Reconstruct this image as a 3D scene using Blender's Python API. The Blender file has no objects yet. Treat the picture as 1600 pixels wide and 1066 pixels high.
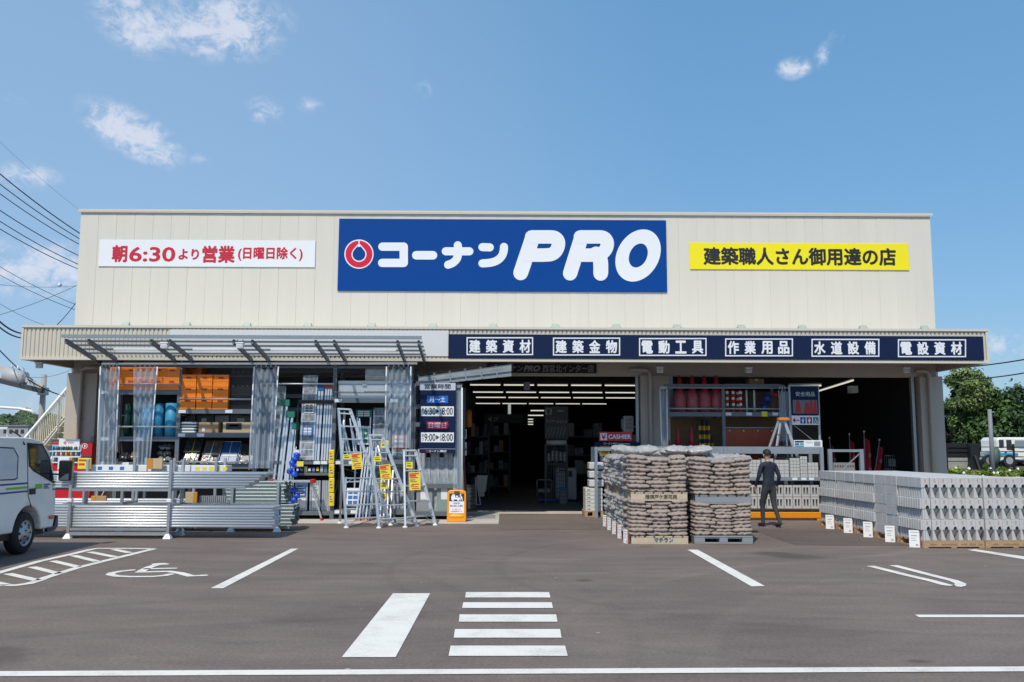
import bpy, bmesh, math, random
from mathutils import Vector, Matrix, Euler
random.seed(7)
R = math.radians
SC = bpy.context.scene
COL = SC.collection
# ------------------------------------------------------------------ camera
H, F, CX, CY = 1.7, 1400.0, 800.0, 533.0
YAW, PITCH, ROLL = math.atan(9 / 1400), math.atan(164 / 1400), .0035
FWD = Vector((math.sin(YAW) * math.cos(PITCH), math.cos(YAW) * math.cos(PITCH), math.sin(PITCH)))
RT0 = Vector((math.cos(YAW), -math.sin(YAW), 0))
UP0 = RT0.cross(FWD)
RT = RT0 * math.cos(ROLL) + UP0 * math.sin(ROLL)
UP = UP0 * math.cos(ROLL) - RT0 * math.sin(ROLL)
cd = bpy.data.cameras.new('camera')
cam = bpy.data.objects.new('camera', cd)
COL.objects.link(cam)
cd.sensor_width = 36
cd.lens = 36 * F / 1600
cd.clip_start, cd.clip_end = .1, 3000
mw = Matrix((RT, UP, -FWD)).transposed().to_4x4()
mw.translation = (0, 0, H)
cam.matrix_world = mw
SC.camera = cam


def ray(px, py): return FWD * F + RT * (px - CX) + UP * (CY - py)


def at(px, py, Y):
    d = ray(px, py); t = Y / d.y
    return Vector((d.x * t, Y, H + d.z * t))


def gr(px, py, z=0.0):
    d = ray(px, py); t = (z - H) / d.z
    return Vector((d.x * t, d.y * t, z))


def X(px, Y, py=697): return at(px, py, Y).x
def Z(py, Y, px=791): return at(px, py, Y).z


# ------------------------------------------------------------------ light
SUN_DX, SUN_DY = .27, .74                      # shadow drift per metre of height
SUN_EL = math.atan(1 / math.hypot(SUN_DX, SUN_DY))
sd = bpy.data.lights.new('sun', 'SUN')
sd.energy, sd.angle, sd.color = 3.5, R(.53), (1, .93, .80)
sun = bpy.data.objects.new('sun', sd)
COL.objects.link(sun)
ldir = Vector((SUN_DX, SUN_DY, -1)).normalized()
sun.rotation_euler = ldir.to_track_quat('-Z', 'Y').to_euler()
sun.location = (-8, -10, 30)
SC.view_settings.view_transform = 'Standard'
SC.view_settings.look = 'None'
SC.view_settings.exposure = 0.0
SC.view_settings.gamma = 1.0
SC.cycles.max_bounces = 8
SC.cycles.transparent_max_bounces = 24

W = bpy.data.worlds.new('World')
SC.world = W
W.use_nodes = True
nt = W.node_tree
nt.nodes.clear()
out = nt.nodes.new('ShaderNodeOutputWorld')
bg = nt.nodes.new('ShaderNodeBackground')
bg.inputs['Strength'].default_value = .15
sky = nt.nodes.new('ShaderNodeTexSky')
sky.sky_type = 'NISHITA'
sky.sun_disc = False
sky.sun_elevation = SUN_EL
sky.sun_rotation = math.atan2(-SUN_DX, -SUN_DY)
sky.altitude = 100
sky.air_density = 1.15
sky.dust_density = .9
sky.ozone_density = 3.0
tc = nt.nodes.new('ShaderNodeTexCoord')


def wn(t, **k):
    n = nt.nodes.new(t)
    for a, b in k.items(): setattr(n, a, b)
    return n


def wm(op, a, b=None, c=None):
    n = wn('ShaderNodeMath', operation=op)
    for i, q in enumerate((a, b, c)):
        if q is None: continue
        if isinstance(q, (int, float)): n.inputs[i].default_value = q
        else: nt.links.new(q, n.inputs[i])
    return n.outputs[0]


def wdot(vec, v):
    n = wn('ShaderNodeVectorMath', operation='DOT_PRODUCT')
    nt.links.new(vec, n.inputs[0]); n.inputs[1].default_value = v
    return n.outputs['Value']


dirv = tc.outputs['Generated']
def wnoise(scale, detail, rough, stretch=(1, 1, 1), dist=0):
    mp = wn('ShaderNodeMapping'); mp.inputs['Scale'].default_value = stretch
    nt.links.new(dirv, mp.inputs['Vector'])
    n = wn('ShaderNodeTexNoise')
    n.inputs['Scale'].default_value, n.inputs['Detail'].default_value = scale, detail
    n.inputs['Roughness'].default_value = rough
    n.inputs['Distortion'].default_value = dist
    nt.links.new(mp.outputs[0], n.inputs['Vector'])
    return n.outputs['Fac']
nz = wnoise(20, 10, .68, (1, 1, 1.4), .7)
nz2 = wnoise(62, 7, .68, (1, 1, 1.2), .6)
# clouds: centre (photo pixels), half axes, tilt, strength
CL = [(212, 35, 66, 48, .3, .62), (345, 40, 112, 56, -.1, .66), (205, 208, 78, 38, .5, .80), (42, 275, 46, 24, 0, .55), (414, 173, 34, 23, 0, .42),
      (482, 165, 26, 16, 0, .26), (666, 139, 18, 14, 0, .40), (1241, 107, 28, 18, 0, .60), (1286, 86, 14, 22, .3, .42), (1308, 57, 15, 11, 0, .32),
      (45, 420, 130, 50, 0, .62), (1560, 540, 70, 30, 0, .42), (230, 660, 500, 60, 0, .3), (312, 250, 20, 12, 0, .2), (20, 155, 20, 9, 0, .2)]
tot = None
for (px, py, a, b, tl, s) in CL:
    d = ray(px, py); dn = d.normalized(); L = d.length
    u = (RT * math.cos(tl) - UP * math.sin(tl)); v = (UP * math.cos(tl) + RT * math.sin(tl))
    w = wdot(dirv, dn)
    qu = wm('DIVIDE', wm('DIVIDE', wm('SUBTRACT', wdot(dirv, u), dn.dot(u)), w), a / L)
    qv = wm('DIVIDE', wm('DIVIDE', wm('SUBTRACT', wdot(dirv, v), dn.dot(v)), w), b / L)
    r = wm('SQRT', wm('ADD', wm('MULTIPLY', qu, qu), wm('MULTIPLY', qv, qv)))
    m = wm('MULTIPLY', wm('SUBTRACT', 1.15, r), s)
    m = wm('MULTIPLY', wm('MAXIMUM', m, 0), wm('GREATER_THAN', w, .2))
    tot = m if tot is None else wm('MAXIMUM', tot, m)
den = wm('ADD', wm('MULTIPLY', wm('SUBTRACT', nz, .5), 2.6), wm('MULTIPLY', wm('SUBTRACT', nz2, .5), 2.3))
mask = wm('MULTIPLY', wm('ADD', tot, wm('MULTIPLY', den, wm('MINIMUM', wm('MULTIPLY', tot, 2.2), .8))), 1.25)
mr = wn('ShaderNodeMapRange', interpolation_type='SMOOTHSTEP')
nt.links.new(mask, mr.inputs[0])
mr.inputs[1].default_value, mr.inputs[2].default_value = .0, 1.0
mr.inputs[3].default_value, mr.inputs[4].default_value = 0, .80
# thin haze towards the sun side of the sky
hz_d = ray(-300, 380).normalized(); hz = wn('ShaderNodeMapRange', interpolation_type='SMOOTHSTEP')
nt.links.new(wdot(dirv, hz_d), hz.inputs[0])
hz.inputs[1].default_value, hz.inputs[2].default_value, hz.inputs[3].default_value, hz.inputs[4].default_value = .62, 1.0, 0, .30
mix = wn('ShaderNodeMixRGB')
mix.inputs[2].default_value = (4.9, 5.15, 5.9, 1)
nt.links.new(mr.outputs[0], mix.inputs[0])
hs = wn('ShaderNodeHueSaturation')
hs.inputs['Saturation'].default_value = 1.0
hs.inputs['Value'].default_value = 1.0
nt.links.new(sky.outputs[0], hs.inputs['Color'])
even = wn('ShaderNodeMixRGB')
even.inputs[0].default_value = .62
even.inputs[2].default_value = (.82, 2.38, 4.35, 1)
nt.links.new(hs.outputs[0], even.inputs[1])
hmix = wn('ShaderNodeMixRGB'); hmix.inputs[2].default_value = (3.6, 4.5, 5.8, 1)
nt.links.new(hz.outputs[0], hmix.inputs[0]); nt.links.new(even.outputs[0], hmix.inputs[1])
nt.links.new(hmix.outputs[0], mix.inputs[1])
nt.links.new(mix.outputs[0], bg.inputs['Color'])
nt.links.new(bg.outputs[0], out.inputs[0])


# ------------------------------------------------------------------ materials
MT = {}


def mat(name, col, rough=.5, metal=0., var=0., vs=3., bump=0., bs=40., spec=.5, emit=0., coat=0., stretch=(1, 1, 1)):
    if name in MT: return MT[name]
    m = bpy.data.materials.new(name); m.use_nodes = True
    t = m.node_tree; b = t.nodes['Principled BSDF']
    c = (*col, 1)
    b.inputs['Base Color'].default_value = c
    b.inputs['Roughness'].default_value = rough
    b.inputs['Metallic'].default_value = metal
    b.inputs['Specular IOR Level'].default_value = spec
    b.inputs['Coat Weight'].default_value = coat
    if emit:
        b.inputs['Emission Color'].default_value = c
        b.inputs['Emission Strength'].default_value = emit
    if var or bump:
        tc = t.nodes.new('ShaderNodeTexCoord')
        mp = t.nodes.new('ShaderNodeMapping'); mp.inputs['Scale'].default_value = stretch
        t.links.new(tc.outputs['Object'], mp.inputs['Vector'])
    if var:
        oi = t.nodes.new('ShaderNodeObjectInfo')
        n = t.nodes.new('ShaderNodeTexNoise'); n.noise_dimensions = '4D'
        n.inputs['Scale'].default_value = vs; n.inputs['Detail'].default_value = 5; n.inputs['Roughness'].default_value = .65
        wmul = t.nodes.new('ShaderNodeMath'); wmul.operation = 'MULTIPLY'; wmul.inputs[1].default_value = 9
        t.links.new(oi.outputs['Random'], wmul.inputs[0]); t.links.new(wmul.outputs[0], n.inputs['W'])
        t.links.new(mp.outputs[0], n.inputs['Vector'])
        r = t.nodes.new('ShaderNodeMapRange')
        r.inputs[1].default_value, r.inputs[2].default_value = .25, .75
        r.inputs[3].default_value, r.inputs[4].default_value = 1 - var, 1 + var * .55
        t.links.new(n.outputs['Fac'], r.inputs[0])
        x = t.nodes.new('ShaderNodeVectorMath'); x.operation = 'SCALE'
        x.inputs[0].default_value = col
        t.links.new(r.outputs[0], x.inputs['Scale'])
        t.links.new(x.outputs[0], b.inputs['Base Color'])
    if bump:
        n2 = t.nodes.new('ShaderNodeTexNoise'); n2.inputs['Scale'].default_value = bs; n2.inputs['Detail'].default_value = 4
        t.links.new(mp.outputs[0], n2.inputs['Vector'])
        bp = t.nodes.new('ShaderNodeBump'); bp.inputs['Strength'].default_value = bump; bp.inputs['Distance'].default_value = .02
        t.links.new(n2.outputs['Fac'], bp.inputs['Height']); t.links.new(bp.outputs[0], b.inputs['Normal'])
    MT[name] = m
    return m


def clear_mat(name, tint, clear, gloss_rough=.15, body=(.8, .85, .9), streak=0., sc=(30, 30, .6), through=.45):
    """see-through sheet: part transparent, part milky, with a gloss on top"""
    m = bpy.data.materials.new(name); m.use_nodes = True
    t = m.node_tree; t.nodes.clear()
    o = t.nodes.new('ShaderNodeOutputMaterial')
    tr = t.nodes.new('ShaderNodeBsdfTransparent'); tr.inputs[0].default_value = (*tint, 1)
    p = t.nodes.new('ShaderNodeBsdfPrincipled')
    p.inputs['Base Color'].default_value = (*body, 1); p.inputs['Roughness'].default_value = gloss_rough
    tl = t.nodes.new('ShaderNodeBsdfTranslucent'); tl.inputs[0].default_value = (*body, 1)
    mb = t.nodes.new('ShaderNodeMixShader'); mb.inputs[0].default_value = through
    t.links.new(p.outputs[0], mb.inputs[1]); t.links.new(tl.outputs[0], mb.inputs[2])
    ms = t.nodes.new('ShaderNodeMixShader'); ms.inputs[0].default_value = 1 - clear
    if streak:
        tc = t.nodes.new('ShaderNodeTexCoord'); mp = t.nodes.new('ShaderNodeMapping'); mp.inputs['Scale'].default_value = sc
        t.links.new(tc.outputs['Object'], mp.inputs[0])
        n = t.nodes.new('ShaderNodeTexNoise'); n.inputs['Scale'].default_value = 1; n.inputs['Detail'].default_value = 4
        t.links.new(mp.outputs[0], n.inputs['Vector'])
        r = t.nodes.new('ShaderNodeMapRange'); r.inputs[1].default_value = .38; r.inputs[2].default_value = .72
        r.inputs[3].default_value = 1 - clear; r.inputs[4].default_value = min(1, 1 - clear + streak)
        t.links.new(n.outputs['Fac'], r.inputs[0]); t.links.new(r.outputs[0], ms.inputs[0])
    t.links.new(tr.outputs[0], ms.inputs[1]); t.links.new(mb.outputs[0], ms.inputs[2])
    t.links.new(ms.outputs[0], o.inputs[0])
    MT[name] = m
    return m


# ------------------------------------------------------------------ object helpers
def tag(o, label=None, cat=None, group=None, kind=None):
    if label: o['label'] = label
    if cat: o['category'] = cat
    if group: o['group'] = group
    if kind: o['kind'] = kind
    return o


def thing(name, label, cat, loc=(0, 0, 0), group=None):
    o = bpy.data.objects.new(name, None); COL.objects.link(o)
    o.location = loc; o.empty_display_size = .1
    return tag(o, label, cat, group)


def wloc(o):
    v = Vector((0, 0, 0))
    while o is not None:
        v = v + o.location; o = o.parent
    return v


class MB:
    def __init__(s): s.v, s.f, s.mi, s.sm = [], [], [], []; s.cur = 0; s.smooth = False

    def add(s, vs, fs):
        k = len(s.v)
        s.v += [tuple(q) for q in vs]
        for f in fs:
            s.f.append([i + k for i in f]); s.mi.append(s.cur); s.sm.append(s.smooth)
        return s

    def box(s, x0, x1, y0, y1, z0, z1):
        return s.add([(x0, y0, z0), (x1, y0, z0), (x1, y1, z0), (x0, y1, z0), (x0, y0, z1), (x1, y0, z1), (x1, y1, z1), (x0, y1, z1)],
                     [(0, 3, 2, 1), (4, 5, 6, 7), (0, 1, 5, 4), (1, 2, 6, 5), (2, 3, 7, 6), (3, 0, 4, 7)])

    def obox(s, c, sx, sy, sz, rot=None):
        M = rot.to_matrix() if isinstance(rot, Euler) else (rot or Matrix.Identity(3))
        c = Vector(c)
        P = [c + M @ Vector((a * sx / 2, b * sy / 2, d * sz / 2)) for d in (-1, 1) for a, b in ((-1, -1), (1, -1), (1, 1), (-1, 1))]
        return s.add(P, [(0, 3, 2, 1), (4, 5, 6, 7), (0, 1, 5, 4), (1, 2, 6, 5), (2, 3, 7, 6), (3, 0, 4, 7)])

    def bar(s, p0, p1, w, h=None, up=(0, 0, 1)):
        p0, p1 = Vector(p0), Vector(p1); h = h or w
        d = (p1 - p0).normalized(); u = Vector(up)
        if abs(d.dot(u)) > .98: u = Vector((0, 1, 0))
        a = d.cross(u).normalized() * w / 2; b = a.cross(d).normalized() * h / 2
        P = [p + i * a + j * b for p in (p0, p1) for i, j in ((-1, -1), (1, -1), (1, 1), (-1, 1))]
        return s.add(P, [(0, 3, 2, 1), (4, 5, 6, 7), (0, 1, 5, 4), (1, 2, 6, 5), (2, 3, 7, 6), (3, 0, 4, 7)])

    def tube(s, p0, p1, r, n=10, r2=None, cap=True):
        p0, p1 = Vector(p0), Vector(p1); r2 = r if r2 is None else r2
        d = (p1 - p0).normalized(); u = Vector((0, 0, 1)) if abs(d.z) < .95 else Vector((0, 1, 0))
        a = d.cross(u).normalized(); b = a.cross(d)
        P = []
        for p, q in ((p0, r), (p1, r2)):
            P += [p + q * (math.cos(2 * math.pi * i / n) * a + math.sin(2 * math.pi * i / n) * b) for i in range(n)]
        sm = s.smooth; s.smooth = True
        s.add(P, [(i, (i + 1) % n, n + (i + 1) % n, n + i) for i in range(n)])
        s.smooth = False
        if cap:
            k = len(s.v) - 2 * n
            for f in ([k + i for i in range(n)][::-1], [k + n + i for i in range(n)]):
                s.f.append(f); s.mi.append(s.cur); s.sm.append(False)
        s.smooth = sm
        return s

    def hollow(s, p0, p1, r, th, n=10):
        """pipe with open ends"""
        p0, p1 = Vector(p0), Vector(p1)
        d = (p1 - p0).normalized(); u = Vector((0, 0, 1)) if abs(d.z) < .95 else Vector((0, 1, 0))
        a = d.cross(u).normalized(); b = a.cross(d)
        P = []
        for p, q in ((p0, r), (p1, r), (p0, r - th), (p1, r - th)):
            P += [p + q * (math.cos(2 * math.pi * i / n) * a + math.sin(2 * math.pi * i / n) * b) for i in range(n)]
        fs = []
        for i in range(n):
            j = (i + 1) % n
            fs += [(i, j, n + j, n + i), (2 * n + i, 3 * n + i, 3 * n + j, 2 * n + j), (n + i, n + j, 3 * n + j, 3 * n + i), (i, 2 * n + i, 2 * n + j, j)]
        sm = s.smooth; s.smooth = True; s.add(P, fs); s.smooth = sm
        return s

    def path(s, pts, r, n=8):
        pts = [Vector(p) for p in pts]; rings = []
        for i, p in enumerate(pts):
            d = (pts[min(i + 1, len(pts) - 1)] - pts[max(i - 1, 0)]).normalized()
            u = Vector((0, 0, 1)) if abs(d.z) < .9 else Vector((0, 1, 0))
            a = d.cross(u).normalized(); b = a.cross(d)
            rr = r[i] if isinstance(r, (list, tuple)) else r
            rings.append([p + rr * (math.cos(2 * math.pi * k / n) * a + math.sin(2 * math.pi * k / n) * b) for k in range(n)])
        V = [q for rg in rings for q in rg]; fs = []
        for i in range(len(pts) - 1):
            fs += [(i * n + k, i * n + (k + 1) % n, (i + 1) * n + (k + 1) % n, (i + 1) * n + k) for k in range(n)]
        fs += [tuple(range(n))[::-1], tuple((len(pts) - 1) * n + k for k in range(n))]
        sm = s.smooth; s.smooth = True; s.add(V, fs); s.smooth = sm
        return s

    def lathe(s, prof, c, n=20, a0=0):
        c = Vector(c); V = []
        for r, z in prof:
            V += [c + Vector((r * math.cos(a0 + 2 * math.pi * i / n), r * math.sin(a0 + 2 * math.pi * i / n), z)) for i in range(n)]
        fs = []
        for k in range(len(prof) - 1):
            fs += [(k * n + i, k * n + (i + 1) % n, (k + 1) * n + (i + 1) % n, (k + 1) * n + i) for i in range(n)]
        fs += [tuple(range(n))[::-1], tuple((len(prof) - 1) * n + i for i in range(n))]
        return s.add(V, fs)

    def prism(s, poly, fn0, fn1):
        """polygon (2D) lifted by fn0 to its front and fn1 to its back"""
        n = len(poly)
        V = [fn0(*p) for p in poly] + [fn1(*p) for p in poly]
        return s.add(V, [tuple(range(n)), tuple(range(2 * n - 1, n - 1, -1))] + [(i, n + i, n + (i + 1) % n, (i + 1) % n) for i in range(n)])

    def ring(s, o, i, fn0, fn1):
        """two closed outlines of the same length joined into a flat ring with thickness"""
        n = len(o)
        V = [fn0(*p) for p in o] + [fn0(*p) for p in i] + [fn1(*p) for p in o] + [fn1(*p) for p in i]
        fs = []
        for k in range(n):
            j = (k + 1) % n
            fs += [(k, j, n + j, n + k), (k, 2 * n + k, 2 * n + j, j), (n + k, n + j, 3 * n + j, 3 * n + k)]
        return s.add(V, fs)

    def build(s, name, m, parent=None, label=None, cat=None, group=None, kind=None, bevel=0, seg=1, subd=0, origin=None):
        me = bpy.data.meshes.new(name)
        if parent is not None: o0 = wloc(parent)
        elif kind == 'structure': o0 = Vector((0, 0, 0))
        elif origin is not None: o0 = Vector(origin)
        else:
            xs, ys, zs = [[v[i] for v in s.v] for i in range(3)]
            o0 = Vector(((min(xs) + max(xs)) / 2, (min(ys) + max(ys)) / 2, min(zs)))
        me.from_pydata([(v[0] - o0.x, v[1] - o0.y, v[2] - o0.z) for v in s.v], [], s.f)
        for q in (m if isinstance(m, (list, tuple)) else [m]): me.materials.append(q)
        me.polygons.foreach_set('material_index', s.mi)
        me.polygons.foreach_set('use_smooth', s.sm)
        me.update()
        o = bpy.data.objects.new(name, me); COL.objects.link(o)
        if parent is not None: o.parent = parent
        else: o.location = o0
        if bevel:
            b = o.modifiers.new('bevel', 'BEVEL'); b.width = bevel; b.segments = seg; b.limit_method = 'ANGLE'; b.angle_limit = R(50)
        if subd:
            b = o.modifiers.new('subd', 'SUBSURF'); b.levels = b.render_levels = subd
        return tag(o, label, cat, group, kind)


def dup(root, loc=None, rz=None, label=None, group=None, delta=None):
    r = root.copy(); COL.objects.link(r)
    if loc is not None: r.location = loc
    if delta is not None: r.location = root.location + Vector(delta)
    if rz is not None: r.rotation_euler = (0, 0, rz)
    if label: r['label'] = label
    if group: r['group'] = group
    for ch in list(root.children):
        c = ch.copy(); COL.objects.link(c); c.parent = r
        for g in ch.children:
            d = g.copy(); COL.objects.link(d); d.parent = c
    return r


def text(s, box, Y, m, parent, bold=.0, ext=.004, name='lettering', shear=0., res=3, proud=.003):
    """writing that stands on the plane y=Y and fills the photo box (x0,y0,x1,y1); faces the street; heavy type is thickened all round"""
    cu = bpy.data.curves.new('txt', 'FONT'); cu.body = s; cu.size = 1; cu.resolution_u = res; cu.shear = shear
    o = bpy.data.objects.new('txt', cu)
    me = bpy.data.meshes.new_from_object(o)
    bpy.data.objects.remove(o); bpy.data.curves.remove(cu)
    xs = [v.co.x for v in me.vertices]; ys = [v.co.y for v in me.vertices]
    x0, x1, y0, y1 = min(xs) - bold, max(xs) + bold, min(ys) - bold, max(ys) + bold
    A = at(box[0], (box[1] + box[3]) / 2, Y); B = at(box[2], (box[1] + box[3]) / 2, Y)
    T = at((box[0] + box[2]) / 2, box[1], Y); Bo = at((box[0] + box[2]) / 2, box[3], Y)
    sx = (B.x - A.x) / (x1 - x0); sz = (T.z - Bo.z) / (y1 - y0)
    w0 = wloc(parent); mb = MB()
    P2 = [(v.co.x, v.co.y) for v in me.vertices]; FS = [tuple(p.vertices) for p in me.polygons]
    cnt = {}
    for f in FS:
        for i in range(len(f)):
            a, b = f[i], f[(i + 1) % len(f)]; k = (min(a, b), max(a, b)); cnt.setdefault(k, []).append((a, b))
    rim = [e[0] for e in cnt.values() if len(e) == 1]
    bpy.data.meshes.remove(me)
    sh = [(0, 0)] if not bold else [(0, 0)] + [(bold * math.cos(R(a)), bold * math.sin(R(a))) for a in (0, 180, 90, 270, 45, 225, 135, 315)]
    for j, (ax, ay) in enumerate(sh):
        yf = Y - proud - ext + j * .0004
        Vf = [(A.x + (x + ax - x0) * sx, yf, Bo.z + (y + ay - y0) * sz) for x, y in P2]; n = len(Vf)
        mb.add(Vf + [(x, y + ext, z) for x, y, z in Vf], FS + [(a, b, b + n, a + n) for a, b in rim])
    return mb.build(name, m, parent)


def stroke(pts, r, n=7, caps=(1, 1)):
    """outline of a round-ended brush stroke through pts"""
    pts = [Vector((p[0], p[1])) for p in pts]; Lf, Rt = [], []
    for i, p in enumerate(pts):
        d = pts[min(i + 1, len(pts) - 1)] - pts[max(i - 1, 0)]; d.normalize()
        nrm = Vector((-d.y, d.x))
        if 0 < i < len(pts) - 1:
            d1 = (p - pts[i - 1]).normalized(); c = max(.4, abs(d1.dot(d)))
            nrm = nrm / c
        Lf.append(p + nrm * r); Rt.append(p - nrm * r)
    def cap(c, frm, sgn):
        a = math.atan2(frm.y - c.y, frm.x - c.x)
        return [c + Vector((math.cos(a + sgn * math.pi * k / n), math.sin(a + sgn * math.pi * k / n))) * r for k in range(1, n)]
    o = Lf + (cap(pts[-1], Lf[-1], -1) if caps[1] else []) + Rt[::-1] + (cap(pts[0], Rt[0], -1) if caps[0] else [])
    return [(q.x, q.y) for q in o]


def spline(pts, n=6, closed=False):
    P = [Vector((*p, 0)) if len(p) == 2 else Vector(p) for p in pts]; k = len(P); o = []
    g = (lambda i: P[i % k]) if closed else (lambda i: P[max(0, min(k - 1, i))])
    for i in range(k if closed else k - 1):
        a, b, c, d = g(i - 1), g(i), g(i + 1), g(i + 2)
        for j in range(n):
            t = j / n
            o.append(.5 * ((2 * b) + (c - a) * t + (2 * a - 5 * b + 4 * c - d) * t * t + (3 * b - a - 3 * c + d) * t ** 3))
    if not closed: o.append(P[-1])
    return o


ORD = ['first', 'second', 'third', 'fourth', 'fifth', 'sixth', 'seventh', 'eighth', 'ninth', 'tenth', 'eleventh', 'twelfth', 'thirteenth', 'fourteenth',
       'fifteenth', 'sixteenth']
# ------------------------------------------------------------------ materials of the setting
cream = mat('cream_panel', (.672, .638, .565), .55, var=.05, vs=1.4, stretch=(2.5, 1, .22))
cream2 = mat('cream_trim', (.64, .60, .51), .5, var=.04, vs=2)
fascia_m = mat('fascia_steel', (.60, .55, .46), .5, var=.07, vs=1.6, stretch=(2, 1, .5))
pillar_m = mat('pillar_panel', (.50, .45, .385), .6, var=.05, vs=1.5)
pipe_m = mat('pale_pipe', (.50, .46, .41), .45, var=.05)
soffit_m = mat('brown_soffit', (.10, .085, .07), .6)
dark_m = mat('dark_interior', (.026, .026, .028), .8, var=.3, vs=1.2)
conc = mat('pale_concrete', (.56, .52, .46), .85, var=.22, vs=2.2, bump=.2, bs=60)
floor_m = mat('store_floor', (.20, .21, .22), .42, var=.2, vs=.7)
white_p = mat('white_board', (.80, .82, .85), .45, var=.02)
navy = mat('navy_board', (.008, .018, .062), .5, var=.05, spec=.15)
signblue = mat('blue_board', (.0005, .055, .27), .5, var=.03, spec=.15)
yellow_b = mat('yellow_board', (.88, .76, .004), .45)
red_t = mat('red_letter', (.56, .012, .04), .45)
black_t = mat('black_letter', (.015, .015, .018), .5)
white_t = mat('white_letter', (.80, .82, .86), .4)
white_paint = mat('white_gloss', (.82, .83, .84), .3)
galv = mat('galvanised_steel', (.44, .47, .50), .42, .55, var=.18, vs=14)
rackm = mat('grey_rack_paint', (.135, .155, .175), .45, .1, var=.12, vs=6)
rackl = mat('blue_grey_rack_paint', (.25, .29, .33), .45, .1, var=.1, vs=6)
alu = mat('aluminium', (.66, .70, .75), .36, .55, var=.1, vs=8)
black_p = mat('black_plastic', (.012, .012, .014), .45)
orange_p = mat('orange_paint', (.75, .26, .003), .5, var=.08)
glow = mat('lamp_tube', (1, .95, .80), .4, emit=.72)
glow_w = mat('awning_tube', (.9, .93, .95), .4, emit=.35)

# asphalt: coarse and fine grain, worn pale patches, oily darker ones, hairline bump
am = bpy.data.materials.new('asphalt'); am.use_nodes = True; MT['asphalt'] = am


def asphalt(m, base, stains=(), arcs=()):
    t = m.node_tree; b = t.nodes['Principled BSDF']
    tc = t.nodes.new('ShaderNodeTexCoord')
    def nz(scale, det=5, ro=.6, st=(1, 1, 1)):
        mp = t.nodes.new('ShaderNodeMapping'); mp.inputs['Scale'].default_value = st
        t.links.new(tc.outputs['Object'], mp.inputs[0])
        n = t.nodes.new('ShaderNodeTexNoise'); n.inputs['Scale'].default_value = scale
        n.inputs['Detail'].default_value = det; n.inputs['Roughness'].default_value = ro
        t.links.new(mp.outputs[0], n.inputs['Vector']); return n.outputs['Fac']
    def mth(op, a, c=None, d=None):
        n = t.nodes.new('ShaderNodeMath'); n.operation = op
        for i, q in enumerate((a, c, d)):
            if q is None: continue
            if isinstance(q, (int, float)): n.inputs[i].default_value = q
            else: t.links.new(q, n.inputs[i])
        return n.outputs[0]
    v = mth('MULTIPLY_ADD', nz(.35, 6, .6), .8, .6)
    v = mth('MULTIPLY', v, mth('MULTIPLY_ADD', nz(1.1, 7, .72, (.5, 1.6, 1)), 1.0, .5))
    v = mth('MULTIPLY', v, mth('MULTIPLY_ADD', nz(140, 3, .7), 1.3, .35))
    v = mth('MULTIPLY', v, mth('MULTIPLY_ADD', nz(30, 4, .7), 1.3, .35))
    sep = t.nodes.new('ShaderNodeSeparateXYZ'); t.links.new(tc.outputs['Object'], sep.inputs[0])
    wob = nz(2.2, 4, .6); brk = nz(5, 5, .7)
    for (cx, cy, r0, w, st) in arcs:                     # tyre tracks, broken up by the grain
        dx = mth('SUBTRACT', sep.outputs[0], cx); dy = mth('SUBTRACT', sep.outputs[1], cy)
        r = mth('ABSOLUTE', mth('SUBTRACT', mth('SQRT', mth('ADD', mth('MULTIPLY', dx, dx), mth('MULTIPLY', dy, dy)), None), r0))
        k = t.nodes.new('ShaderNodeMapRange'); k.inputs[1].default_value, k.inputs[2].default_value = w * .35, w
        k.inputs[3].default_value, k.inputs[4].default_value = 1, 0; t.links.new(r, k.inputs[0])
        v = mth('MULTIPLY', v, mth('ADD', 1, mth('MULTIPLY', mth('MULTIPLY', k.outputs[0], brk), st)))
    vo = t.nodes.new('ShaderNodeTexVoronoi'); vo.inputs['Scale'].default_value = 1.3; t.links.new(tc.outputs['Object'], vo.inputs['Vector'])
    k = t.nodes.new('ShaderNodeMapRange'); k.inputs[1].default_value, k.inputs[2].default_value = .018, .034
    k.inputs[3].default_value, k.inputs[4].default_value = 2.6, 1; t.links.new(vo.outputs['Distance'], k.inputs[0]); v = mth('MULTIPLY', v, k.outputs[0])
    for (cx, cy, ax, ay, rot, st) in stains:
        dx = mth('SUBTRACT', sep.outputs[0], cx); dy = mth('SUBTRACT', sep.outputs[1], cy)
        c, s = math.cos(rot), math.sin(rot)
        u = mth('DIVIDE', mth('ADD', mth('MULTIPLY', dx, c), mth('MULTIPLY', dy, s)), ax)
        w = mth('DIVIDE', mth('SUBTRACT', mth('MULTIPLY', dy, c), mth('MULTIPLY', dx, s)), ay)
        r = mth('ADD', mth('SQRT', mth('ADD', mth('MULTIPLY', u, u), mth('MULTIPLY', w, w)), None), mth('MULTIPLY_ADD', wob, 1.6, -.8))
        k = t.nodes.new('ShaderNodeMapRange'); k.interpolation_type = 'SMOOTHSTEP'
        k.inputs[1].default_value, k.inputs[2].default_value = .45, 1.15
        k.inputs[3].default_value, k.inputs[4].default_value = st, 1
        t.links.new(r, k.inputs[0]); v = mth('MULTIPLY', v, k.outputs[0])
    x = t.nodes.new('ShaderNodeVectorMath'); x.operation = 'SCALE'; x.inputs[0].default_value = base
    t.links.new(v, x.inputs['Scale']); t.links.new(x.outputs[0], b.inputs['Base Color'])
    b.inputs['Roughness'].default_value = .85
    bp = t.nodes.new('ShaderNodeBump'); bp.inputs['Strength'].default_value = .5; bp.inputs['Distance'].default_value = .006
    t.links.new(nz(120, 3, .7), bp.inputs['Height']); t.links.new(bp.outputs[0], b.inputs['Normal'])


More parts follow.
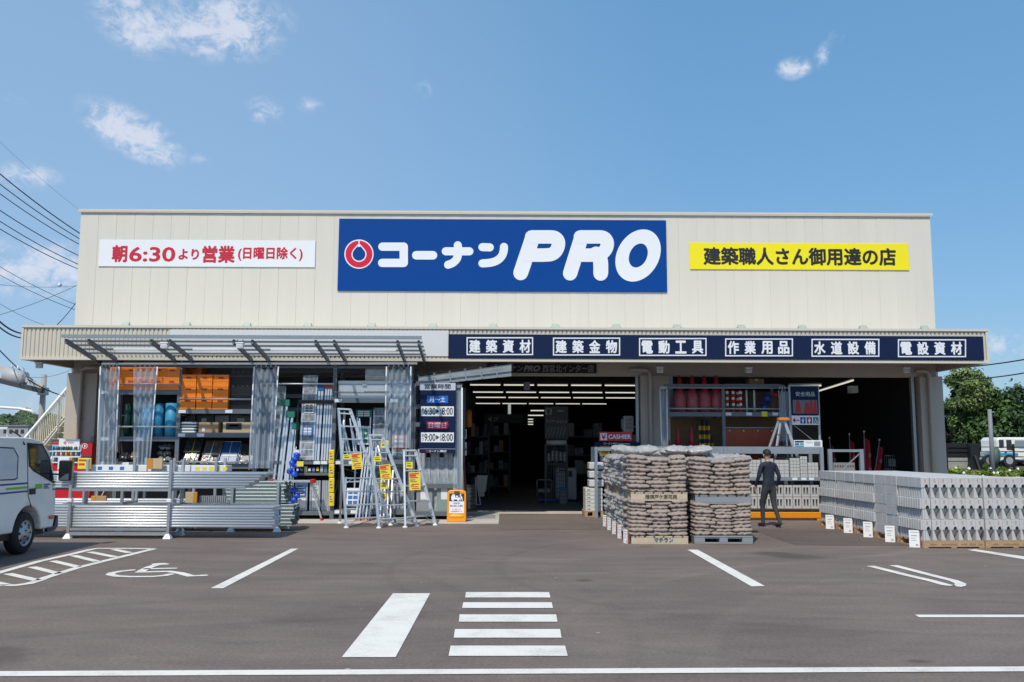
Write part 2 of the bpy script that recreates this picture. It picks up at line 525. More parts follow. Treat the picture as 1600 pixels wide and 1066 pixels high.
g1, g2, g3, g4 = gr(1228, 868), gr(913, 907), gr(30, 1030), gr(1075, 828)
asphalt(am, (.172, .133, .114), [(g1.x, g1.y, .75, .35, -.75, .62), (g2.x, g2.y, .12, .12, 0, .6), (g3.x - .3, g3.y, .5, .6, 0, .68), (gr(1435, 1033).x, gr(1435, 1033).y, .15, .1, 0, .6), (gr(1005, 851).x, gr(1005, 851).y - .35, .2, .1, 0, .6), (gr(560, 960).x, gr(560, 960).y, 1.1, .5, .5, .86), (gr(1150, 980).x, gr(1150, 980).y, 1.3, .4, -.3, .88)],
        [(4.5, 13.0, 4.6, .10, -.16), (4.5, 13.0, 6.1, .10, -.16), (-6.5, 9, 6.2, .11, -.14), (-6.5, 9, 7.7, .11, -.14), (9, 6, 7.5, .12, .16), (9, 6, 9.0, .12, .16), (-2, 26, 12.5, .12, .16), (-2, 26, 14.0, .12, .16), (1, -3, 12.4, .10, -.16), (1, -3, 13.9, .10, -.16)])
am2 = bpy.data.materials.new('dark_asphalt'); am2.use_nodes = True
asphalt(am2, (.125, .096, .082))
am3 = bpy.data.materials.new('trench_asphalt'); am3.use_nodes = True
asphalt(am3, (.155, .120, .102))
# road paint: worn white, chipped where the asphalt grain pokes through
wp = bpy.data.materials.new('road_paint'); wp.use_nodes = True
t = wp.node_tree; b = t.nodes['Principled BSDF']; tcn = t.nodes.new('ShaderNodeTexCoord')
n1 = t.nodes.new('ShaderNodeTexNoise'); n1.inputs['Scale'].default_value = 1.6; n1.inputs['Detail'].default_value = 8; n1.inputs['Roughness'].default_value = .75
n2 = t.nodes.new('ShaderNodeTexNoise'); n2.inputs['Scale'].default_value = 90; n2.inputs['Detail'].default_value = 3
for n in (n1, n2): t.links.new(tcn.outputs['Object'], n.inputs[0])
ad = t.nodes.new('ShaderNodeMath'); ad.operation = 'MULTIPLY_ADD'; ad.inputs[1].default_value = .55
t.links.new(n2.outputs['Fac'], ad.inputs[0]); t.links.new(n1.outputs['Fac'], ad.inputs[2])
rp = t.nodes.new('ShaderNodeValToRGB')
rp.color_ramp.elements[0].position = .47; rp.color_ramp.elements[0].color = (.25, .235, .22, 1)
rp.color_ramp.elements[1].position = .80; rp.color_ramp.elements[1].color = (.82, .78, .71, 1)
e = rp.color_ramp.elements.new(.60); e.color = (.60, .57, .53, 1)
t.links.new(ad.outputs[0], rp.inputs[0]); t.links.new(rp.outputs[0], b.inputs['Base Color']); b.inputs['Roughness'].default_value = .7

# ------------------------------------------------------------------ ground
MB().add([(-900, -40, 0), (900, -40, 0), (900, 1500, 0), (-900, 1500, 0)], [(0, 1, 2, 3)]).build('parking_lot', am, kind='structure')
YW, YC = 23.3, 20.85
XL, XR = -11.3, 11.3
# paler concrete in front of the racks, the sill of the shop and the floor inside
p = MB(); p.box(-11.2, X(780, 20.6), gr(500, 818).y, YW, -.05, .012); p.build('concrete_apron', conc, kind='structure')
p = MB(); p.box(X(716, 23.2), X(1000, 23.2), 23.02, 23.62, -.05, .03); p.build('sill_strip', conc, kind='structure')
MB().box(XL + .2, XR - .2, 23.62, 46, -.05, .026).build('shop_floor', floor_m, kind='structure')
a, b_ = gr(1178, 827), gr(1178, 852)
MB().add([(a.x - .1, b_.y, .004), (9.0, b_.y, .004), (9.0, a.y, .004), (a.x - .1, a.y, .004)], [(0, 1, 2, 3)]).build('new_asphalt_patch', am2, kind='structure')
a, b_ = gr(800, 818), gr(800, 827.5)
pts = [(X(782, b_.y), b_.y), (2.3, b_.y), (2.3, a.y), (X(782, a.y), a.y)]
MB().add([(x, y, .004) for x, y in pts], [(0, 1, 2, 3)]).build('trench_patch', am3, kind='structure')
# steel drain grating set in the apron
q = MB()
gx0, gx1, gy0, gy1 = X(724, 21.8), X(775, 21.8), 21.25, 22.35
for i in range(22): q.box(gx0 + (gx1 - gx0) * i / 22, gx0 + (gx1 - gx0) * i / 22 + .018, gy0, gy1, .013, .02)
for yy in (gy0, (gy0 + gy1) / 2, gy1 - .03): q.box(gx0, gx1, yy, yy + .03, .0205, .024)
q.build('drain_grating', galv, label='steel drain grating in the pale concrete beside the orange stand sign', cat='grating')


def flat(poly, z=.006):
    return [(x, y, z) for x, y in poly]


def mark(quads, name='road_marking', z=.006):
    m = MB()
    for k, q in enumerate(quads):
        m.add([(gr(*p_).x, gr(*p_).y, z) for p_ in q], [tuple(range(len(q)))])
    return m.build(name, wp, kind='structure')


mark([[(0, 1062), (-120, 1063), (-120, 1052.5), (0, 1052)][::-1]]) if False else None
c0, c1 = gr(-60, 1057), gr(1660, 1043.5)
MB().add([(c0.x - 2, c0.y - .075, .006), (c1.x + 2, c1.y - .075, .006), (c1.x + 2, c1.y + .075, .006), (c0.x - 2, c0.y + .075, .006)], [(0, 1, 2, 3)]).build('parking_line', wp, kind='structure')
mark([[(329, 920), (349, 920), (466, 858), (455, 858)]], 'parking_line')
mark([[(1174, 917), (1195, 916.5), (1090, 859.5), (1074, 859.5)]], 'parking_line')
mark([[(534, 1028), (618, 1028), (672, 928), (614, 928)]], 'crossing_stripe')
for (xa, xb, ya, xc, xd, yb) in ((728, 858, 926, 727, 860, 934.5), (724, 862, 942, 722, 864, 951), (718, 869, 961, 717, 871, 972.5),
                                 (711, 875, 984, 709, 877.5, 997.5), (704, 883, 1010, 701, 887, 1026)):
    mark([[(xc, yb), (xd, yb), (xb, ya), (xa, ya)]], 'crossing_stripe')
mark([[(1430, 961.5), (1660, 961.5), (1660, 965.5), (1436, 965.5)][::-1]], 'parking_line')
mark([[(1512, 860), (1524, 859), (1620, 873), (1620, 878)]], 'parking_line')


def ground_stroke(pts, w, name, caps=(0, 0)):
    P = [gr(*p_) for p_ in pts]
    P = [(v.x, v.y) for v in P]
    return MB().add(flat(stroke(P, w / 2, caps=caps)), [tuple(range(len(stroke(P, w / 2, caps=caps))))]).build(name, wp, kind='structure')


ground_stroke([(1360, 885), (1420, 900), (1455, 908), (1478, 914.5), (1492, 916)], .13, 'parking_line')
ground_stroke([(1396, 884), (1450, 898), (1490, 908), (1501, 912.5), (1500, 915.5), (1493, 916.8)], .13, 'parking_line')
# hatched bay beside the van
ground_stroke([(240, 858), (190, 857.5), (152, 857.5), (140, 859.5), (118, 865), (60, 878), (0, 895), (-60, 913)], .12, 'hatched_bay')
ground_stroke([(241, 858), (180, 873), (120, 888), (72, 903), (60, 908), (45, 912.5), (25, 915.2), (0, 915.5), (-40, 915.5)], .12, 'hatched_bay')
for (x0, y0, x1, y1) in ((140, 863, 180, 871), (114, 868.5, 152, 878), (82, 877, 122, 886.5), (50, 886.5, 92, 897), (12, 897, 58, 907.5), (-30, 906, 12, 915),
                         (178, 859, 203, 864.5)):
    ground_stroke([(x0, y0), (x1, y1)], .12, 'hatched_bay')
# wheelchair symbol painted on the asphalt
for pts, w, cp in (([(206, 891.5), (187, 893.5), (175, 896), (172, 898.5), (182, 900.8), (205, 901.8), (240, 901.5), (258, 899.8), (266, 898)], .11, (1, 1)),
                   ([(221, 893), (233, 887), (246, 882.8), (258, 882.3)], .12, (1, 1)),
                   ([(229, 889.5), (272, 888.6)], .10, (1, 1)), ([(218, 894.6), (264, 893.6), (281, 896), (298, 900.8), (318, 899.8)], .12, (1, 1))):
    ground_stroke(pts, w, 'wheelchair_marking', cp)
MB().lathe([(.11, .0062), (.11, .0072)], (gr(254, 882.5).x - .05, gr(254, 882.5).y + .02, 0), 16).build('wheelchair_marking', wp, kind='structure')

# ------------------------------------------------------------------ the shop
B = thing('store_building', 'cream panelled hardware shop with a deep corrugated canopy over open bays', 'shop building', (0, YW, 0))
# upper wall: panels a hair apart so the seams are real grooves, slightly uneven
ZT = Z(334, YW)
m = MB(); n = 47
for i in range(n):
    x0 = XL + (XR - XL) * i / n; x1 = XL + (XR - XL) * (i + 1) / n
    oy = random.uniform(-.0015, .0015); od = random.uniform(-.002, .002)
    g = .0026
    P = [(x0 + g, YW + .009, 3.3), (x0 + g * 2.2, YW + oy, 3.3), (x1 - g * 2.2, YW + od, 3.3), (x1 - g, YW + .009, 3.3)]
    m.add([(x, y, 4.3) for x, y, z in P] + [(x, y, ZT) for x, y, z in P], [(0, 1, 5, 4), (1, 2, 6, 5), (2, 3, 7, 6)])
m.box(XL, XR, YW + .0085, YW + .2, 3.52, ZT)
m.build('upper_wall', cream, B)
m = MB(); m.box(XL - .05, XR + .05, YW - .055, YW + .26, ZT, ZT + .055); m.box(XL - .045, XR + .045, YW - .05, YW - .03, ZT - .03, ZT)
m.build('parapet_cap', cream2, B)
m = MB(); m.box(XL, XL + .2, YW + .2, 46, 0, ZT - .01); m.box(XR - .2, XR, YW + .2, 46, 0, ZT - .01); m.box(XL, XR, 46, 46.2, 0, ZT - .01)
m.build('side_wall', cream, B)
MB().box(XL + .2, XR - .2, YW + .2, 46, 7.3, 7.45).build('roof', soffit_m, B)
# canopy
ZB, ZC = 3.665, 4.47
m = MB(); pitch = .0985; x = XL + .02; prof = []
k = 0
while x < XR - .03:
    prof += [(x, YC + .022), (x + .012, YC), (x + pitch - .030, YC), (x + pitch - .018, YC + .022)]
    x += pitch
V = [(a_, b2, ZB + .05) for a_, b2 in prof] + [(a_, b2, ZC - .05) for a_, b2 in prof]; L = len(prof)
m.add(V, [(i, i + 1, L + i + 1, L + i) for i in range(L - 1)])
m.box(XL + .01, XR - .01, YC + .024, YC + .10, ZB + .05, ZC - .05)
m.build('canopy_fascia', fascia_m, B)
m = MB(); m.box(XL - .03, XR + .03, YC - .035, YC + .16, ZC - .055, ZC); m.box(XL - .02, XR + .02, YC - .028, YC + .12, ZB - .008, ZB + .055)
m.box(XL - .02, XL + .03, YC - .02, YC + .1, ZB + .055, ZC - .055); m.box(XR - .03, XR + .02, YC - .02, YC + .1, ZB + .055, ZC - .055)
m.build('canopy_trim', cream2, B)
m = MB(); m.box(XL + .05, XR - .05, YC + .1, YW, ZC - .16, ZC - .06); m.build('canopy_roof', cream2, B)
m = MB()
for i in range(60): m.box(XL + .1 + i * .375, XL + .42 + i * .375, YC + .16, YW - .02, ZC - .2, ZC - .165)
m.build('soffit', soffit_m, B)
for xq in (XL + .04, XR - .04): MB().box(xq - .06, xq + .06, YC + .125, YW, ZB - .005, ZC - .06).build('canopy_end', pillar_m, B)
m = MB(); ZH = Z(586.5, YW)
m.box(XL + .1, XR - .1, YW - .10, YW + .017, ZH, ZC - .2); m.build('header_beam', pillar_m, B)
# pillars and the blind wall behind the left racks
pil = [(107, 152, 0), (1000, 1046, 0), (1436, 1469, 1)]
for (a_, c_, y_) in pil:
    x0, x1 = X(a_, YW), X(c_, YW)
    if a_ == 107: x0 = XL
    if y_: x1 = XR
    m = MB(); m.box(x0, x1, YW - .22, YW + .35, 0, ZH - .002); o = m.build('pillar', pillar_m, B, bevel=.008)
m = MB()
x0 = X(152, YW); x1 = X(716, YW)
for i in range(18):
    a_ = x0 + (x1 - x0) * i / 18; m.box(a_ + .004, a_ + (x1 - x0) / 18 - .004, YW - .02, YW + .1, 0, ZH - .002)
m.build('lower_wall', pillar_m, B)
# shutter guides and folded shutter box
for px in (996, 1050, 1429): MB().box(X(px, YW) - .035, X(px, YW) + .035, YW - .06, YW + .06, 0, ZH - .002).build('shutter_guide', galv, B)
# downpipes
def downpipe(px, pxh):
    m = MB(); y = YW - .30; x = X(px, y); zt = Z(577, y)
    xh = X(pxh, y)
    m.path([(xh, YW - .12, zt + .03), (xh, y, zt + .03), ] if False else [(xh, y, zt), (x - math.copysign(.09, x - xh), y, zt), (x - math.copysign(.03, x - xh), y, zt - .03), (x, y, zt - .1), (x, y, .02)], .052, 12)
    o = m.build('downpipe', pipe_m, B)
    for z in (3.1, 2.35, 1.55, .8):
        c = MB(); c.lathe([(.058, z), (.058, z + .018)], (x, y, 0), 14); c.box(x - .085, x + .085, y - .004, y + .06, z + .003, z + .013); c.build('bracket', galv, o)
    return x, y, o
downpipe(121, 148); downpipe(1017, 985)
xg, yg, og = downpipe(1457, 1436)
m = MB(); m.lathe([(.075, .02), (.075, .62)], (xg, yg, 0), 14); x0 = X(1436, YW)
m.build('pipe_guard', orange_p, og)
for xa in (x0 - .012, XR - .05): MB().box(xa, xa + .062, YW - .232, YW - .17, .02, .60).build('corner_guard', orange_p, B)
m = MB(); m.box(x0 + .055, XR - .055, YW - .228, YW - .2205, .3, .62); m.build('kick_plate', mat('pale_kick', (.55, .55, .56), .5, var=.05), B)
# right end of the upper wall: hopper, green box and its pipe
xe = XR + .11
m = MB(); m.tube((xe, YW + .8, Z(378, YW + .8)), (xe, YW + .8, 4.4), .06, 12)
for z in (5.1, 5.9, 6.8): m.lathe([(.067, z), (.067, z + .02)], (xe, YW + .8, 0), 12); m.box(XR, xe, YW + .79, YW + .81, z, z + .02)
o = m.build('downpipe', pipe_m, B)
m = MB(); z = Z(384, YW + .8); m.box(xe - .11, xe + .13, YW + .66, YW + .94, z, z + .11); m.box(xe - .13, xe + .16, YW + .64, YW + .96, z + .11, z + .16); m.build('hopper', white_p, o)
m = MB(); m.box(xe - .10, xe + .05, YW + .72, YW + .88, z + .16, z + .47); m.build('outlet_box', mat('green_box', (.22, .36, .28), .6), o)
# dark store room
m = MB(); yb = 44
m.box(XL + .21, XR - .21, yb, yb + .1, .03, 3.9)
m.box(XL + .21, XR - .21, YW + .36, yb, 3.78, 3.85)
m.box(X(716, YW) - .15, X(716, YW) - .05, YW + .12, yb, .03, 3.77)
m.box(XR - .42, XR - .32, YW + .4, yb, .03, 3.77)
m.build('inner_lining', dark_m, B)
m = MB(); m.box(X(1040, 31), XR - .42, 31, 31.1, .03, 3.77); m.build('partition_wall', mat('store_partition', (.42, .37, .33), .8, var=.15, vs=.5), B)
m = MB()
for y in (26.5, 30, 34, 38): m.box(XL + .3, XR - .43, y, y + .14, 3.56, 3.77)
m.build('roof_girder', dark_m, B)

# ------------------------------------------------------------------ signs
def board(name, label, box, Y, m, th=.05, proud=0, group=None, cat='sign', bevel=.004):
    """a sign board whose face stands at Y; returns its empty"""
    a = at(box[0], (box[1] + box[3]) / 2, Y); c = at(box[2], (box[1] + box[3]) / 2, Y)
    zt = Z(box[1], Y, (box[0] + box[2]) / 2); zb = Z(box[3], Y, (box[0] + box[2]) / 2)
    T = thing(name, label, cat, ((a.x + c.x) / 2, Y, zb), group)
    MB().box(a.x, c.x, Y, Y + th, zb, zt).build('board', m, T, bevel=bevel)
    return T


def face(Y, px0=0): return lambda x, y: at(x, y, Y)


YS = YW - .04
T = board('store_sign', 'big blue sign board high on the cream wall with the red ring emblem and PRO', (528.5, 343, 1041.5, 455.5), YS, signblue, .035)
kx = lambda X_: 500 + X_ / 2.7586
ky = lambda Y_: 320 + Y_ / 2.7586
def zs(pts): return [(kx(a_), ky(b2)) for a_, b2 in pts]
def letter(strokes, r, name='lettering', m_=white_t, step=.003):
    mb = MB()
    for k, s_ in enumerate(strokes):
        rr = r
        if isinstance(s_, tuple): s_, rr = s_
        o_ = stroke(zs(s_), rr / 2.7586)
        mb.prism(o_, face(YS - .008 - k * step), face(YS - .002))
    return mb.build(name, m_, T)
letter([[(269, 181), (361, 181)], [(361, 181), (361, 250)], [(268, 251), (361, 251)]], 18)
letter([[(415, 218), (487, 218)]], 18.5)
letter([[(542, 201), (644, 201)], [(p_.x, p_.y) for p_ in spline([(594, 175), (596, 205), (590, 232), (573, 250), (552, 259)], 5)]], 17.5)
letter([[(700, 183), (732, 184)], [(p_.x, p_.y) for p_ in spline([(793, 182), (791, 203), (781, 225), (762, 241), (735, 250), (700, 253)], 5)]], 17.5)
# PRO: heavy slanted round letters
letter([([(865, 294), (915, 146)], 32), ([(p_.x, p_.y) for p_ in spline([(912, 139), (965, 139), (1005, 140), (1022, 150), (1028, 168), (1020, 195), (1002, 212), (970, 217), (895, 217)], 5)], 29)], 30)
letter([([(1078, 296), (1125, 146)], 31), ([(p_.x, p_.y) for p_ in spline([(1122, 139), (1175, 139), (1215, 140), (1232, 150), (1238, 168), (1232, 192), (1213, 210), (1180, 217), (1105, 217)], 5)], 29),
        ([(p_.x, p_.y) for p_ in spline([(1190, 212), (1205, 228), (1210, 255), (1210, 296)], 5)], 32)], 30)
def ell(cx, cy, a, b, rot, n=48, sh=0):
    o = []
    for i in range(n):
        t_ = 2 * math.pi * i / n; u, v = a * math.cos(t_), b * math.sin(t_)
        o.append((cx + u * math.cos(rot) - v * math.sin(rot), cy + u * math.sin(rot) + v * math.cos(rot)))
    return o
MB().ring(zs(ell(1371, 219, 90, 119, .52)), zs(ell(1372, 219, 38, 54, .42)), face(YS - .010), face(YS - .002)).build('lettering', white_t, T)
# ring emblem with a drop-shaped eye
def drop(sc, neck):
    o = []
    for i in range(48):
        t_ = math.pi * 2 * i / 48 - math.pi / 2
        r_ = 27 * sc
        x_, y_ = r_ * math.cos(t_), r_ * math.sin(t_)
        if abs(math.cos(t_)) < .75 and y_ < 0: y_ -= neck * (1 - abs(math.cos(t_)) / .75) ** 1.5
        o.append((168 + x_, 214 + y_))
    return o
circ = lambda r_: [(168 + r_ * math.cos(2 * math.pi * i / 48 - math.pi / 2), 213 + r_ * math.sin(2 * math.pi * i / 48 - math.pi / 2)) for i in range(48)]
MB().ring(zs(circ(63)), zs(drop(1.02, 14)), face(YS - .005), face(YS - .001)).build('emblem_rim', white_t, T)
m = MB(); m.ring(zs(circ(58)), zs(drop(1.2, 16)), face(YS - .007), face(YS - .002)); m.build('emblem', mat('emblem_red', (.66, .002, .035), .4), T)
m = MB(); m.prism(zs([(165.5, 152), (170.5, 152), (170.5, 172), (174, 182), (162, 182), (165.5, 172)]), face(YS - .009), face(YS - .003)); m.build('emblem_rim', white_t, T)

T = board('hours_banner', 'white banner on the upper wall with red opening time writing', (154.5, 375.5, 492.5, 417), YW - .03, white_p, .02)
Yb = YW - .03
text('朝', (175, 383, 199, 410), Yb, red_t, T, .034)
text('6:30', (202, 386, 274, 409), Yb, red_t, T, .022)
text('より', (279, 389, 311, 406), Yb, red_t, T, .035)
text('営業', (316, 384, 367, 411), Yb, red_t, T, .034)
text('(日曜日除く)', (372, 386, 473, 408), Yb, red_t, T, .03)
T = board('slogan_banner', 'yellow banner on the upper wall with black writing', (1078, 380, 1420, 421.5), YW - .03, yellow_b, .02)
text('建築職人さん御用達の店', (1099, 387, 1400, 415), Yb, black_t, T, .033)

Yn = YC - .06
T = board('department_sign', 'long navy board on the canopy naming six departments in white frames', (700.5, 524, 1537, 560.5), Yn, navy, .06)
for i, w_ in enumerate(('建築資材', '建築金物', '電動工具', '作業用品', '水道設備', '電設資材')):
    x0 = (729, 864, 998.5, 1133, 1268, 1403)[i]; x1 = (833, 969, 1104, 1239, 1374, 1509.5)[i]; dy = i * .65
    o_ = [(x0, 527 + dy), (x1, 527 + dy), (x1, 555 + dy), (x0, 555 + dy)]; i_ = [(x0 + 1.8, 528.8 + dy), (x1 - 1.8, 528.8 + dy), (x1 - 1.8, 553.2 + dy), (x0 + 1.8, 553.2 + dy)]
    MB().ring(o_, i_, face(Yn - .006), face(Yn - .001)).build('frame', white_t, T)
    for j, c_ in enumerate(w_):
        cx_ = x0 + 4 + j * 26.2; text(c_, (cx_, 531 + dy, cx_ + 17.6, 551.5 + dy), Yn, white_t, T, .033)
MB().box(X(258, YC), X(699, YC), YC - .028, YC - .003, Z(556, YC, 480), Z(516, YC, 480)).build('blank_panel', mat('blank_white', (.66, .66, .67), .5, var=.03), None,
    label='blank pale sign panel on the canopy beside the navy board', cat='panel')

Ys = YW - .16
T = board('store_name_sign', 'dark store name board hanging from the beam above the entrance', (761, 568.5, 932, 583), Ys, mat('black_board', (.006, .006, .008), .5), .05)
grey_t = mat('grey_letter', (.32, .33, .35), .5)
text('コーナン', (778, 571, 817, 580), Ys, grey_t, T, .02)
text('PRO', (818, 571, 844, 580.5), Ys, grey_t, T, .05, shear=.3)
text('西宮北インター店', (848, 570, 928, 581.5), Ys, grey_t, T, .012)
MB().ring([(kx_, ky_) for kx_, ky_ in ell(771, 575.5, 5.5, 5.5, 0, 20)], [(kx_, ky_) for kx_, ky_ in ell(771, 575.5, 2.6, 2.6, 0, 20)], face(Ys - .006), face(Ys - .001)).build('emblem', red_t, T)

# floodlights along the canopy roof
FL = []
for i, px in enumerate((197, 292, 386.5, 481.5, 581, 676.5, 771, 868, 963, 1058, 1158, 1253, 1348, 1444)):
    if i == 0: pass
    y = YC + .55; x = X(px, y, 508)
    if FL:
        o = dup(FL[0], (x, y, ZC - .06)); 
    else:
        o = thing('floodlight', '', 'floodlight', (0, 0, 0), 'floodlights along the canopy roof')
        gm = mat('floodlight_grey', (.36, .43, .39), .5)
        MB().obox((0, -.02, .15), .17, .06, .13, Euler((-.5, 0, 0))).build('lamp_head', gm, o, bevel=.008)
        MB().obox((0, -.052, .132), .14, .006, .10, Euler((-.5, 0, 0))).build('lamp_glass', mat('lamp_glass', (.40, .46, .43), .2), o)
        m = MB(); m.box(-.11, -.095, -.015, .015, .01, .16); m.box(.095, .11, -.015, .015, .01, .16); m.box(-.13, .13, -.03, .03, 0, .012); m.build('bracket', galv, o)
        o.location = (x, y, ZC - .06)
    FL.append(o)
for i, o in enumerate(FL): o['label'] = 'small pale green floodlight on the canopy edge, %s of the row from its stair end' % ORD[i]
# white lamps under the canopy and on the awning
def sec_lamp(px, py, Y, label):
    o = thing('security_lamp', label, 'lamp', at(px, py, Y), 'white security lamps')
    c = wloc(o); x, y, z = c
    MB().box(x - .075, x + .075, y - .05, y + .05, z - .07, z + .03).build('housing', white_paint, o, bevel=.015)
    MB().box(x - .09, x + .09, y - .06, y + .06, z + .032, z + .075).build('cap', white_p, o, bevel=.01)
    MB().box(x - .05, x + .05, y - .062, y - .051, z - .06, z + .01).build('lens', mat('lens_grey', (.55, .58, .62), .2), o)
    m = MB(); m.tube((x - .06, y, z + .07), (x - .06, y, z + .13), .012); m.tube((x + .06, y, z + .07), (x + .06, y, z + .13), .012); m.build('bracket', galv, o)
for px, py, lb in ((1031, 578, 'white lamp under the canopy beside the grey pillar and pipe'), (1169.5, 578.5, 'white lamp under the canopy above the red traffic cones rack'),
                   (1416, 578.5, 'white lamp under the canopy near the pillar with orange guards')): sec_lamp(px, py, YC + 1.2, lb)
sec_lamp(61.5, 571, YC + .4, 'white lamp under the canopy end beside the outside stairs')
# ================================================================== left side: racks under the awning
vinyl = clear_mat('clear_vinyl', (.95, .975, .99), .68, .14, (.76, .88, 1), .16, (10, 10, .35), .15)
polycarb = clear_mat('polycarbonate', (.95, .97, .98), .84, .3, (.42, .45, .48))
wrap_m = clear_mat('shrink_wrap', (.95, .96, .97), .72, .12, (.85, .9, .96), .4, (14, 14, 6), .25)
orange_c = mat('orange_crate', (1.0, .27, .006), .38, var=.08, vs=4)
yel = mat('yellow_plastic', (.85, .62, .01), .4, var=.06)
yel_pap = mat('yellow_paper', (.86, .70, .04), .6)
redp = mat('red_plastic', (.55, .012, .012), .4, var=.08)
conered = mat('cone_red', (.42, .012, .022), .42, var=.15, vs=5)
bluep = mat('blue_plastic', (.012, .07, .55), .35, var=.08)
skyb = mat('sky_blue_roll', (.045, .32, .52), .5, var=.12, vs=2)
dgreen = mat('dark_green_roll', (.006, .045, .035), .5, var=.15)
greenc = mat('green_card', (.02, .20, .14), .5)
bluec = mat('blue_card', (.02, .14, .42), .5)
redc = mat('red_card', (.45, .06, .05), .5)
card = mat('cardboard', (.44, .27, .13), .75, var=.12, vs=5)
card2 = mat('pale_cardboard', (.56, .42, .24), .75, var=.1, vs=5)
tapem = mat('packing_tape', (.50, .36, .18), .25)
paper = mat('white_paper', (.78, .79, .80), .6)
inkm = mat('print_ink', (.12, .13, .16), .6)
inkb = mat('blue_ink', (.05, .16, .42), .6)
inkr = mat('red_ink', (.62, .05, .05), .6)
foil = mat('shiny_film', (.38, .38, .40), .18, .35, var=.35, vs=7, bump=.8, bs=14)
darkfilm = mat('dark_film', (.05, .052, .058), .2, .1, var=.5, vs=6, bump=.8, bs=14)
brownfilm = mat('brown_film', (.20, .13, .085), .25, .05, var=.5, vs=6, bump=.8, bs=14)
rubber = mat('rubber', (.018, .018, .019), .75, var=.2)
steel_pipe = mat('zinc_pipe', (.76, .78, .80), .42, .72, var=.10, vs=9, stretch=(.1, 1, 1))
zinc_dark = mat('dark_zinc_tube', (.30, .36, .37), .35, .7, var=.15, vs=6, stretch=(.2, 1, 1))
orangefoot = mat('orange_foot', (.70, .15, .02), .5)
dkgrey = mat('dark_grey_plastic', (.05, .052, .056), .5)
midgrey = mat('mid_grey_plastic', (.28, .29, .30), .5, var=.08)
palegrey = mat('pale_grey_plastic', (.58, .59, .60), .45, var=.06)
glassm = mat('dark_glass', (.015, .022, .024), .06, spec=.6)

YR, YRB = 20.98, 21.95


def crossbox(m, a, c, Y0, Y1):
    """box between two photo corners on plane Y0, reaching back to Y1"""
    p, q = at(*a, Y0), at(*c, Y0)
    return m.box(min(p.x, q.x), max(p.x, q.x), Y0, Y1, min(p.z, q.z), max(p.z, q.z))


rk = thing('storage_rack', 'tall grey pallet rack of four bays along the wall below the translucent awning', 'rack', (X(400, YR), YR, 0))
UPX = [155, 277, 399, 521, 641]
zt = Z(570, YR, 400)
for px in UPX:
    x = X(px, YR)
    for y in (YR, YRB):
        m = MB(); m.box(x - .045, x + .045, y - .03, y + .03, .03, zt)
        m.box(x - .07, x + .07, y - .05, y + .05, .012, .03)
        for i in range(16): m.box(x - .008, x + .008, y - .034, y - .0305, .3 + i * .2, .34 + i * .2)
        m.build('upright', rackm, rk)
    m = MB()
    for z0, z1 in ((.3, 1.1), (1.1, 1.9), (1.9, 2.7), (2.7, 3.4)): m.bar((x, YR + .03, z0), (x, YRB - .03, z1), .025, .012)
    m.build('lattice_brace', galv, rk)


def rbeam(b0, b1, py, h=.11, Y=YR, deck=True, m_=None, name='beam'):
    x0, x1 = X(b0, Y) + .046, X(b1, Y) - .046; z = Z(py, Y, (b0 + b1) / 2)
    MB().box(x0, x1, Y - .025, Y + .025, z - h / 2, z + h / 2).build(name, m_ or rackm, rk, bevel=.004)
    if deck:
        MB().box(x0, x1, Y + .03, YRB - .03, z + h / 2 - .03, z + h / 2 - .006).build('shelf_deck', rackm, rk)
    return z + h / 2


def rrail(b0, b1, py, Y=YR - .085):
    m = MB(); z = Z(py, Y, (b0 + b1) / 2); m.tube((X(b0, Y), Y, z), (X(b1, Y), Y, z), .021, 8); m.build('guard_rail', galv, rk)


for i in range(4): MB().box(X(UPX[i], YR) + .046, X(UPX[i + 1], YR) - .046, YR - .02, YR + .03, zt - .08, zt - .02).build('beam', rackm, rk, bevel=.004)
for i in range(4): MB().box(X(UPX[i], YR) + .046, X(UPX[i + 1], YR) - .046, YRB - .03, YRB + .03, zt - .12, zt - .02).build('beam', rackm, rk, bevel=.004)
Z1a = rbeam(155, 277, 613); Z1b = rbeam(155, 277, 686); Z1c = rbeam(155, 277, 726)
Z2a = rbeam(277, 399, 643); Z2b = rbeam(277, 399, 680); Z2c = rbeam(277, 399, 729)
Z3a = rbeam(399, 521, 723, .08); Z3b = rbeam(399, 521, 741, .06); Z3c = rbeam(399, 521, 802, .09)
Z4a = rbeam(521, 641, 626); Z4b = rbeam(521, 641, 722, .1); Z4c = rbeam(521, 641, 800, .12)
rbeam(399, 521, 619, .1, YRB - .1, False); rbeam(399, 521, 640, .1, YRB - .1, False)
rrail(155, 277, 600); rrail(155, 277, 667); rrail(277, 399, 624); rrail(277, 399, 722); rrail(399, 521, 600); rrail(521, 641, 613)
for i in range(4):
    for z0, z1 in ((.1, 1.25), (1.27, 2.4), (2.42, 3.35)):
        MB().box(X(UPX[i], YR) + .05, X(UPX[i + 1], YR) - .05, YRB + .035, YRB + .05, z0, z1).build('back_board', dark_m, rk)  # dark boards added as the shade seen between the goods
MB().bar((X(152, YR - .16), YR - .16, Z(569, YR - .16, 152)), (X(650, YR - .16), YR - .16, Z(568, YR - .16, 650)), .05, .05).build('curtain_rail', galv, rk)
MB().bar((X(464, YR - .06), YR - .06, Z(628, YR - .06, 464)), (X(519, YR - .06), YR - .06, Z(628, YR - .06, 519)), .03, .09).build('retaining_bar', black_p, rk)
MB().bar((X(464, YR - .06), YR - .06, Z(628, YR - .06, 464)), (X(462, YR - .06), YR - .06, Z(700, YR - .06, 464)), .03, .03).build('retaining_bar', black_p, rk)
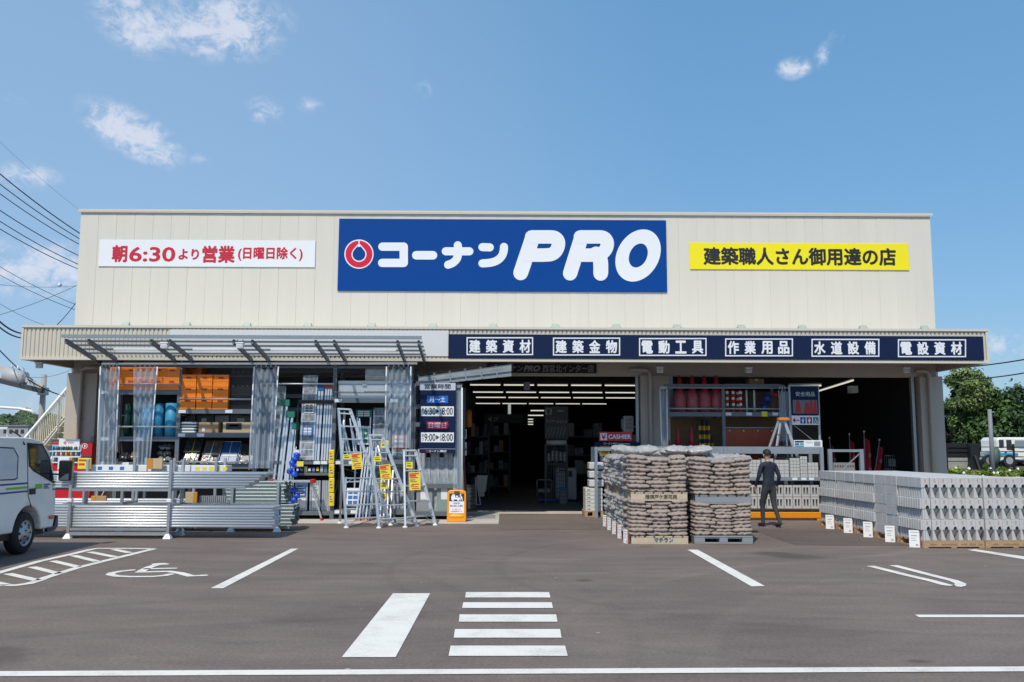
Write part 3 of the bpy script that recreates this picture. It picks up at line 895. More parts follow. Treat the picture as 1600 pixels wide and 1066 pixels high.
# shelf price tickets
def ticket(px, py, Y, par, m_=None, w=11, h=5):
    m = MB(); crossbox(m, (px, py - h / 2), (px + w, py + h / 2), Y - .034, Y - .027); m.build('price_ticket', m_ or paper, par)
for px, py in ((158, 613), (158, 686), (212, 686), (152, 724), (190, 725), (279, 643), (352, 643), (278, 680), (308, 680), (490, 723), (500, 723), (523, 626), (523, 723), (545, 723), (610, 626), (548, 800), (523, 800)):
    ticket(px, py, YR, rk)

# ------------------------------------------------------------------ awning over the racks
YF = 19.4
aw = thing('rack_awning', 'long translucent awning on grey steel rafters above the left racks', 'awning', (X(400, YR), YR, zt))
RX = [X(px, YF, 530) for px in (103, 138, 236, 265, 365, 394, 493, 522, 621, 654)]
zf, zbk = Z(529, YF, 380) - .02, Z(566, YR, 400) + .0
for x in RX:
    m = MB(); m.bar((x, YF, zf - .05), (x, YR + .2, zbk - .03), .05, .10); m.build('rafter', rackm, aw, bevel=.004)
for i in range(7):
    t_ = i / 6; y = YF + (YR + .2 - YF) * t_; z = zf + (zbk - zf) * t_ + .045
    MB().box(RX[0] - .06, RX[-1] + .06, y - .025, y + .025, z - .025, z + .015).build('purlin', rackm, aw)
m = MB(); n = 260; V = []
for i in range(n + 1):
    x = RX[0] - .05 + (RX[-1] - RX[0] + .1) * i / n; dz = .012 * math.sin(i * 1.5)
    V += [(x, YF - .06, zf + .085 + dz), (x, YR + .25, zbk + .085 + dz)]
m.smooth = True; m.add(V, [(2 * i, 2 * i + 2, 2 * i + 3, 2 * i + 1) for i in range(n)]); m.build('roof_sheet', polycarb, aw)
m = MB(); m.bar((RX[0] - .07, YF - .05, zf + .05), (RX[-1] + .07, YF - .05, zf + .05), .03, .07); m.build('front_gutter', rackl, aw)
for px in (172, 279, 297, 401, 430, 520, 548, 636):
    x = X(px, YR); m = MB(); m.box(x - .025, x + .025, YR - .02, YR + .03, zt - .03, zt + .10); m.build('support_post', rackm, aw)
for a_, c_ in ((170, 246), (295, 370), (418, 494), (543, 617)):
    y = 20.25; z = Z(548, y, 400)
    o = MB().box(X(a_, y), X(c_, y), y - .05, y + .05, z - .01, z + .05).build('lamp_housing', white_p, aw, bevel=.01)
    MB().tube((X(a_, y) + .03, y, z - .03), (X(c_, y) - .03, y, z - .03), .022, 10).build('tube', glow_w, o)
sec_lamp(257, 540, YF + .05, 'white lamp hanging on the awning front above the orange crates')
sec_lamp(375, 540, YF + .05, 'white lamp hanging on the awning front nearer its middle')
# second awning that leans out over the entrance
aw2 = thing('side_awning', 'short translucent awning tilted up over the entrance beside the hours sign', 'awning', (X(655, 21), 21, Z(597, 21)))
y0, y1 = 20.88, 22.8
p0, p1 = at(654, 591, y0), at(799, 571.5, y0)
for i in range(4):
    y = y0 + (y1 - y0) * i / 3
    MB().bar((p0.x, y, p0.z), (p1.x, y, p1.z), .05, .06).build('rafter', rackm, aw2)
for i in range(7):
    c = p0.lerp(p1, i / 6); MB().box(c.x - .025, c.x + .025, y0 + .03, y1 + .03, c.z + .035, c.z + .075).build('purlin', rackm, aw2)
m = MB(); m.add([(p0.x - .05, y0 - .02, p0.z + .085), (p1.x + .05, y0 - .02, p1.z + .085), (p1.x + .05, y1 + .06, p1.z + .085), (p0.x - .05, y1 + .06, p0.z + .085)], [(0, 1, 2, 3)])
m.build('roof_sheet', polycarb, aw2)
d = Vector((0, 0, -.26)); q0, q1 = p0 + d * .62, p1 + d * .9
m = MB(); k = Vector((0, -.03, 0)); m.add([p0 + k, p1 + k, q1 + k, q0 + k], [(0, 1, 2, 3)]); m.build('hanging_skirt', clear_mat('skirt_sheet', (.9, .93, .95), .35, .2, (.62, .66, .70), .3, (3, 3, 3)), aw2)
for t_ in (.5, 1): MB().bar(p0.lerp(q0, t_) + k * 1.6, p1.lerp(q1, t_) + k * 1.6, .03, .035).build('skirt_rail', rackl, aw2)
for i in range(1, 6): a_ = p0.lerp(p1, i / 6); c = q0.lerp(q1, i / 6); MB().bar(a_ + k * 2.2, c + k * 2.2 + Vector((.04, 0, 0)), .03, .03).build('skirt_post', rackl, aw2)

# ------------------------------------------------------------------ clear curtains
def curtain(a_, c_, b0, b1, ptop, pbot, Y, label, waves=7, amp=.05, rods=(1, 1), grp='clear vinyl rack curtains'):
    T = thing('vinyl_curtain', label, 'curtain', (X((a_ + c_) / 2, Y), Y, 0), grp)
    waves = max(3, waves * 3 // 5); NX, NZ = waves * 10, 14; V = []; m = MB(); m.smooth = True
    ph = random.random() * 6
    for j in range(NZ + 1):
        t_ = j / NZ
        for i in range(NX + 1):
            s_ = i / NX
            xa = a_ + (c_ - a_) * s_; xb = b0 + (b1 - b0) * s_
            px = xa + (xb - xa) * t_
            sag = 5 * abs(math.sin(s_ * math.pi * 3.5)) * max(0, 1 - t_ * 9)
            p_ = at(px, ptop + sag + (pbot - ptop) * t_, Y)
            V.append((p_.x, Y + amp * math.sin(s_ * waves * 2 * math.pi + ph + .8 * math.sin(3 * t_ + ph)) * (.5 + .5 * t_), p_.z))
    m.add(V, [(j * (NX + 1) + i, j * (NX + 1) + i + 1, (j + 1) * (NX + 1) + i + 1, (j + 1) * (NX + 1) + i) for j in range(NZ) for i in range(NX)])
    m.build('sheet', vinyl, T)
    for k, (u, v) in enumerate(((a_, b0), (c_, b1))):
        if rods[k]: MB().tube(at(u, ptop, Y - .07), at(v, pbot + 2, Y - .07), .016, 8).build('edge_pole', white_p, T)
    m = MB()
    for i in range(5):
        p_ = at(a_ + (c_ - a_) * (i + .5) / 5, ptop - 1, Y); m.box(p_.x - .012, p_.x + .012, Y - .02, Y + .02, p_.z - .02, p_.z + .05)
    m.build('hook', galv, T)
    return T
curtain(157, 186, 151, 180, 573, 727, YR - .16, 'gathered clear curtain at the stair end of the left rack')
curtain(208, 246, 207, 233, 573, 727, YR - .16, 'gathered clear curtain in front of the pale blue rolls', rods=(0, 1))
curtain(397, 435, 389, 425, 573, 732, YR - .16, 'gathered clear curtain between the black boxes and the wrapped ladders', 8)
curtain(604, 642, 601, 641, 573, 700, YR - .16, 'gathered clear curtain over the checker plate boxes', 8)

# ------------------------------------------------------------------ crates and boxes
def crate_mesh(w, d, h, name='crate_body'):
    m = MB(); t_ = .012
    m.box(-w / 2 + t_, w / 2 - t_, t_, d - t_, 0, .012)
    for y in (0, d - t_): m.box(-w / 2, w / 2, y, y + t_, 0, h * .98)
    for x in (-w / 2, w / 2 - t_): m.box(x, x + t_, t_, d - t_, 0, h * .98)
    e = .010
    for z, hh in ((h * .9, h * .1), (0, .025), (h * .45, .02)):
        m.box(-w / 2 - e, w / 2 + e, -e, -.0005, z, z + hh); m.box(-w / 2 - e, -w / 2 - .0005, 0, d, z, z + hh); m.box(w / 2 + .0005, w / 2 + e, 0, d, z, z + hh)
    n = 7
    for i in range(n + 1):
        x = -w / 2 + w * i / n; m.box(x - .006, x + .006, -e * .8, -.001, .0255, h * .9 - .001) if not (2 < i < 5) else m.box(x - .006, x + .006, -e * .8, -.001, .0255, h * .44)
    for i in range(1, 6):
        y = d * i / 6; m.box(-w / 2 - e * .8, -w / 2 - .001, y - .006, y + .006, .0255, h * .9 - .001)
        m.box(w / 2 + .001, w / 2 + e * .8, y - .006, y + .006, .0255, h * .9 - .001)
    return m
def make_crate(name, m_, slot, label, group, w, d, h, cat='crate'):
    T = thing(name, label, cat, (0, 0, 0), group)
    crate_mesh(w, d, h).build('body', m_, T)
    MB().box(-w * .17, w * .17, -.014, -.011, h * .66, h * .8).build('handle_slot', slot, T)
    MB().box(-w * .12, w * .12, -.0135, -.0108, h * .5, h * .6).build('card_holder', m_, T)
    return T
oslot = mat('crate_slot', (.38, .055, .004), .6)
G = 'orange crates on the left rack'
c0 = make_crate('orange_crate', orange_c, oslot, '', G, .335, .45, .262)
k = 0
xs = [178, 200, 221.5, 243, 264.5]
for r_ in range(2):
    for i, px in enumerate(xs):
        o = c0 if k == 0 else dup(c0)
        o.location = (X(px, YR), YR - .04 + random.uniform(0, .02), Z1a + .001 + r_ * .268)
        o['label'] = 'orange crate on the top shelf by the stairs, %s layer, %s from the stair end' % (('lower', 'upper')[r_], ORD[i]); k += 1
c1 = make_crate('orange_crate', orange_c, oslot, '', G, .34, .5, .262); k = 0
for r_ in range(3):
    for i, px in enumerate((293, 318.5, 343.5)):
        o = c1 if k == 0 else dup(c1)
        o.location = (X(px, YR + .1), YR - .03 + random.uniform(0, .02), Z2a + .001 + r_ * .268)
        o['label'] = 'orange crate in the second bay, %s layer, %s stack' % (('bottom', 'middle', 'top')[r_], ('first', 'middle', 'last')[i]); k += 1
for i, px in enumerate((286, 300)):
    o = dup(c0); o.location = (X(px, YR + .62), YR + .56, Z2a + .001 + .268 * 3)
    o.location.z = Z2a + .80 + .004 * i; o['label'] = 'orange crate behind and above the three stacks, %s' % ('next to the upright', 'second from the upright')[i]
cb = make_crate('black_crate', black_p, dkgrey, '', 'black crates on the left rack', .112, .5, .315); k = 0
for r_ in range(3):
    for i in range(5):
        o = cb if k == 0 else dup(cb)
        o.location = (X(360.5 + i * 7.6, YR + .1), YR + .1 + random.uniform(0, .02), Z2a + .001 + r_ * .322)
        o['label'] = 'narrow black crate right of the orange stacks, %s layer, %s column' % (('bottom', 'middle', 'top')[r_], ORD[i]); k += 1

# rolls on the middle shelf
def roll(px0, px1, py0, Y, z0, m_, label, grp):
    xa, xb = X(px0, Y), X(px1, Y); r_ = (xb - xa) / 2; c = ((xa + xb) / 2, Y - .015 + r_, z0); h = Z(py0, Y) - z0
    T = thing('sheet_roll', label, 'roll', c, grp)
    m = MB(); m.smooth = True; m.lathe([(r_, .001), (r_, h), (r_ * .93, h), (r_ * .93, h - .01)], c, 24); m.build('roll_sheet', m_, T)
    m = MB(); m.lathe([(r_ * .3, h - .012), (r_ * .3, h + .012)], c, 16); m.build('core', card, T)
for a_, b2, t_, mm, lb, yy in ((191, 201, 634, dgreen, 'narrow dark green roll beside the curtain on the middle shelf', .1), (202.5, 213, 633, dgreen, 'dark green roll touching the blue ones', .1),
                           (215, 236, 634, skyb, 'pale blue roll behind the clear curtain', .0), (237.5, 251.5, 633, skyb, 'narrow pale blue roll between two others', .12), (253, 273, 632, skyb, 'pale blue roll next to the rack upright', .02)):
    roll(a_, b2, t_, YR + yy, Z1b, mm, lb, 'plastic sheet rolls on the rack')


def carton(px0, px1, py0, Y, z0, depth, label, m_=card, name='cardboard_box', cat='box', extra=None, grp=None, flap=True):
    xa, xb = X(px0, Y), X(px1, Y); h = Z(py0, Y, (px0 + px1) / 2) - z0
    T = thing(name, label, cat, ((xa + xb) / 2, Y, z0), grp)
    MB().box(xa, xb, Y, Y + depth, z0 + .001, z0 + h).build('body', m_, T, bevel=.006)
    if flap:
        m = MB(); m.box(xa + .002, xb - .002, Y + depth / 2 - .03, Y + depth / 2 + .03, z0 + h + .0005, z0 + h + .002); m.box((xa + xb) / 2 - .03, (xa + xb) / 2 + .03, Y - .0025, Y - .0006, z0 + h * .7, z0 + h); m.build('tape', tapem, T)
    for (u0, u1, v0, v1, mm) in (extra or []):
        MB().box(xa + (xb - xa) * u0, xa + (xb - xa) * u1, Y - .004, Y - .0008, z0 + h * v0, z0 + h * v1).build('label_print', mm, T)
    return T
carton(309, 340, 660, YR + .08, Z2b, .4, 'plain brown cardboard box on the second bay shelf', card, extra=[(.18, .32, .12, .5, paper)])
carton(347, 396, 660, YR + .08, Z2b, .4, 'long cardboard box with a black label on the second bay shelf', card2, extra=[(.1, .6, .3, .92, black_t), (.2, .5, .6, .78, card2)])
carton(244, 263, 624, YR + .5, Z1b + .92, .3, 'pale carton lying on top of the blue rolls', card2) if False else None
for i, (a_, c_, t_, mm, lb) in enumerate(((288, 303, 649, darkfilm, 'dark wrapped pack behind the white tray stack'), (305, 332, 648, dkgrey, 'dark grey carton with a pale mark behind the brown box'), (334, 356, 649, midgrey, 'mid grey carton behind the cardboard boxes'), (358, 395, 648, darkfilm, 'black patterned pack behind the long cardboard box'))):
    carton(a_, c_, t_, YR + .5, Z2b, .3, lb, mm, 'wrapped_pack', 'pack', [(.3, .6, .4, .8, palegrey)] if i in (1, 3) else None, 'packs at the back of the second bay', flap=False)
# stack of white trays
for i in range(4):
    xa, xb = X(281, YR + .05), X(305, YR + .05); z = Z2b + .001 + i * .066
    T = thing('white_tray', 'shrink wrapped white tray, %s of the stack of four beside the brown box' % ('lowest', 'second from below', 'third from below', 'topmost')[i], 'tray', ((xa + xb) / 2, YR + .05, z), 'white trays')
    MB().box(xa, xb, YR + .05, YR + .4, z, z + .042).build('tray_body', white_p, T, bevel=.012, seg=2); MB().box(xa + .01, xb - .01, YR + .055, YR + .39, z + .0425, z + .062).build('tray_filling', dkgrey, T)


# pillow-like wrapped goods
def pillow(w, d, h, nx=12, ny=8, seed=0, rough=.012, sharp=3.2, sag=0.):
    rnd = random.Random(seed); m = MB(); m.smooth = True; V = []; fs = []
    ph = [rnd.random() * 6.28 for _ in range(8)]
    def prof(u): return max(0., 1 - abs(u) ** sharp) ** .43
    for sgn in (1, -1):
        for j in range(ny + 1):
            for i in range(nx + 1):
                u = -1 + 2 * i / nx; v = -1 + 2 * j / ny
                t_ = prof(u) * prof(v)
                z = h / 2 + sgn * (h / 2) * t_
                z += rough * (math.sin(7 * u + ph[0]) * math.sin(5 * v + ph[1]) + .7 * math.sin(13 * u + 9 * v + ph[2]) + .5 * math.sin(19 * v - 6 * u + ph[3])) * (.4 + t_)
                z += -sag * (1 - u * u)
                ex = 1 - .035 * (1 - t_) * (1 + math.sin(9 * v + ph[4]))
                V.append((u * w / 2 * ex, v * d / 2 * (1 - .03 * math.sin(8 * u + ph[5]) * (1 - t_)), z))
    k = (nx + 1) * (ny + 1)
    for j in range(ny):
        for i in range(nx):
            a = j * (nx + 1) + i
            fs.append((a, a + 1, a + nx + 2, a + nx + 1)); fs.append((k + a, k + a + nx + 1, k + a + nx + 2, k + a + 1))
    ed = [j * (nx + 1) for j in range(ny + 1)], [j * (nx + 1) + nx for j in range(ny + 1)], list(range(nx + 1)), [ny * (nx + 1) + i for i in range(nx + 1)]
    for e in ed:
        for a, b2 in zip(e, e[1:]): fs.append((a, b2, k + b2, k + a))
    m.add(V, fs); return m


def sack(name, m_, label, cat, loc, w, d, h, seed, grp=None, rz=0, **kw):
    m = pillow(w, d, h, seed=seed, **kw); o = m.build(name, m_, None, label, cat, grp, origin=(0, 0, 0))
    o.location = loc; o.rotation_euler = (0, 0, rz); return o
for i, (a_, c_, zz, hh, mm, lb) in enumerate(((156, 176, 0, .26, brownfilm, 'brown film pack at the stair end of the low shelf'), (186, 203, 0, .25, darkfilm, 'dark film pack behind the first curtain'),
        (203, 217, 0, .28, brownfilm, 'brown and grey film pack between the curtains'), (243, 268, 0, .13, foil, 'silver film pack lowest beside the upright'), (244, 267, .13, .15, darkfilm, 'black film pack in the middle of three beside the upright'), (246, 266, .285, .12, foil, 'silver film pack topmost beside the upright'))):
    w = X(c_, YR + .1) - X(a_, YR + .1)
    sack('film_pack', mm, lb, 'pack', ((X(a_, YR + .1) + X(c_, YR + .1)) / 2, YR + .32, Z1c + zz), w, .4, hh, i + 3, 'wrapped packs on the low shelf', rough=.02)
carton(189, 204, 722, YR + .06, Z1c, .1, 'flat cardboard tray under the dark film pack', card) if False else None


# leaning packs on the lower shelf of the second bay
def lean_pack(px0, px1, py0, dx, m_, label, seed, extras):
    Y = YR + .1; xa, xb = X(px0, Y), X(px1, Y); z0 = Z2c; h = Z(py0, Y) - z0
    T = thing('wrapped_trolley', label, 'trolley', ((xa + xb) / 2, Y, z0), 'wrapped hand trolleys on the low shelf')
    def q(u, v, off=0): return Vector((xa + (xb - xa) * u + dx * v, Y + .30 * v - off, z0 + h * v))
    m = MB(); V = [q(0, .01), q(1, .01), q(1, 1), q(0, 1)]; V += [v + Vector((0, .09, 0)) for v in V]
    m.add(V, [(0, 1, 2, 3), (7, 6, 5, 4), (0, 4, 5, 1), (1, 5, 6, 2), (2, 6, 7, 3), (3, 7, 4, 0)]); m.build('body', m_, T, bevel=.012)
    for (kind, u0, v0, u1, v1, mm) in extras:
        if kind == 'patch':
            m = MB(); m.add([q(u0, v0, .008), q(u1, v0, .008), q(u1, v1, .008), q(u0, v1, .008), q(u0, v0, .001), q(u1, v0, .001), q(u1, v1, .001), q(u0, v1, .001)], [(0, 1, 2, 3), (0, 4, 5, 1), (1, 5, 6, 2), (2, 6, 7, 3), (3, 7, 4, 0)]); m.build('printed_patch', mm, T)
        else: MB().tube(q(u0, v0, .015), q(u1, v1, .015), .009, 6).build(kind, mm, T)
lean_pack(283, 309, 688, .03, darkfilm, 'black wrapped trolley tied with yellow cord', 1, [('cord', .5, 0, .5, 1, yel), ('cord', 0, .5, 1, .5, yel), ('patch', .15, .25, .8, .45, foil)])
lean_pack(313, 339, 690, .04, brownfilm, 'brown and dark wrapped trolley tied with white cord', 2, [('cord', .5, 0, .5, 1, white_p), ('cord', 0, .42, 1, .42, white_p), ('patch', .08, .5, .92, .74, dkgrey), ('patch', .1, .08, .9, .36, darkfilm)])
lean_pack(342, 369, 692, .02, mat('blue_deck', (.02, .08, .26), .35, var=.2), 'trolley with a blue deck and bright metal frame', 3, [('patch', .05, .36, .95, .5, palegrey), ('frame', -.04, 0, -.04, 1, alu), ('frame', 1.04, 0, 1.04, 1, alu), ('frame', -.04, 1.01, 1.04, 1.01, alu), ('cord', .5, .02, .5, 1, white_p)])
lean_pack(373, 397, 695, .02, darkfilm, 'dark wrapped trolley half behind the curtain pole', 4, [('patch', .1, .2, .9, .4, midgrey), ('frame', -.03, 0, -.03, 1, alu)])
# ------------------------------------------------------------------ bay three and four: ladders, poles and tools
def flat_ladder(px0, px1, py0, py1, Y, label, n, lean=.25, m_=alu, wrapped=True, cards=(), dxt=0, grp='ladders standing in the rack', top=None):
    """single ladder leaning back against the rack: stiles, rungs, wrap"""
    xa, xb = X(px0, Y), X(px1, Y); zb, zt_ = Z(py1, Y, px0), Z(py0, Y, px0)
    T = thing('ladder', label, 'ladder', ((xa + xb) / 2, Y, zb), grp)
    def q(u, v, off=0): return Vector((xa + (xb - xa) * u + dxt * v, Y + lean * v - off, zb + (zt_ - zb) * v))
    for u in (0, 1): MB().bar(q(u, 0), q(u, 1), .03, .06).build('stile', m_, T)
    for i in range(n): MB().bar(q(.04, (i + .5) / n), q(.96, (i + .5) / n), .035, .025).build('rung', m_, T)
    if wrapped:
        m = MB(); m.smooth = True; V = []; N = 10; rr = random.Random(px0)
        for j in range(N + 1):
            for u in (-.07, .2, .5, .8, 1.07):
                e = rr.uniform(-.012, .012); V.append(q(u, j / N * 1.02, .045 + e))
        m.add(V, [(j * 5 + i, j * 5 + i + 1, j * 5 + i + 6, j * 5 + i + 5) for j in range(N) for i in range(4)]); m.build('shrink_wrap', wrap_m, T)
    for (u0, v0, u1, v1, mm, mk) in cards:
        o = MB().add([q(u0, v0, .055), q(u1, v0, .055), q(u1, v1, .055), q(u0, v1, .055), q(u0, v0, .05), q(u1, v0, .05), q(u1, v1, .05), q(u0, v1, .05)], [(0, 1, 2, 3), (0, 4, 5, 1), (1, 5, 6, 2), (2, 6, 7, 3), (3, 7, 4, 0), (7, 6, 5, 4)]).build('product_card', mm, T)
        if mk:
            m = MB()
            for k in range(6):
                a_ = u0 + (u1 - u0) * (.12 + .4 * (k % 2)); b2 = v0 + (v1 - v0) * (.1 + .28 * (k // 2))
                m.add([q(a_, b2, .0565), q(a_ + (u1 - u0) * .34, b2, .0565), q(a_ + (u1 - u0) * .34, b2 + (v1 - v0) * .2, .0565), q(a_, b2 + (v1 - v0) * .2, .0565)], [(0, 1, 2, 3)])
            m.build('card_print', mk, o)
    return T
flat_ladder(469.5, 490, 588, 719, YR - .02, 'tall film wrapped ladder with a white and a blue card', 12, .2, cards=[(.15, .56, .9, .68, paper, inkm), (.1, .28, .9, .4, bluec, paper)])
flat_ladder(421, 440, 606, 800, YR + .05, 'film wrapped ladder with reddish tint behind the clear curtain', 14, .2, mat('reddish_metal', (.42, .36, .37), .4, .4))


def pole_pair(px, w, py0, py1, Y, capm, label, cap_h=10, n=2, lean=.2, dxt=.06, grp='capped poles standing in the rack'):
    T = thing('pole_bundle', label, 'poles', (X(px, Y), Y, Z(py1, Y, px)), grp)
    xa = X(px, Y); ww = X(px + w, Y) - xa; zb, zt_ = Z(py1, Y, px), Z(py0, Y, px)
    for i in range(n):
        x = xa + ww * (i + .5) / n
        MB().bar((x - dxt, Y, zb), (x, Y + lean, zt_), .055 if n < 4 else .045, .05).build('pole', alu, T, bevel=.004)
    hz = cap_h / 65.
    MB().box(xa - .01, xa + ww + .01, Y + lean - .05, Y + lean + .05, zt_ - hz * .6, zt_ + hz * .4).build('end_cap', capm, T, bevel=.008)
pole_pair(433, 14, 628, 803, YR - .08, greenc, 'poles with a green end card, tallest of the three green topped bundles', dxt=.16)
pole_pair(443, 13, 646, 803, YR - .12, greenc, 'poles with a green end card, middle one of the three green topped bundles', dxt=.14)
pole_pair(452.5, 10, 664, 803, YR - .16, greenc, 'poles with a green end card, shortest of the three green topped bundles', dxt=.12)
pole_pair(492.5, 9.5, 605, 720, YR + .02, bluec, 'bundle of poles with a blue end card', 8, 2, .15, .03)
pole_pair(503.5, 16, 602, 720, YR + .02, redc, 'bundle of four poles with a red end card beside the rack upright', 8, 4, .15, .03)
# boxes of small tools on the two low shelves
rr = random.Random(4)
k = 0
for (z, ys) in ((Z3b, 740),):
    for i in range(9):
        px = 463 + i * 6.3; w = X(px + 5.4, YR) - X(px, YR); c = (bluep, black_p, palegrey, dkgrey, bluep, black_p, midgrey, skyb, black_p)[i]
        x = X(px, YR + .05); h = rr.uniform(.13, .19)
        T = thing('tool_pack', 'small boxed tool on the low shelf beside the blue caps, %s from the poles' % ORD[i], 'pack', (x + w / 2, YR + .06, z), 'small boxed tools')
        MB().box(x, x + w, YR + .06, YR + .3, z + .001, z + h).build('body', c, T, bevel=.01); MB().box(x + w * .15, x + w * .85, YR + .054, YR + .0595, z + h * .3, z + h * .75).build('label_print', (paper, foil, yel_pap)[i % 3], T)
# flat packs at the floor of bay three
for i, (a_, c_, mm, ink) in enumerate(((463, 483, bluec, paper), (486, 503, palegrey, inkm), (505, 519, foil, inkm))):
    x0, x1 = X(a_, YR + .06), X(c_, YR + .06); z0 = Z3c; z1 = Z(752, YR)
    T = thing('folded_platform', 'folded aluminium platform standing on the bottom shelf, %s from the blue caps' % ORD[i], 'platform', ((x0 + x1) / 2, YR + .06, z0), 'folded platforms')
    m = MB()
    for j in range(5):
        x = x0 + (x1 - x0) * j / 5; m.box(x, x + (x1 - x0) / 5 - .008, YR + .06, YR + .11, z0 + .001, z1)
    m.build('deck_board', alu, T)
    if i < 2:
        o = MB().box(x0 + .06, x1 - .04, YR + .052, YR + .0595, z0 + .33, z0 + .58).build('product_card', mm, T)
        m = MB()
        for j in range(4): m.box(x0 + .08, x1 - .07 - .03 * (j % 2), YR + .050, YR + .0515, z0 + .36 + j * .055, z0 + .385 + j * .055)
        m.build('card_print', ink, o)
        MB().box(x0 + .06, x1 - .04, YR + .052, YR + .0595, z0 + .08, z0 + .29).build('product_card', paper, T)
# hanging strings of blue caps
base = None
def blue_cap(px, py, Y, seed, label):
    rnd = random.Random(seed)
    o = thing('hanging_blue_cap', label, 'float', at(px, py, Y), 'blue caps hanging on strings'); c = wloc(o)
    m = MB(); m.smooth = True
    m.lathe([(.025, -.06), (.065, -.045), (.08, -.01), (.07, .035), (.04, .06), (.015, .066)], c, 14); m.build('shell', bluep, o)
    MB().lathe([(.068, -.012), (.085, -.008), (.085, .004), (.068, .006)], c, 14).build('rim', mat('light_blue', (.05, .17, .70), .35), o)
    o.rotation_euler = (rnd.uniform(-.7, .7), rnd.uniform(-.7, .7), 0)
for i, (px, py) in enumerate(((464, 711), (461, 718), (457, 724), (465, 728), (453, 736), (460, 741))): blue_cap(px, py, YR - .2, i, 'round blue cap on the upper hanging string, %s from the top' % ORD[i])
for i, (px, py) in enumerate(((453, 765), (460, 766), (464, 775), (460, 781), (454, 787))): blue_cap(px, py, YR - .2, i + 9, 'round blue cap on the lower hanging string, %s from the top' % ORD[i])
T = thing('hanging_string', 'white string with a price tag that holds the blue caps', 'string', at(461, 735, YR - .2))
MB().path([at(463, 698, YR - .2), at(460, 725, YR - .2), at(458, 750, YR - .2), at(459, 790, YR - .2)], .008, 6).build('cord', white_p, T)
m = MB(); crossbox(m, (460, 703), (467, 712), YR - .23, YR - .225); m.build('tag', paper, T)
m = MB(); crossbox(m, (464, 721), (474, 729), YR - .3, YR - .295); m.build('price_card', yel_pap, T)
# yellow blister packs on a strip at the upright
for i, (a_, c_) in enumerate(((703, 725), (725.5, 746), (747, 770), (771, 791))):
    p_ = at(517.5, c_, YR - .12); q = at(517.5, a_, YR - .12); w = .125
    T = thing('yellow_pack', 'yellow packet on the strip at the rack upright, %s from the top' % ORD[i], 'packet', p_, 'yellow packets on the strip')
    MB().box(p_.x - w / 2, p_.x + w / 2, YR - .12, YR - .075, p_.z, q.z).build('pouch', yel, T, bevel=.015, seg=2)
    m = MB()
    for j in range(3): m.box(p_.x - w * .28, p_.x + w * (.3 - .15 * j), YR - .1225, YR - .1203, p_.z + (q.z - p_.z) * (.3 + .2 * j), p_.z + (q.z - p_.z) * (.38 + .2 * j))
    m.build('printed_mark', inkm, T)
# bay four: checker plate tool chests and a wrapped carton
chk = mat('checker_plate', (.62, .64, .66), .38, .5, bump=.0)
for i, (a_, c_) in enumerate(((526, 580), (611, 637))):
    Y = YR + .08; xa, xb = X(a_, Y), X(c_ if i else 609, Y); z0 = Z4a; z1 = Z(595, Y, 570)
    T = thing('tool_chest', ('long', 'short')[i] + ' checker plate tool chest on the top shelf ' + ('beside the upright', 'behind the clear curtain')[i], 'tool chest', ((xa + xb) / 2, Y, z0), 'checker plate tool chests')
    MB().box(xa, xb, Y, Y + .5, z0 + .001, z1 - .09).build('body', chk, T, bevel=.006)
    MB().box(xa - .01, xb + .01, Y - .012, Y + .51, z1 - .088, z1).build('lid', chk, T, bevel=.01)
    m = MB()
    nx_ = int((xb - xa) / .055)
    for r_ in range(7):
        for j in range(nx_):
            x = xa + .03 + j * .055; z = z0 + .03 + r_ * .05
            m.obox((x, Y - .003, z), .034, .005, .008, Euler((0, .785 if (r_ + j) % 2 else -.785, 0)))
    m.build('tread_pattern', alu, T)
    m = MB(); m.box((xa + xb) / 2 - .05, (xa + xb) / 2 + .05, Y - .03, Y - .013, z1 - .13, z1 - .05); m.build('latch', galv, T)
T = carton(568, 606, 576, YR + .1, Z(595, YR + .08, 570) + .004, .4, 'film wrapped pale carton on top of the checker plate chests', card2, extra=[(.02, .98, .1, .92, foil)])
# ladders inside bay four
flat_ladder(555, 576, 640, 803, YR + .2, 'stepladder with a green top card behind the big tripod ladder', 8, .25, wrapped=False, dxt=-.0, cards=[(-.1, .93, 1.1, 1.0, greenc, paper), (.1, .66, .95, .84, paper, greenc)])
flat_ladder(582, 603, 640, 803, YR + .2, 'film wrapped stepladder in the middle of the fourth bay', 8, .2)
flat_ladder(613, 634, 634, 803, YR + .3, 'stepladder with a red top card behind the clear curtain', 8, .2, wrapped=True, cards=[(-.1, .93, 1.1, 1.0, redc, paper), (.0, .60, .95, .74, redc, paper)])
flat_ladder(541, 566, 746, 802, YR - .02, 'low stepladder standing under the shelf of the fourth bay', 4, .1, wrapped=False, cards=[(.1, .2, .9, .7, paper, inkb)])
for i in range(9):
    xb_, xt = 556 + i * 5.2 + (12 if i > 4 else 0), 548 + i * 4.6
    if i > 4: xt = 590 + (i - 5) * 6
    T = thing('support_strut', 'slim metal strut with an orange foot leaning behind the tripod ladders, %s from the trestle' % ORD[i], 'strut', at(xb_, 814, YR - .35), 'struts with orange feet')
    b0, t0 = at(xb_, 815, YR - .35), at(xt + 22, 705 - (i % 3) * 6, YR + .02)
    if i > 4: t0 = at(xt + 6, 735, YR)
    MB().bar(b0 + Vector((0, 0, .05)), t0, .035, .03).build('rail', alu, T)
    MB().bar(b0, b0.lerp(t0, .045), .055, .05).build('foot', orangefoot, T)
T = thing('strut_bundle', 'sheaf of thin metal struts leaning inside the tall tripod ladder', 'struts', at(550, 720, YR + .1))
for i in range(6): MB().bar(at(545 + i * 5, 720, YR + .05), at(534 + i * 6.5 - (i % 2) * 5, 662 - (i % 3) * 4, YR + .15), .03, .03).build('strut', alu, T)


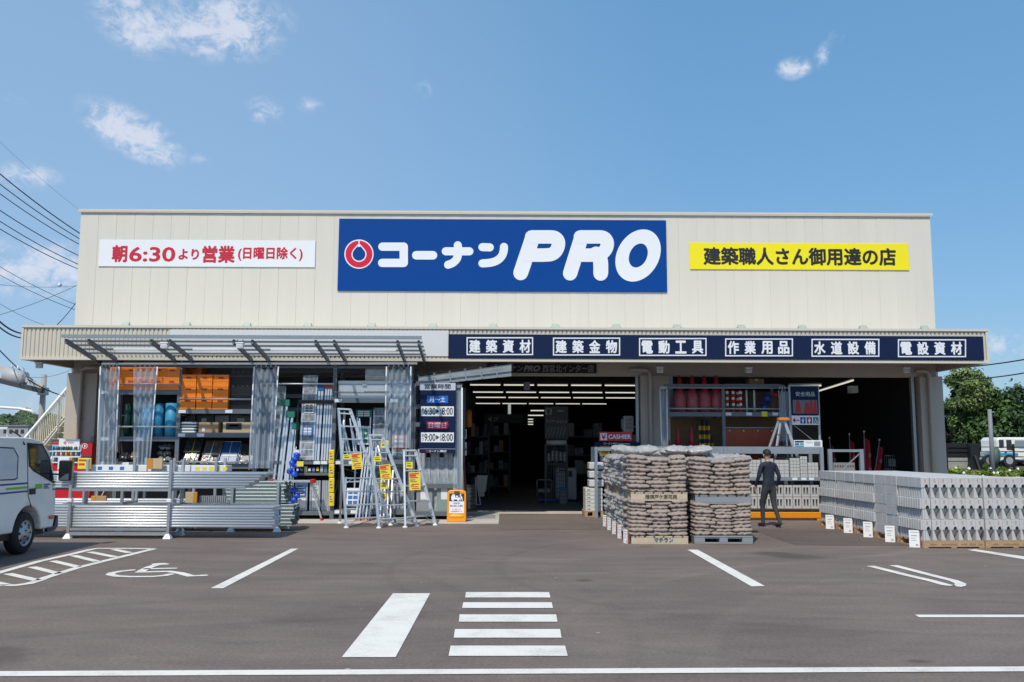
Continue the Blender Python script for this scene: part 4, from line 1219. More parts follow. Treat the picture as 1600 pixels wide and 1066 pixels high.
# ------------------------------------------------------------------ tripod ladders out on the asphalt
def tripod(L0, L1, R0, R1, B0, label, n):
    a0, b0, c0_ = gr(*L0), gr(*R0), gr(*B0)
    yt = (a0.y + b0.y) / 2 + .25 * (c0_.y - (a0.y + b0.y) / 2) + .05
    a1, b1 = at(*L1, yt), at(*R1, yt)
    T = thing('tripod_ladder', label, 'ladder', ((a0 + b0) / 2), 'tripod ladders in front of the rack')
    for p_, q in ((a0, a1), (b0, b1)): MB().bar(p_ + Vector((0, 0, .03)), q, .04, .07).build('stile', alu, T, bevel=.004)
    for i in range(n):
        t_ = (i + .65) / n
        p_, q = a0.lerp(a1, t_), b0.lerp(b1, t_)
        MB().bar(p_, q, .07, .028).build('step', alu, T, bevel=.004)
        if i % 3 == 0 and i < n - 2:
            m = MB(); m.bar(p_.lerp(q, .30), a0.lerp(a1, t_ - .55 / n), .012, .012); m.bar(p_.lerp(q, .70), b0.lerp(b1, t_ - .55 / n), .012, .012); m.build('brace', alu, T)
    MB().bar(a1 + Vector((-.02, 0, 0)), b1 + Vector((.02, 0, 0)), .09, .035).build('top_plate', alu, T, bevel=.005)
    tp = (a1 + b1) / 2 + Vector((0, .03, -.05))
    MB().tube(c0_ + Vector((0, 0, .02)), tp, .024, 10).build('rear_pole', alu, T)
    MB().path([tp + Vector((0, 0, -.15)), tp.lerp(c0_, .45) + Vector((0, -.3, -.1)), (a0.lerp(a1, .45) + b0.lerp(b1, .45)) / 2], .004, 5).build('chain', galv, T)
    for p_ in (a0, b0, c0_):
        m = MB(); m.lathe([(.055, .0), (.055, .016), (.03, .03), (.022, .05)], p_, 12); m.build('foot_plate', white_paint, T)
    return T
tripod((541, 825), (529, 639), (610, 821), (547, 640), (531, 818), 'tallest tripod ladder with a yellow poster, in front of the fourth bay', 9)
tripod((592, 825.5), (578, 680), (651, 822), (597, 680), (618, 820), 'middle sized tripod ladder with two yellow posters', 7)
tripod((633, 824.5), (631, 704), (680, 821), (649, 704), (648, 815.5), 'shortest tripod ladder, beside the opening hours sign', 5)


def poster(box, Y, label, tilt=0., big=True):
    p_, q = at(box[0], box[3], Y), at(box[2], box[1], Y); c = (p_ + q) / 2
    T = thing('price_poster', label, 'poster', (c.x, Y, p_.z), 'yellow price posters'); o0 = wloc(T)
    w, h = q.x - p_.x, q.z - p_.z; rz = Matrix.Rotation(tilt, 3, 'Y')
    def r_(u0, u1, v0, v1, y, mm, nm, par=None):
        cc = Vector((c.x, Y + y, c.z)) + rz @ Vector(((u0 + u1 - 1) / 2 * w, 0, (v0 + v1 - 1) / 2 * h))
        return MB().obox(cc, (u1 - u0) * w, .003, (v1 - v0) * h, rz).build(nm, mm, par or T)
    pp = r_(0, 1, 0, 1, 0, yel_pap, 'paper')
    if big:
        for u0, u1, v0, v1 in ((.05, .9, .88, .95), (.05, .62, .76, .86), (.08, .8, .67, .73), (.2, .85, .3, .36), (.15, .8, .18, .22), (.25, .9, .07, .12)): r_(u0, u1, v0, v1, -.003, inkr, 'headline_print', pp)
        for u0, u1, v0, v1 in ((.08, .55, .55, .6), (.1, .7, .46, .5), (.1, .4, .25, .27)): r_(u0, u1, v0, v1, -.0031, inkm, 'small_print', pp)
    else:
        for u0, u1, v0, v1 in ((.1, .7, .7, .8), (.15, .8, .3, .5)): r_(u0, u1, v0, v1, -.003, inkm, 'price_print', pp)
poster((549, 708, 566, 733), 18.95, 'yellow price poster hung on the tallest tripod ladder', -.1)
poster((536, 710, 548, 718), 18.97, 'small yellow price card beside the big poster on the tallest tripod ladder', 0, False)
poster((593.5, 726, 611, 750), 18.9, 'yellow price poster on the middle tripod ladder', -.12)
poster((584, 713, 596, 721), 18.95, 'small yellow card high on the middle tripod ladder', 0, False)
poster((594, 753, 606, 764), 18.98, 'small orange and yellow card low on the middle tripod ladder', 0, False)
poster((639, 738, 657, 766), 19.0, 'yellow price poster on the shortest tripod ladder', -.05)
poster((634, 722, 645, 732), 19.05, 'small yellow card on the shortest tripod ladder', 0, False)
poster((597, 771, 604, 781), 19.6, 'smallest yellow card hanging behind the middle tripod ladder', 0, False)
poster((595, 688, 607, 700), 20.3, 'orange card hanging above the posters of the middle tripod ladder', 0, False)

# trestle with red feet
T = thing('trestle', 'aluminium trestle with red end caps beside the yellow packets', 'trestle', gr(475, 812))
ya = 20.6
a_, c_ = at(425, 752, ya), at(489, 752, ya)
MB().bar(a_, c_, .16, .05).build('top_board', alu, T, bevel=.004)
for p_, q, y2 in (((485, 754), (503, 813), -.35), ((487, 754), (508, 809), .25), ((427, 754), (416, 812), -.35), ((429, 754), (422, 809), .25)):
    g_ = gr(q[0], q[1], .02); t0 = at(p_[0], p_[1], ya); MB().bar(t0, g_, .04, .03).build('leg', alu, T)
    MB().bar(g_ + Vector((0, 0, -.015)), g_.lerp(t0, .06), .06, .05).build('foot_cap', redp, T)
for p_ in (a_, c_): MB().box(p_.x - .05, p_.x + .05, ya - .09, ya + .09, p_.z - .045, p_.z + .045).build('corner_cap', redp, T, bevel=.008)

# ------------------------------------------------------------------ side rack with the opening hours sign
ysr = 20.95
sr = thing('side_rack', 'grey rack with clear boards beside the entrance, behind the hours sign', 'rack', (X(680, ysr), ysr, 0))
zts = Z(600, ysr)
for px in (646, 719):
    for y in (ysr, 22.6):
        x = X(px, ysr); MB().box(x - .04, x + .04, y - .03, y + .03, .02, zts).build('upright', rackm, sr)
for py in (600, 636, 664, 760, 803):
    z = Z(py, ysr); MB().box(X(646, ysr) + .041, X(719, ysr) - .041, ysr - .022, ysr + .022, z - .05, z + .05).build('beam', rackm, sr)
for px in (646, 719):
    m = MB()
    for z in (.6, 1.6, 2.6): m.bar((X(px, ysr), ysr + .03, z), (X(px, ysr), 22.57, z + .5), .025, .02)
    m.build('lattice_brace', galv, sr)
z = .12
MB().box(X(646, ysr), X(719, ysr), ysr + .03, 22.57, z, z + .03).build('shelf_deck', rackm, sr)
MB().box(X(646, ysr) + .05, X(719, ysr) - .05, 22.5, 22.55, .2, zts - .1).build('back_board', dark_m, sr)  # dark board added as the gloom behind the clear boards
for i in range(9):
    a_ = 652 + i * 7; x0 = X(a_, ysr + .12); hh = 1.45 - .1 * (i % 3)
    T = thing('clear_board', 'clear plastic board standing in the side rack, %s from the tripod ladders' % ORD[i], 'board', (x0, ysr + .12, .15), 'clear boards in the side rack')
    m = MB(); m.box(x0, x0 + .10, ysr + .12 + .02 * (i % 2), ysr + .13 + .02 * (i % 2), .152, .152 + hh); m.build('sheet', wrap_m, T)
    MB().box(x0, x0 + .10, ysr + .118 + .02 * (i % 2), ysr + .132 + .02 * (i % 2), .153 + hh, .172 + hh).build('edge_strip', palegrey, T)
for i, (a_, c_, d_, e_, mm, lb) in enumerate(((650, 676, 752, 803, midgrey, 'grey slatted panel pack at the foot of the side rack'), (682, 706, 752, 803, mat('clear_green_pack', (.26, .34, .33), .3, var=.2), 'greenish panel pack at the foot of the side rack'))):
    p_, q = at(a_, e_, ysr + .05), at(c_, d_, ysr + .05)
    T = thing('panel_pack', lb, 'pack', (p_.x, ysr + .05, .151)); MB().box(p_.x, q.x, ysr + .05, ysr + .09, .152, q.z).build('panel', mm, T, bevel=.005)
    MB().box(p_.x + .1, q.x - .1, ysr + .044, ysr + .0495, q.z - .42, q.z - .12).build('product_card', paper, T)
curtain(710, 722, 708, 722, 606, 800, ysr - .08, 'clear curtain strip beside the hours sign at the entrance', 4, .03, (0, 1))
Yh = 20.86 - .06
T = board('hours_sign', 'tall navy opening hours board on the side rack', (656, 598, 712, 708), Yh, navy, .03)
def sub(box, m_, d=.004, nm='panel', Y=Yh, par=None):
    m = MB(); crossbox(m, (box[0], box[1]), (box[2], box[3]), Y - d, Y - .0006); return m.build(nm, m_, par or T)
pgm = mat('pale_grey_board', (.50, .54, .62), .5)
sub((656.3, 598.3, 711.7, 610), pgm)
text('営業時間', (663, 600, 704, 608), Yh - .004, black_t, T, .015, .002)
sub((667, 618.5, 700, 630), mat('hours_blue', (.008, .13, .50), .4)); text('月～土', (671, 620, 696, 628.5), Yh - .004, white_t, T, .015, .002)
sub((667, 659, 700, 670.5), mat('hours_red', (.62, .008, .05), .4)); text('日曜日', (670, 660.5, 697, 669), Yh - .004, white_t, T, .015, .002)
for y, h_ in ((635, '6:30'), (675.8, '9:00')):
    sub((658, y, 709, y + 15.5), white_p)
    text(h_, (663, y + 2, 680.5, y + 13.5), Yh - .004, black_t, T, .012, .002); text('8:00', (690.5, y + 2, 707.5, y + 13.5), Yh - .004, black_t, T, .012, .002)
    m = MB(); m.prism([(681.5, y + 4), (686.5, y + 7.8), (681.5, y + 11.5)], face(Yh - .0065), face(Yh - .0045)); m.build('arrow', black_t, T)
    text('あさ'[0], (659.2, y + 2, 662.2, y + 7), Yh - .004, black_t, T, 0, .002); text('さ', (659.2, y + 8, 662.2, y + 13), Yh - .004, black_t, T, 0, .002)
    text('よる'[0], (687.3, y + 2, 690, y + 7), Yh - .004, black_t, T, 0, .002); text('る', (687.3, y + 8, 690, y + 13), Yh - .004, black_t, T, 0, .002)
sub((656.3, 701.2, 711.7, 701.9), pgm, nm='divider')
text('コーナン', (670, 703.5, 686, 707), Yh - .001, white_t, T, .02, .002); text('PRO', (687, 703.5, 697.5, 707), Yh - .001, white_t, T, .03, .002, shear=.3)
MB().ring(ell(667.3, 705.2, 1.9, 1.9, 0, 16), ell(667.3, 705.2, .9, .9, 0, 16), face(Yh - .004), face(Yh - .001)).build('emblem', red_t, T)

# orange stand sign on the concrete strip
p_ = gr(713, 816.5); ys_ = p_.y
T = thing('stand_sign', 'orange plastic stand sign with a truck pictogram beside the entrance', 'sign', (p_.x, ys_, .012))
amber = mat('amber_plastic', (.86, .30, .004), .35, var=.05)
w = .215; hh = Z(767, ys_)
out_ = [(-w, .0), (w, .0), (w * .985, hh - .09), (w * .93, hh - .035), (w * .7, hh - .005), (0, hh), (-w * .7, hh - .005), (-w * .93, hh - .035), (-w * .985, hh - .09)]
x0 = p_.x
m = MB(); m.prism(out_, lambda x, z: Vector((x0 + x, ys_ + (.10 * (z / hh)), .012 + z)), lambda x, z: Vector((x0 + x, ys_ + .34 - .18 * (z / hh), .012 + z)))
m.build('body', amber, T, bevel=.015, seg=2)
def sp(u0, u1, v0, v1, d, mm, nm, par=None):
    m = MB()
    f = lambda x, z, o_: Vector((x0 + x, ys_ + .10 * (z / hh) - o_, .012 + z))
    P = [(u0, v0), (u1, v0), (u1, v1), (u0, v1)]
    m.prism(P, lambda x, z: f(x, z, d), lambda x, z: f(x, z, .0005)); return m.build(nm, mm, par or T)
sp(-.165, .165, .45, .62, .004, mat('sign_black', (.02, .02, .03), .5), 'pictogram_panel'); sp(-.165, .165, .19, .449, .004, white_p, 'text_panel')
def spp(poly, d, mm, nm):
    m = MB(); f = lambda x, z, o_: Vector((x0 + x, ys_ + .10 * (z / hh) - o_, .012 + z))
    m.prism(poly, lambda x, z: f(x, z, d), lambda x, z: f(x, z, .004)); return m.build(nm, mm, T)
spp([(-.125, .49), (.075, .49), (.075, .535), (.0, .535), (-.03, .535), (-.045, .60), (-.10, .60), (-.125, .55)], .006, white_t, 'truck_pictogram')
spp([(-.02, .545), (.03, .545), (.03, .575), (-.02, .575)], .006, white_t, 'load_pictogram')
for cx_ in (-.085, .035): spp([(cx_ + .028 * math.cos(a * math.pi / 8), .482 + .022 * math.sin(a * math.pi / 8)) for a in range(16)], .0075, white_t, 'wheel_pictogram')
spp([(.085, .465), (.10, .465), (.105, .52), (.125, .465), (.138, .465), (.12, .55), (.095, .58), (.05, .57), (.05, .56), (.085, .565)], .0065, white_t, 'person_pictogram')
spp([(.085 + .016 * math.cos(a * math.pi / 6), .597 + .016 * math.sin(a * math.pi / 6)) for a in range(12)], .0065, white_t, 'person_pictogram')
def sptext(s_, u0, u1, v0, v1, mm):
    # text on the slightly leaning face: built upright then moved onto it
    a = at(713, 800, ys_)
    o = text(s_, (700, 770, 725, 790), ys_, mm, T, .01, .0015)
    xs_ = [v.co.x for v in o.data.vertices]; zs_ = [v.co.z for v in o.data.vertices]; y0_ = min(v.co.y for v in o.data.vertices)
    for v in o.data.vertices:
        z = v0 + (v.co.z - min(zs_)) / (max(zs_) - min(zs_)) * (v1 - v0)
        v.co = Vector((u0 + (v.co.x - min(xs_)) / (max(xs_) - min(xs_)) * (u1 - u0), .10 * (z / hh) - .0065 + (v.co.y - y0_), z))
sptext('自転車', -.07, .07, .385, .425, inkm); sptext('積込積込み場所', -.145, .145, .325, .37, inkm)
sptext('ゆっくりおまちください', -.1, .1, .262, .29, inkr); sptext('お客様専用です', -.13, .13, .215, .245, inkr)
m = MB(); m.smooth = True; m.lathe([(.16, -.001), (.15, .02), (.11, .032), (.02, .038)], (0, 0, 0), 20)
m2 = MB(); m2.smooth = True; m2.add([(x0 + v[0] * 1.12, ys_ + .022 - v[2] * .7, .012 + .125 + v[1] * .27) for v in m.v], m.f); m2.build('reflector_bulge', mat('bulge_yellow', (.90, .45, .03), .25), T)
m = MB(); m.box(x0 - .06, x0 + .06, ys_ + .07, ys_ + .088, .012 + hh - .055, .012 + hh - .032); m.build('grip_slot', dkgrey, T)
# ================================================================== pipe racks on the asphalt
def pipe_set(name, label, grp, nr, nc, x0, x1, y0, z0, r, m_, square=False, stag=0., th=.006, jit=.06, rowname='row', hide=True):
    """rows and columns of equal tubes, each one a thing; the mesh is shared"""
    L = x1 - x0; mb = MB()
    if square:
        a = r * 2; mb.box(-L / 2, L / 2, -r, r, -r, -r + th); mb.box(-L / 2, L / 2, -r, r, r - th, r)
        mb.box(-L / 2, L / 2, -r, -r + th, -r + th, r - th); mb.box(-L / 2, L / 2, r - th, r, -r + th, r - th)
    else: mb.hollow((-L / 2, 0, 0), (L / 2, 0, 0), r, th, 12)
    base = mb.build(name, m_, None, 'x', 'pipe', grp, origin=(0, 0, 0), bevel=.009 if square else 0, seg=2); first = True
    for i in range(nr):
        for j in range(nc):
            o = base if first else dup(base)
            first = False
            dx = stag * i + random.uniform(-jit, jit) * .5
            hx = 0 if square else (r * .0)
            o.location = ((x0 + x1) / 2 + dx, y0 + (2 * r + .001) * j + hx, z0 + r + (2 * r + .0008) * i)
            o['label'] = '%s, %s layer up, %s from front' % (label, ORD[i], ORD[j])
    return base


def frame_rack(name, label, xs, y0, y1, zt, bars, cat='pipe rack', m_=galv):
    T = thing(name, label, cat, (xs[0], y0, 0))
    for x in xs:
        for y in (y0, y1):
            m = MB(); m.box(x - .026, x + .026, y - .026, y + .026, .03, zt); m.build('post', m_, T, bevel=.004)
            m = MB(); m.lathe([(.10, .001), (.095, .012), (.055, .07), (.045, .09)], (x, y, 0), 4, math.pi / 4); m.build('foot', white_paint, T)
    for z in bars:
        for x in xs: MB().box(x - .025, x + .025, y0 + .031, y1 - .031, z - .05, z).build('arm', m_, T)
        if len(xs) > 1:
            for y in (y0, y1): MB().box(min(xs[:2]) + .031, max(xs[:2]) - .031, y - .02, y + .02, z - .05, z - .004).build('tie_bar', m_, T)
    return T
fx = [gr(104, 842).x, gr(262, 842).x]; fy = gr(262, 842).y
zu = Z(763, fy + .1, 250); zl = Z(824, fy + .1, 250)
fr = frame_rack('pipe_rack', 'galvanised pipe rack nearest the parking bays, loaded with round steel pipes', [fx[0], fx[1]], fy, fy + .62, Z(719, fy, 262), [zl, zu])
MB().box(fx[0] + .031, fx[1] - .031, fy - .02, fy + .02, Z(834, fy, 180) - .03, Z(834, fy, 180) + .03).build('tie_bar', galv, fr)
for x in fx: MB().box(x - .045, x + .045, fy - .045, fy + .045, Z(783, fy, x * 0 + 262) - .03, Z(783, fy, 262) + .04).build('coupling', white_paint, fr, bevel=.01)
r_ = .0242
pipe_set('steel_pipe', 'round steel pipe, lower arms of the front rack', 'steel pipes on the lower arms of the front rack', 8, 10, X(432, fy + .1) - 5.4, X(432, fy + .1), fy + .06, zl, r_, steel_pipe)
pipe_set('steel_pipe', 'round steel pipe, upper arms of the front rack', 'steel pipes on the upper arms of the front rack', 6, 10, X(385, fy + .1) - 5.4, X(385, fy + .1), fy + .06, zu, r_, steel_pipe, stag=.083)
# second rack: square tubes
my = gr(365, 831).y
mx = [X(195, my), X(287, my), X(366, my), X(437, my)]
zu2, zl2 = Z(785, my + .1, 430), Z(821, my + .1, 430)
T = frame_rack('pipe_rack', 'galvanised pipe rack behind the front one, loaded with dark square tubes', mx[::-1], my, my + .7, Z(755, my, 430), [zl2, zu2])
pipe_set('square_tube', 'zinc square tube, upper arms of second rack', 'square tubes on the upper arms', 6, 7, X(356, my), X(447, my), my + .08, zu2, .034, zinc_dark, True, jit=.08)
pipe_set('square_tube', 'zinc square tube, lower arms of second rack', 'square tubes on the lower arms', 6, 7, X(460, my) - 4.6, X(460, my), my + .08, zl2, .034, zinc_dark, True, jit=.08)
ry = my + 1.15
xs_ = [X(136, ry), X(212, ry), X(274, ry), X(339, ry)]
zr = Z(737, ry, 250)
T = frame_rack('pipe_rack', 'rear pipe rack nearest the shelves, carrying white cartons and thin pipes', xs_, ry, ry + .6, Z(716, ry, 250), [Z(790, ry, 250), zr])
pipe_set('thin_pipe', 'thin white pipe, lower arms of rear rack', 'thin white pipes', 3, 6, X(302, ry) - 3.6, X(302, ry), ry + .08, Z(790, ry, 250), .021, white_p)
for i, (a_, c_) in enumerate(((140, 228), (229, 296), (297, 352))):
    p_ = at(a_, 737, ry); q = at(c_ - .6, 728.5, ry)
    T = thing('long_carton', 'long white carton on top of the rear pipe rack, %s' % ('nearest the van', 'in the middle', 'nearest the ladders')[i], 'carton', ((p_.x + q.x) / 2, ry + .06, zr), 'long white cartons')
    MB().box(p_.x, q.x, ry + .06, ry + .5, zr + .001, zr + .13).build('body', paper, T, bevel=.004)
    for k_ in range(3 + i): x = p_.x + (q.x - p_.x) * (.12 + .2 * k_); MB().box(x, x + .09, ry + .056, ry + .0595, zr + .03, zr + .10).build('label_print', (inkb, palegrey, yel_pap)[i], T)
    T = thing('long_carton', 'long white carton lying behind the front carton on the rear rack, %s' % ('van end', 'middle', 'ladder end')[i], 'carton', ((p_.x + q.x) / 2, ry + .51, zr), 'long white cartons') if False else None
# corrugated roll and orange protectors
T = thing('corrugated_pack', 'bundle of corrugated grey sheets standing between the pipe racks', 'sheets', at(335, 792, my + .9))
m = MB(); p_, q = at(312, 790, my + .9), at(357, 775, my + .9)
for i in range(14): m.box(p_.x + (q.x - p_.x) * i / 14, p_.x + (q.x - p_.x) * (i + .7) / 14, my + .88, my + 1.0, p_.z, q.z)
m.build('sheet', galv, T)


def protector(box, Y, d, side, label, faces, split):
    """post cover: board front with an orange cheek"""
    p_, q = at(box[0], box[3], Y), at(box[2], box[1], Y); xs2 = p_.x + (q.x - p_.x) * split
    T = thing('post_cover', label, 'post cover', ((p_.x + q.x) / 2, Y, p_.z), 'orange post covers')
    MB().box(p_.x, xs2 - .001, Y, Y + d, p_.z, q.z).build('first_cheek', faces[0], T, bevel=.004); MB().box(xs2 + .001, q.x, Y, Y + d, p_.z, q.z).build('second_cheek', faces[1], T, bevel=.004)
    return T
ora = mat('orange_board', (.62, .25, .03), .55, var=.1)
T = protector((88.5, 715, 113, 751), fy - .09, .05, 0, 'white and orange cover on the front rack post beside the van mirror', (paper, ora), .80)
m = MB(); crossbox(m, (90, 733), (107, 735.5), fy - .095, fy - .0905); m.build('label_print', ora, T)
T = protector((121, 716, 142, 733), ry - .09, .05, 0, 'yellow price cover on the rear rack post behind the van mirror', (yel_pap, yel_pap), .9)
m = MB(); crossbox(m, (123, 718), (135, 720.5), ry - .095, ry - .0905); crossbox(m, (123, 724), (132, 727), ry - .095, ry - .0905); m.build('label_print', inkr, T)
protector((229, 716.5, 254, 733), ry - .09, .05, 0, 'cardboard cover with an orange cheek, higher one in the middle of the racks', (ora, card2), .38)
protector((289, 769, 308, 786), my - .09, .05, 0, 'cardboard cover with an orange cheek, lower one beside the corrugated bundle', (card2, ora), .72)
protector((142, 775, 166, 783), my + .5, .05, 0, 'orange and brown cover low behind the front rack post', (ora, card), .3)

# ================================================================== the white van
VX = -7.47
def side(px, py):
    d = ray(px, py); t_ = VX / d.x; return (d.y * t_, H + d.z * t_)
vw = mat('van_white', (.86, .84, .79), .25, var=.015, coat=.5)
trim_b = mat('van_black_trim', (.015, .016, .018), .5)
VL = VX - 1.66
yrear = 10.6
wy, wz = gr(52, 866).y, .325
V_ = thing('delivery_van', 'white van with green and blue stripes parked facing the shop, cut by the picture edge', 'van', (VX - .83, 13.2, 0))
pf = [side(82, 827), side(87.5, 800), side(87, 752), side(78.5, 706), side(66, 689.5), side(52, 685)]
ztop = side(20, 683)[1]; zlow = .36
poly = [(yrear, zlow + .05), (yrear, ztop - .06), (yrear + .08, ztop), (side(40, 683)[0], ztop)] + pf[::-1] + [(pf[0][0] - .12, .34)]
arch = []
for i in range(13):
    a_ = math.pi * i / 12; arch.append((wy + .42 * math.cos(a_), max(zlow, wz + .42 * math.sin(a_))))
poly = poly + [(wy + .42, .34)] + arch[1:-1] + [(wy - .42, zlow)]
m = MB(); m.prism(poly, lambda y, z: Vector((VX, y, z)), lambda y, z: Vector((VL, y, z)))
# keep the body as one closed shell
m.build('body', vw, V_, bevel=.03, seg=3)
def vpatch(pts, mm, nm, off=.004, th=.003, raw=False, par=None):
    P = [side(*q) for q in pts] if not raw else pts
    mb = MB(); mb.prism(P, lambda y, z: Vector((VX + off, y, z)), lambda y, z: Vector((VX + off - th, y, z))); return mb.build(nm, mm, par or V_)
gl = mat('van_glass', (.02, .028, .03), .05, spec=.7)
rim_ = vpatch([(43, 692), (66, 694), (77, 714), (84.5, 756), (52, 736.5), (45, 729)], trim_b, 'window_seal', .006)
vpatch([(44.5, 694.5), (64.5, 696.5), (75, 716), (82, 752.5), (53, 734.5), (47, 727.5)], gl, 'side_window', .010)
vpatch([(-30, 697), (21, 699.5), (28.5, 713), (27, 748), (22, 750.5), (-30, 752.5)], trim_b, 'window_seal', .006)
vpatch([(-30, 699), (20, 701.5), (26.5, 714), (25, 746.5), (21, 748.5), (-30, 750.5)], mat('white_infill', (.62, .64, .66), .2, coat=.4), 'side_panel', .010)
grn = mat('stripe_green', (.16, .52, .03), .35); blu = mat('stripe_blue', (.015, .03, .26), .35)
vpatch([(-30, 759), (43, 753.8), (43, 756.3), (-30, 762)], blu, 'stripe'); vpatch([(9, 763), (42.5, 759.8), (42.5, 763.5), (9, 766)], grn, 'stripe'); vpatch([(-30, 773), (43, 766.3), (43, 768.8), (-30, 776)], blu, 'stripe')
vpatch([(55, 756.5), (66, 755.8), (66, 763.5), (55, 764.5)], grn, 'logo_plate')
m = MB()
for (u0, v0, u1, v1) in ((68, 756, 78, 758), (68, 759, 75, 761), (68, 762, 76.5, 763.6)):
    P = [side(u0, v0), side(u1, v0 - .3), side(u1, v1 - .3), side(u0, v1)]
    m.prism(P, lambda y, z: Vector((VX + .005, y, z)), lambda y, z: Vector((VX + .001, y, z)))
m.build('logo_print', blu, V_)
vpatch([(81, 756.5), (86.5, 756), (86.5, 759), (81, 759.5)], grn, 'stripe'); vpatch([(82, 752), (87, 751.8), (87, 753.8), (82, 754)], blu, 'stripe'); vpatch([(82, 763.5), (87, 763.3), (87, 765.5), (82, 765.8)], blu, 'stripe')
for a_, c_ in (((42.3, 692), (43.6, 775)), ((43.6, 775), (48.5, 792)), ):
    P0, P1 = side(*a_), side(*c_); MB().bar((VX + .002, *P0), (VX + .002, *P1), .006, .012, up=(1, 0, 0)).build('door_seam', trim_b, V_)
o = vpatch([(45.5, 764), (54, 763), (54, 772), (45.5, 773)], trim_b, 'door_handle', .02, .018)
vpatch([(76, 806), (83, 805), (83, 810.5), (76, 811)], mat('amber_lens', (.62, .10, .01), .25), 'side_marker', .02, .018)
vpatch([(72, 826), (83, 822), (87.5, 805), (89, 806), (88.5, 822), (83.5, 829), (72, 831)], mat('bumper_navy', (.02, .025, .06), .4), 'bumper', .02, .05)
m = MB(); m.box(VL + .1, VX - .1, yrear + .1, pf[0][0] - .1, .25, .36); m.build('underbody', trim_b, V_)
m = MB(); m.prism(arch[::-1], lambda y, z: Vector((VX + .001, y, z)), lambda y, z: Vector((VX - .25, y, z))) if False else None
def wheel(x, y, sgn):
    W_ = MB(); W_.smooth = True
    prof = [(.20, 0), (.29, .005), (.318, .03), (.325, .06), (.325, .13), (.318, .17), (.29, .195), (.20, .2)]
    n = 36; V = []
    for r__, u in prof: V += [(x - sgn * u, y + r__ * math.cos(2 * math.pi * i / n), wz + r__ * math.sin(2 * math.pi * i / n)) for i in range(n)]
    W_.add(V, [(k * n + i, k * n + (i + 1) % n, (k + 1) * n + (i + 1) % n, (k + 1) * n + i) for k in range(len(prof) - 1) for i in range(n)])
    W_.add(V[:0], [])
    wh = W_.build('wheel', rubber, V_)
    Rm = MB(); Rm.smooth = True
    prof = [(.205, .004), (.195, .02), (.175, .03), (.15, .012), (.10, .004), (.085, -.02), (.07, -.03), (.02, -.032)]; V = []
    for r__, u in prof: V += [(x - sgn * u, y + r__ * math.cos(2 * math.pi * i / n), wz + r__ * math.sin(2 * math.pi * i / n)) for i in range(n)]
    Rm.add(V, [(k * n + i, k * n + (i + 1) % n, (k + 1) * n + (i + 1) % n, (k + 1) * n + i) for k in range(len(prof) - 1) for i in range(n)] + [tuple((len(prof) - 1) * n + i for i in range(n))])
    Rm.build('rim', mat('wheel_steel', (.50, .51, .53), .35, .5, var=.15), wh)
    Hm = MB()
    for i in range(8):
        a_ = 2 * math.pi * i / 8; Hm.tube((x - sgn * .015, y + .148 * math.cos(a_), wz + .148 * math.sin(a_)), (x - sgn * .006, y + .148 * math.cos(a_), wz + .148 * math.sin(a_)), .022, 10)
    Hm.build('vent_hole', trim_b, wh)
    Nm = MB()
    for i in range(5):
        a_ = 2 * math.pi * i / 5; Nm.tube((x - sgn * .0, y + .075 * math.cos(a_), wz + .075 * math.sin(a_)), (x + sgn * .05, y + .075 * math.cos(a_), wz + .075 * math.sin(a_)), .012, 6)
    Nm.build('lug_nut', mat('rusty_nut', (.12, .07, .05), .6), wh)
for y in (wy, wy - 2.4): wheel(VX - .03, y, 1); wheel(VL + .03, y, -1)
m = MB(); n = 13; V = []
for i in range(n):
    a_ = math.pi * i / (n - 1); V += [(VX - .26, wy + .42 * math.cos(a_), wz + .42 * math.sin(a_)), (VX - .27, wy + .42 * math.cos(a_), wz + .42 * math.sin(a_))]
m.add([(VX - .26, wy - .42, .3), (VX - .26, wy + .42, .3), (VX - .26, wy + .42, .76), (VX - .26, wy - .42, .76)], [(0, 1, 2, 3)]); m.build('wheel_well', trim_b, V_)
# mirror on its arm, facing back
mc = at(101.5, 735, pf[2][0] - .05)
o = MB().box(mc.x - .10, mc.x + .10, mc.y - .03, mc.y + .06, mc.z - .175, mc.z + .165).build('door_mirror', trim_b, V_, bevel=.03, seg=3)
MB().box(mc.x - .082, mc.x + .082, mc.y - .036, mc.y - .0305, mc.z - .04, mc.z + .15).build('mirror_glass', mat('mirror_glass', (.35, .40, .42), .04, 1.), o)
MB().box(mc.x - .082, mc.x + .082, mc.y - .036, mc.y - .0305, mc.z - .155, mc.z - .06).build('mirror_glass', MT['mirror_glass'], o)
MB().path([(VX - .02, pf[2][0] - .12, mc.z - .06), (VX + .08, mc.y + .03, mc.z - .07), (mc.x - .05, mc.y + .03, mc.z - .07)], .014, 8).build('mirror_arm', trim_b, o)
# roof carrier and aerial
for px, dz in ((14, 0), (36, 0)):
    y = side(px, 683)[0]
    m = MB(); m.path([(VX - .25, y, ztop - .01), (VX - .25, y, ztop + .14), (VX - 1.4, y, ztop + .14), (VX - 1.4, y, ztop - .01)], .018, 8); m.build('roof_bar', white_paint, V_)
m = MB(); a_ = side(36, 668); m.path([(VX - .12, a_[0] - .1, ztop + .10), (VX - .05, a_[0] + .02, ztop + .02), (VX + .02, a_[0] + .05, ztop - .12)], .012, 6); m.build('aerial_cable', trim_b, V_)

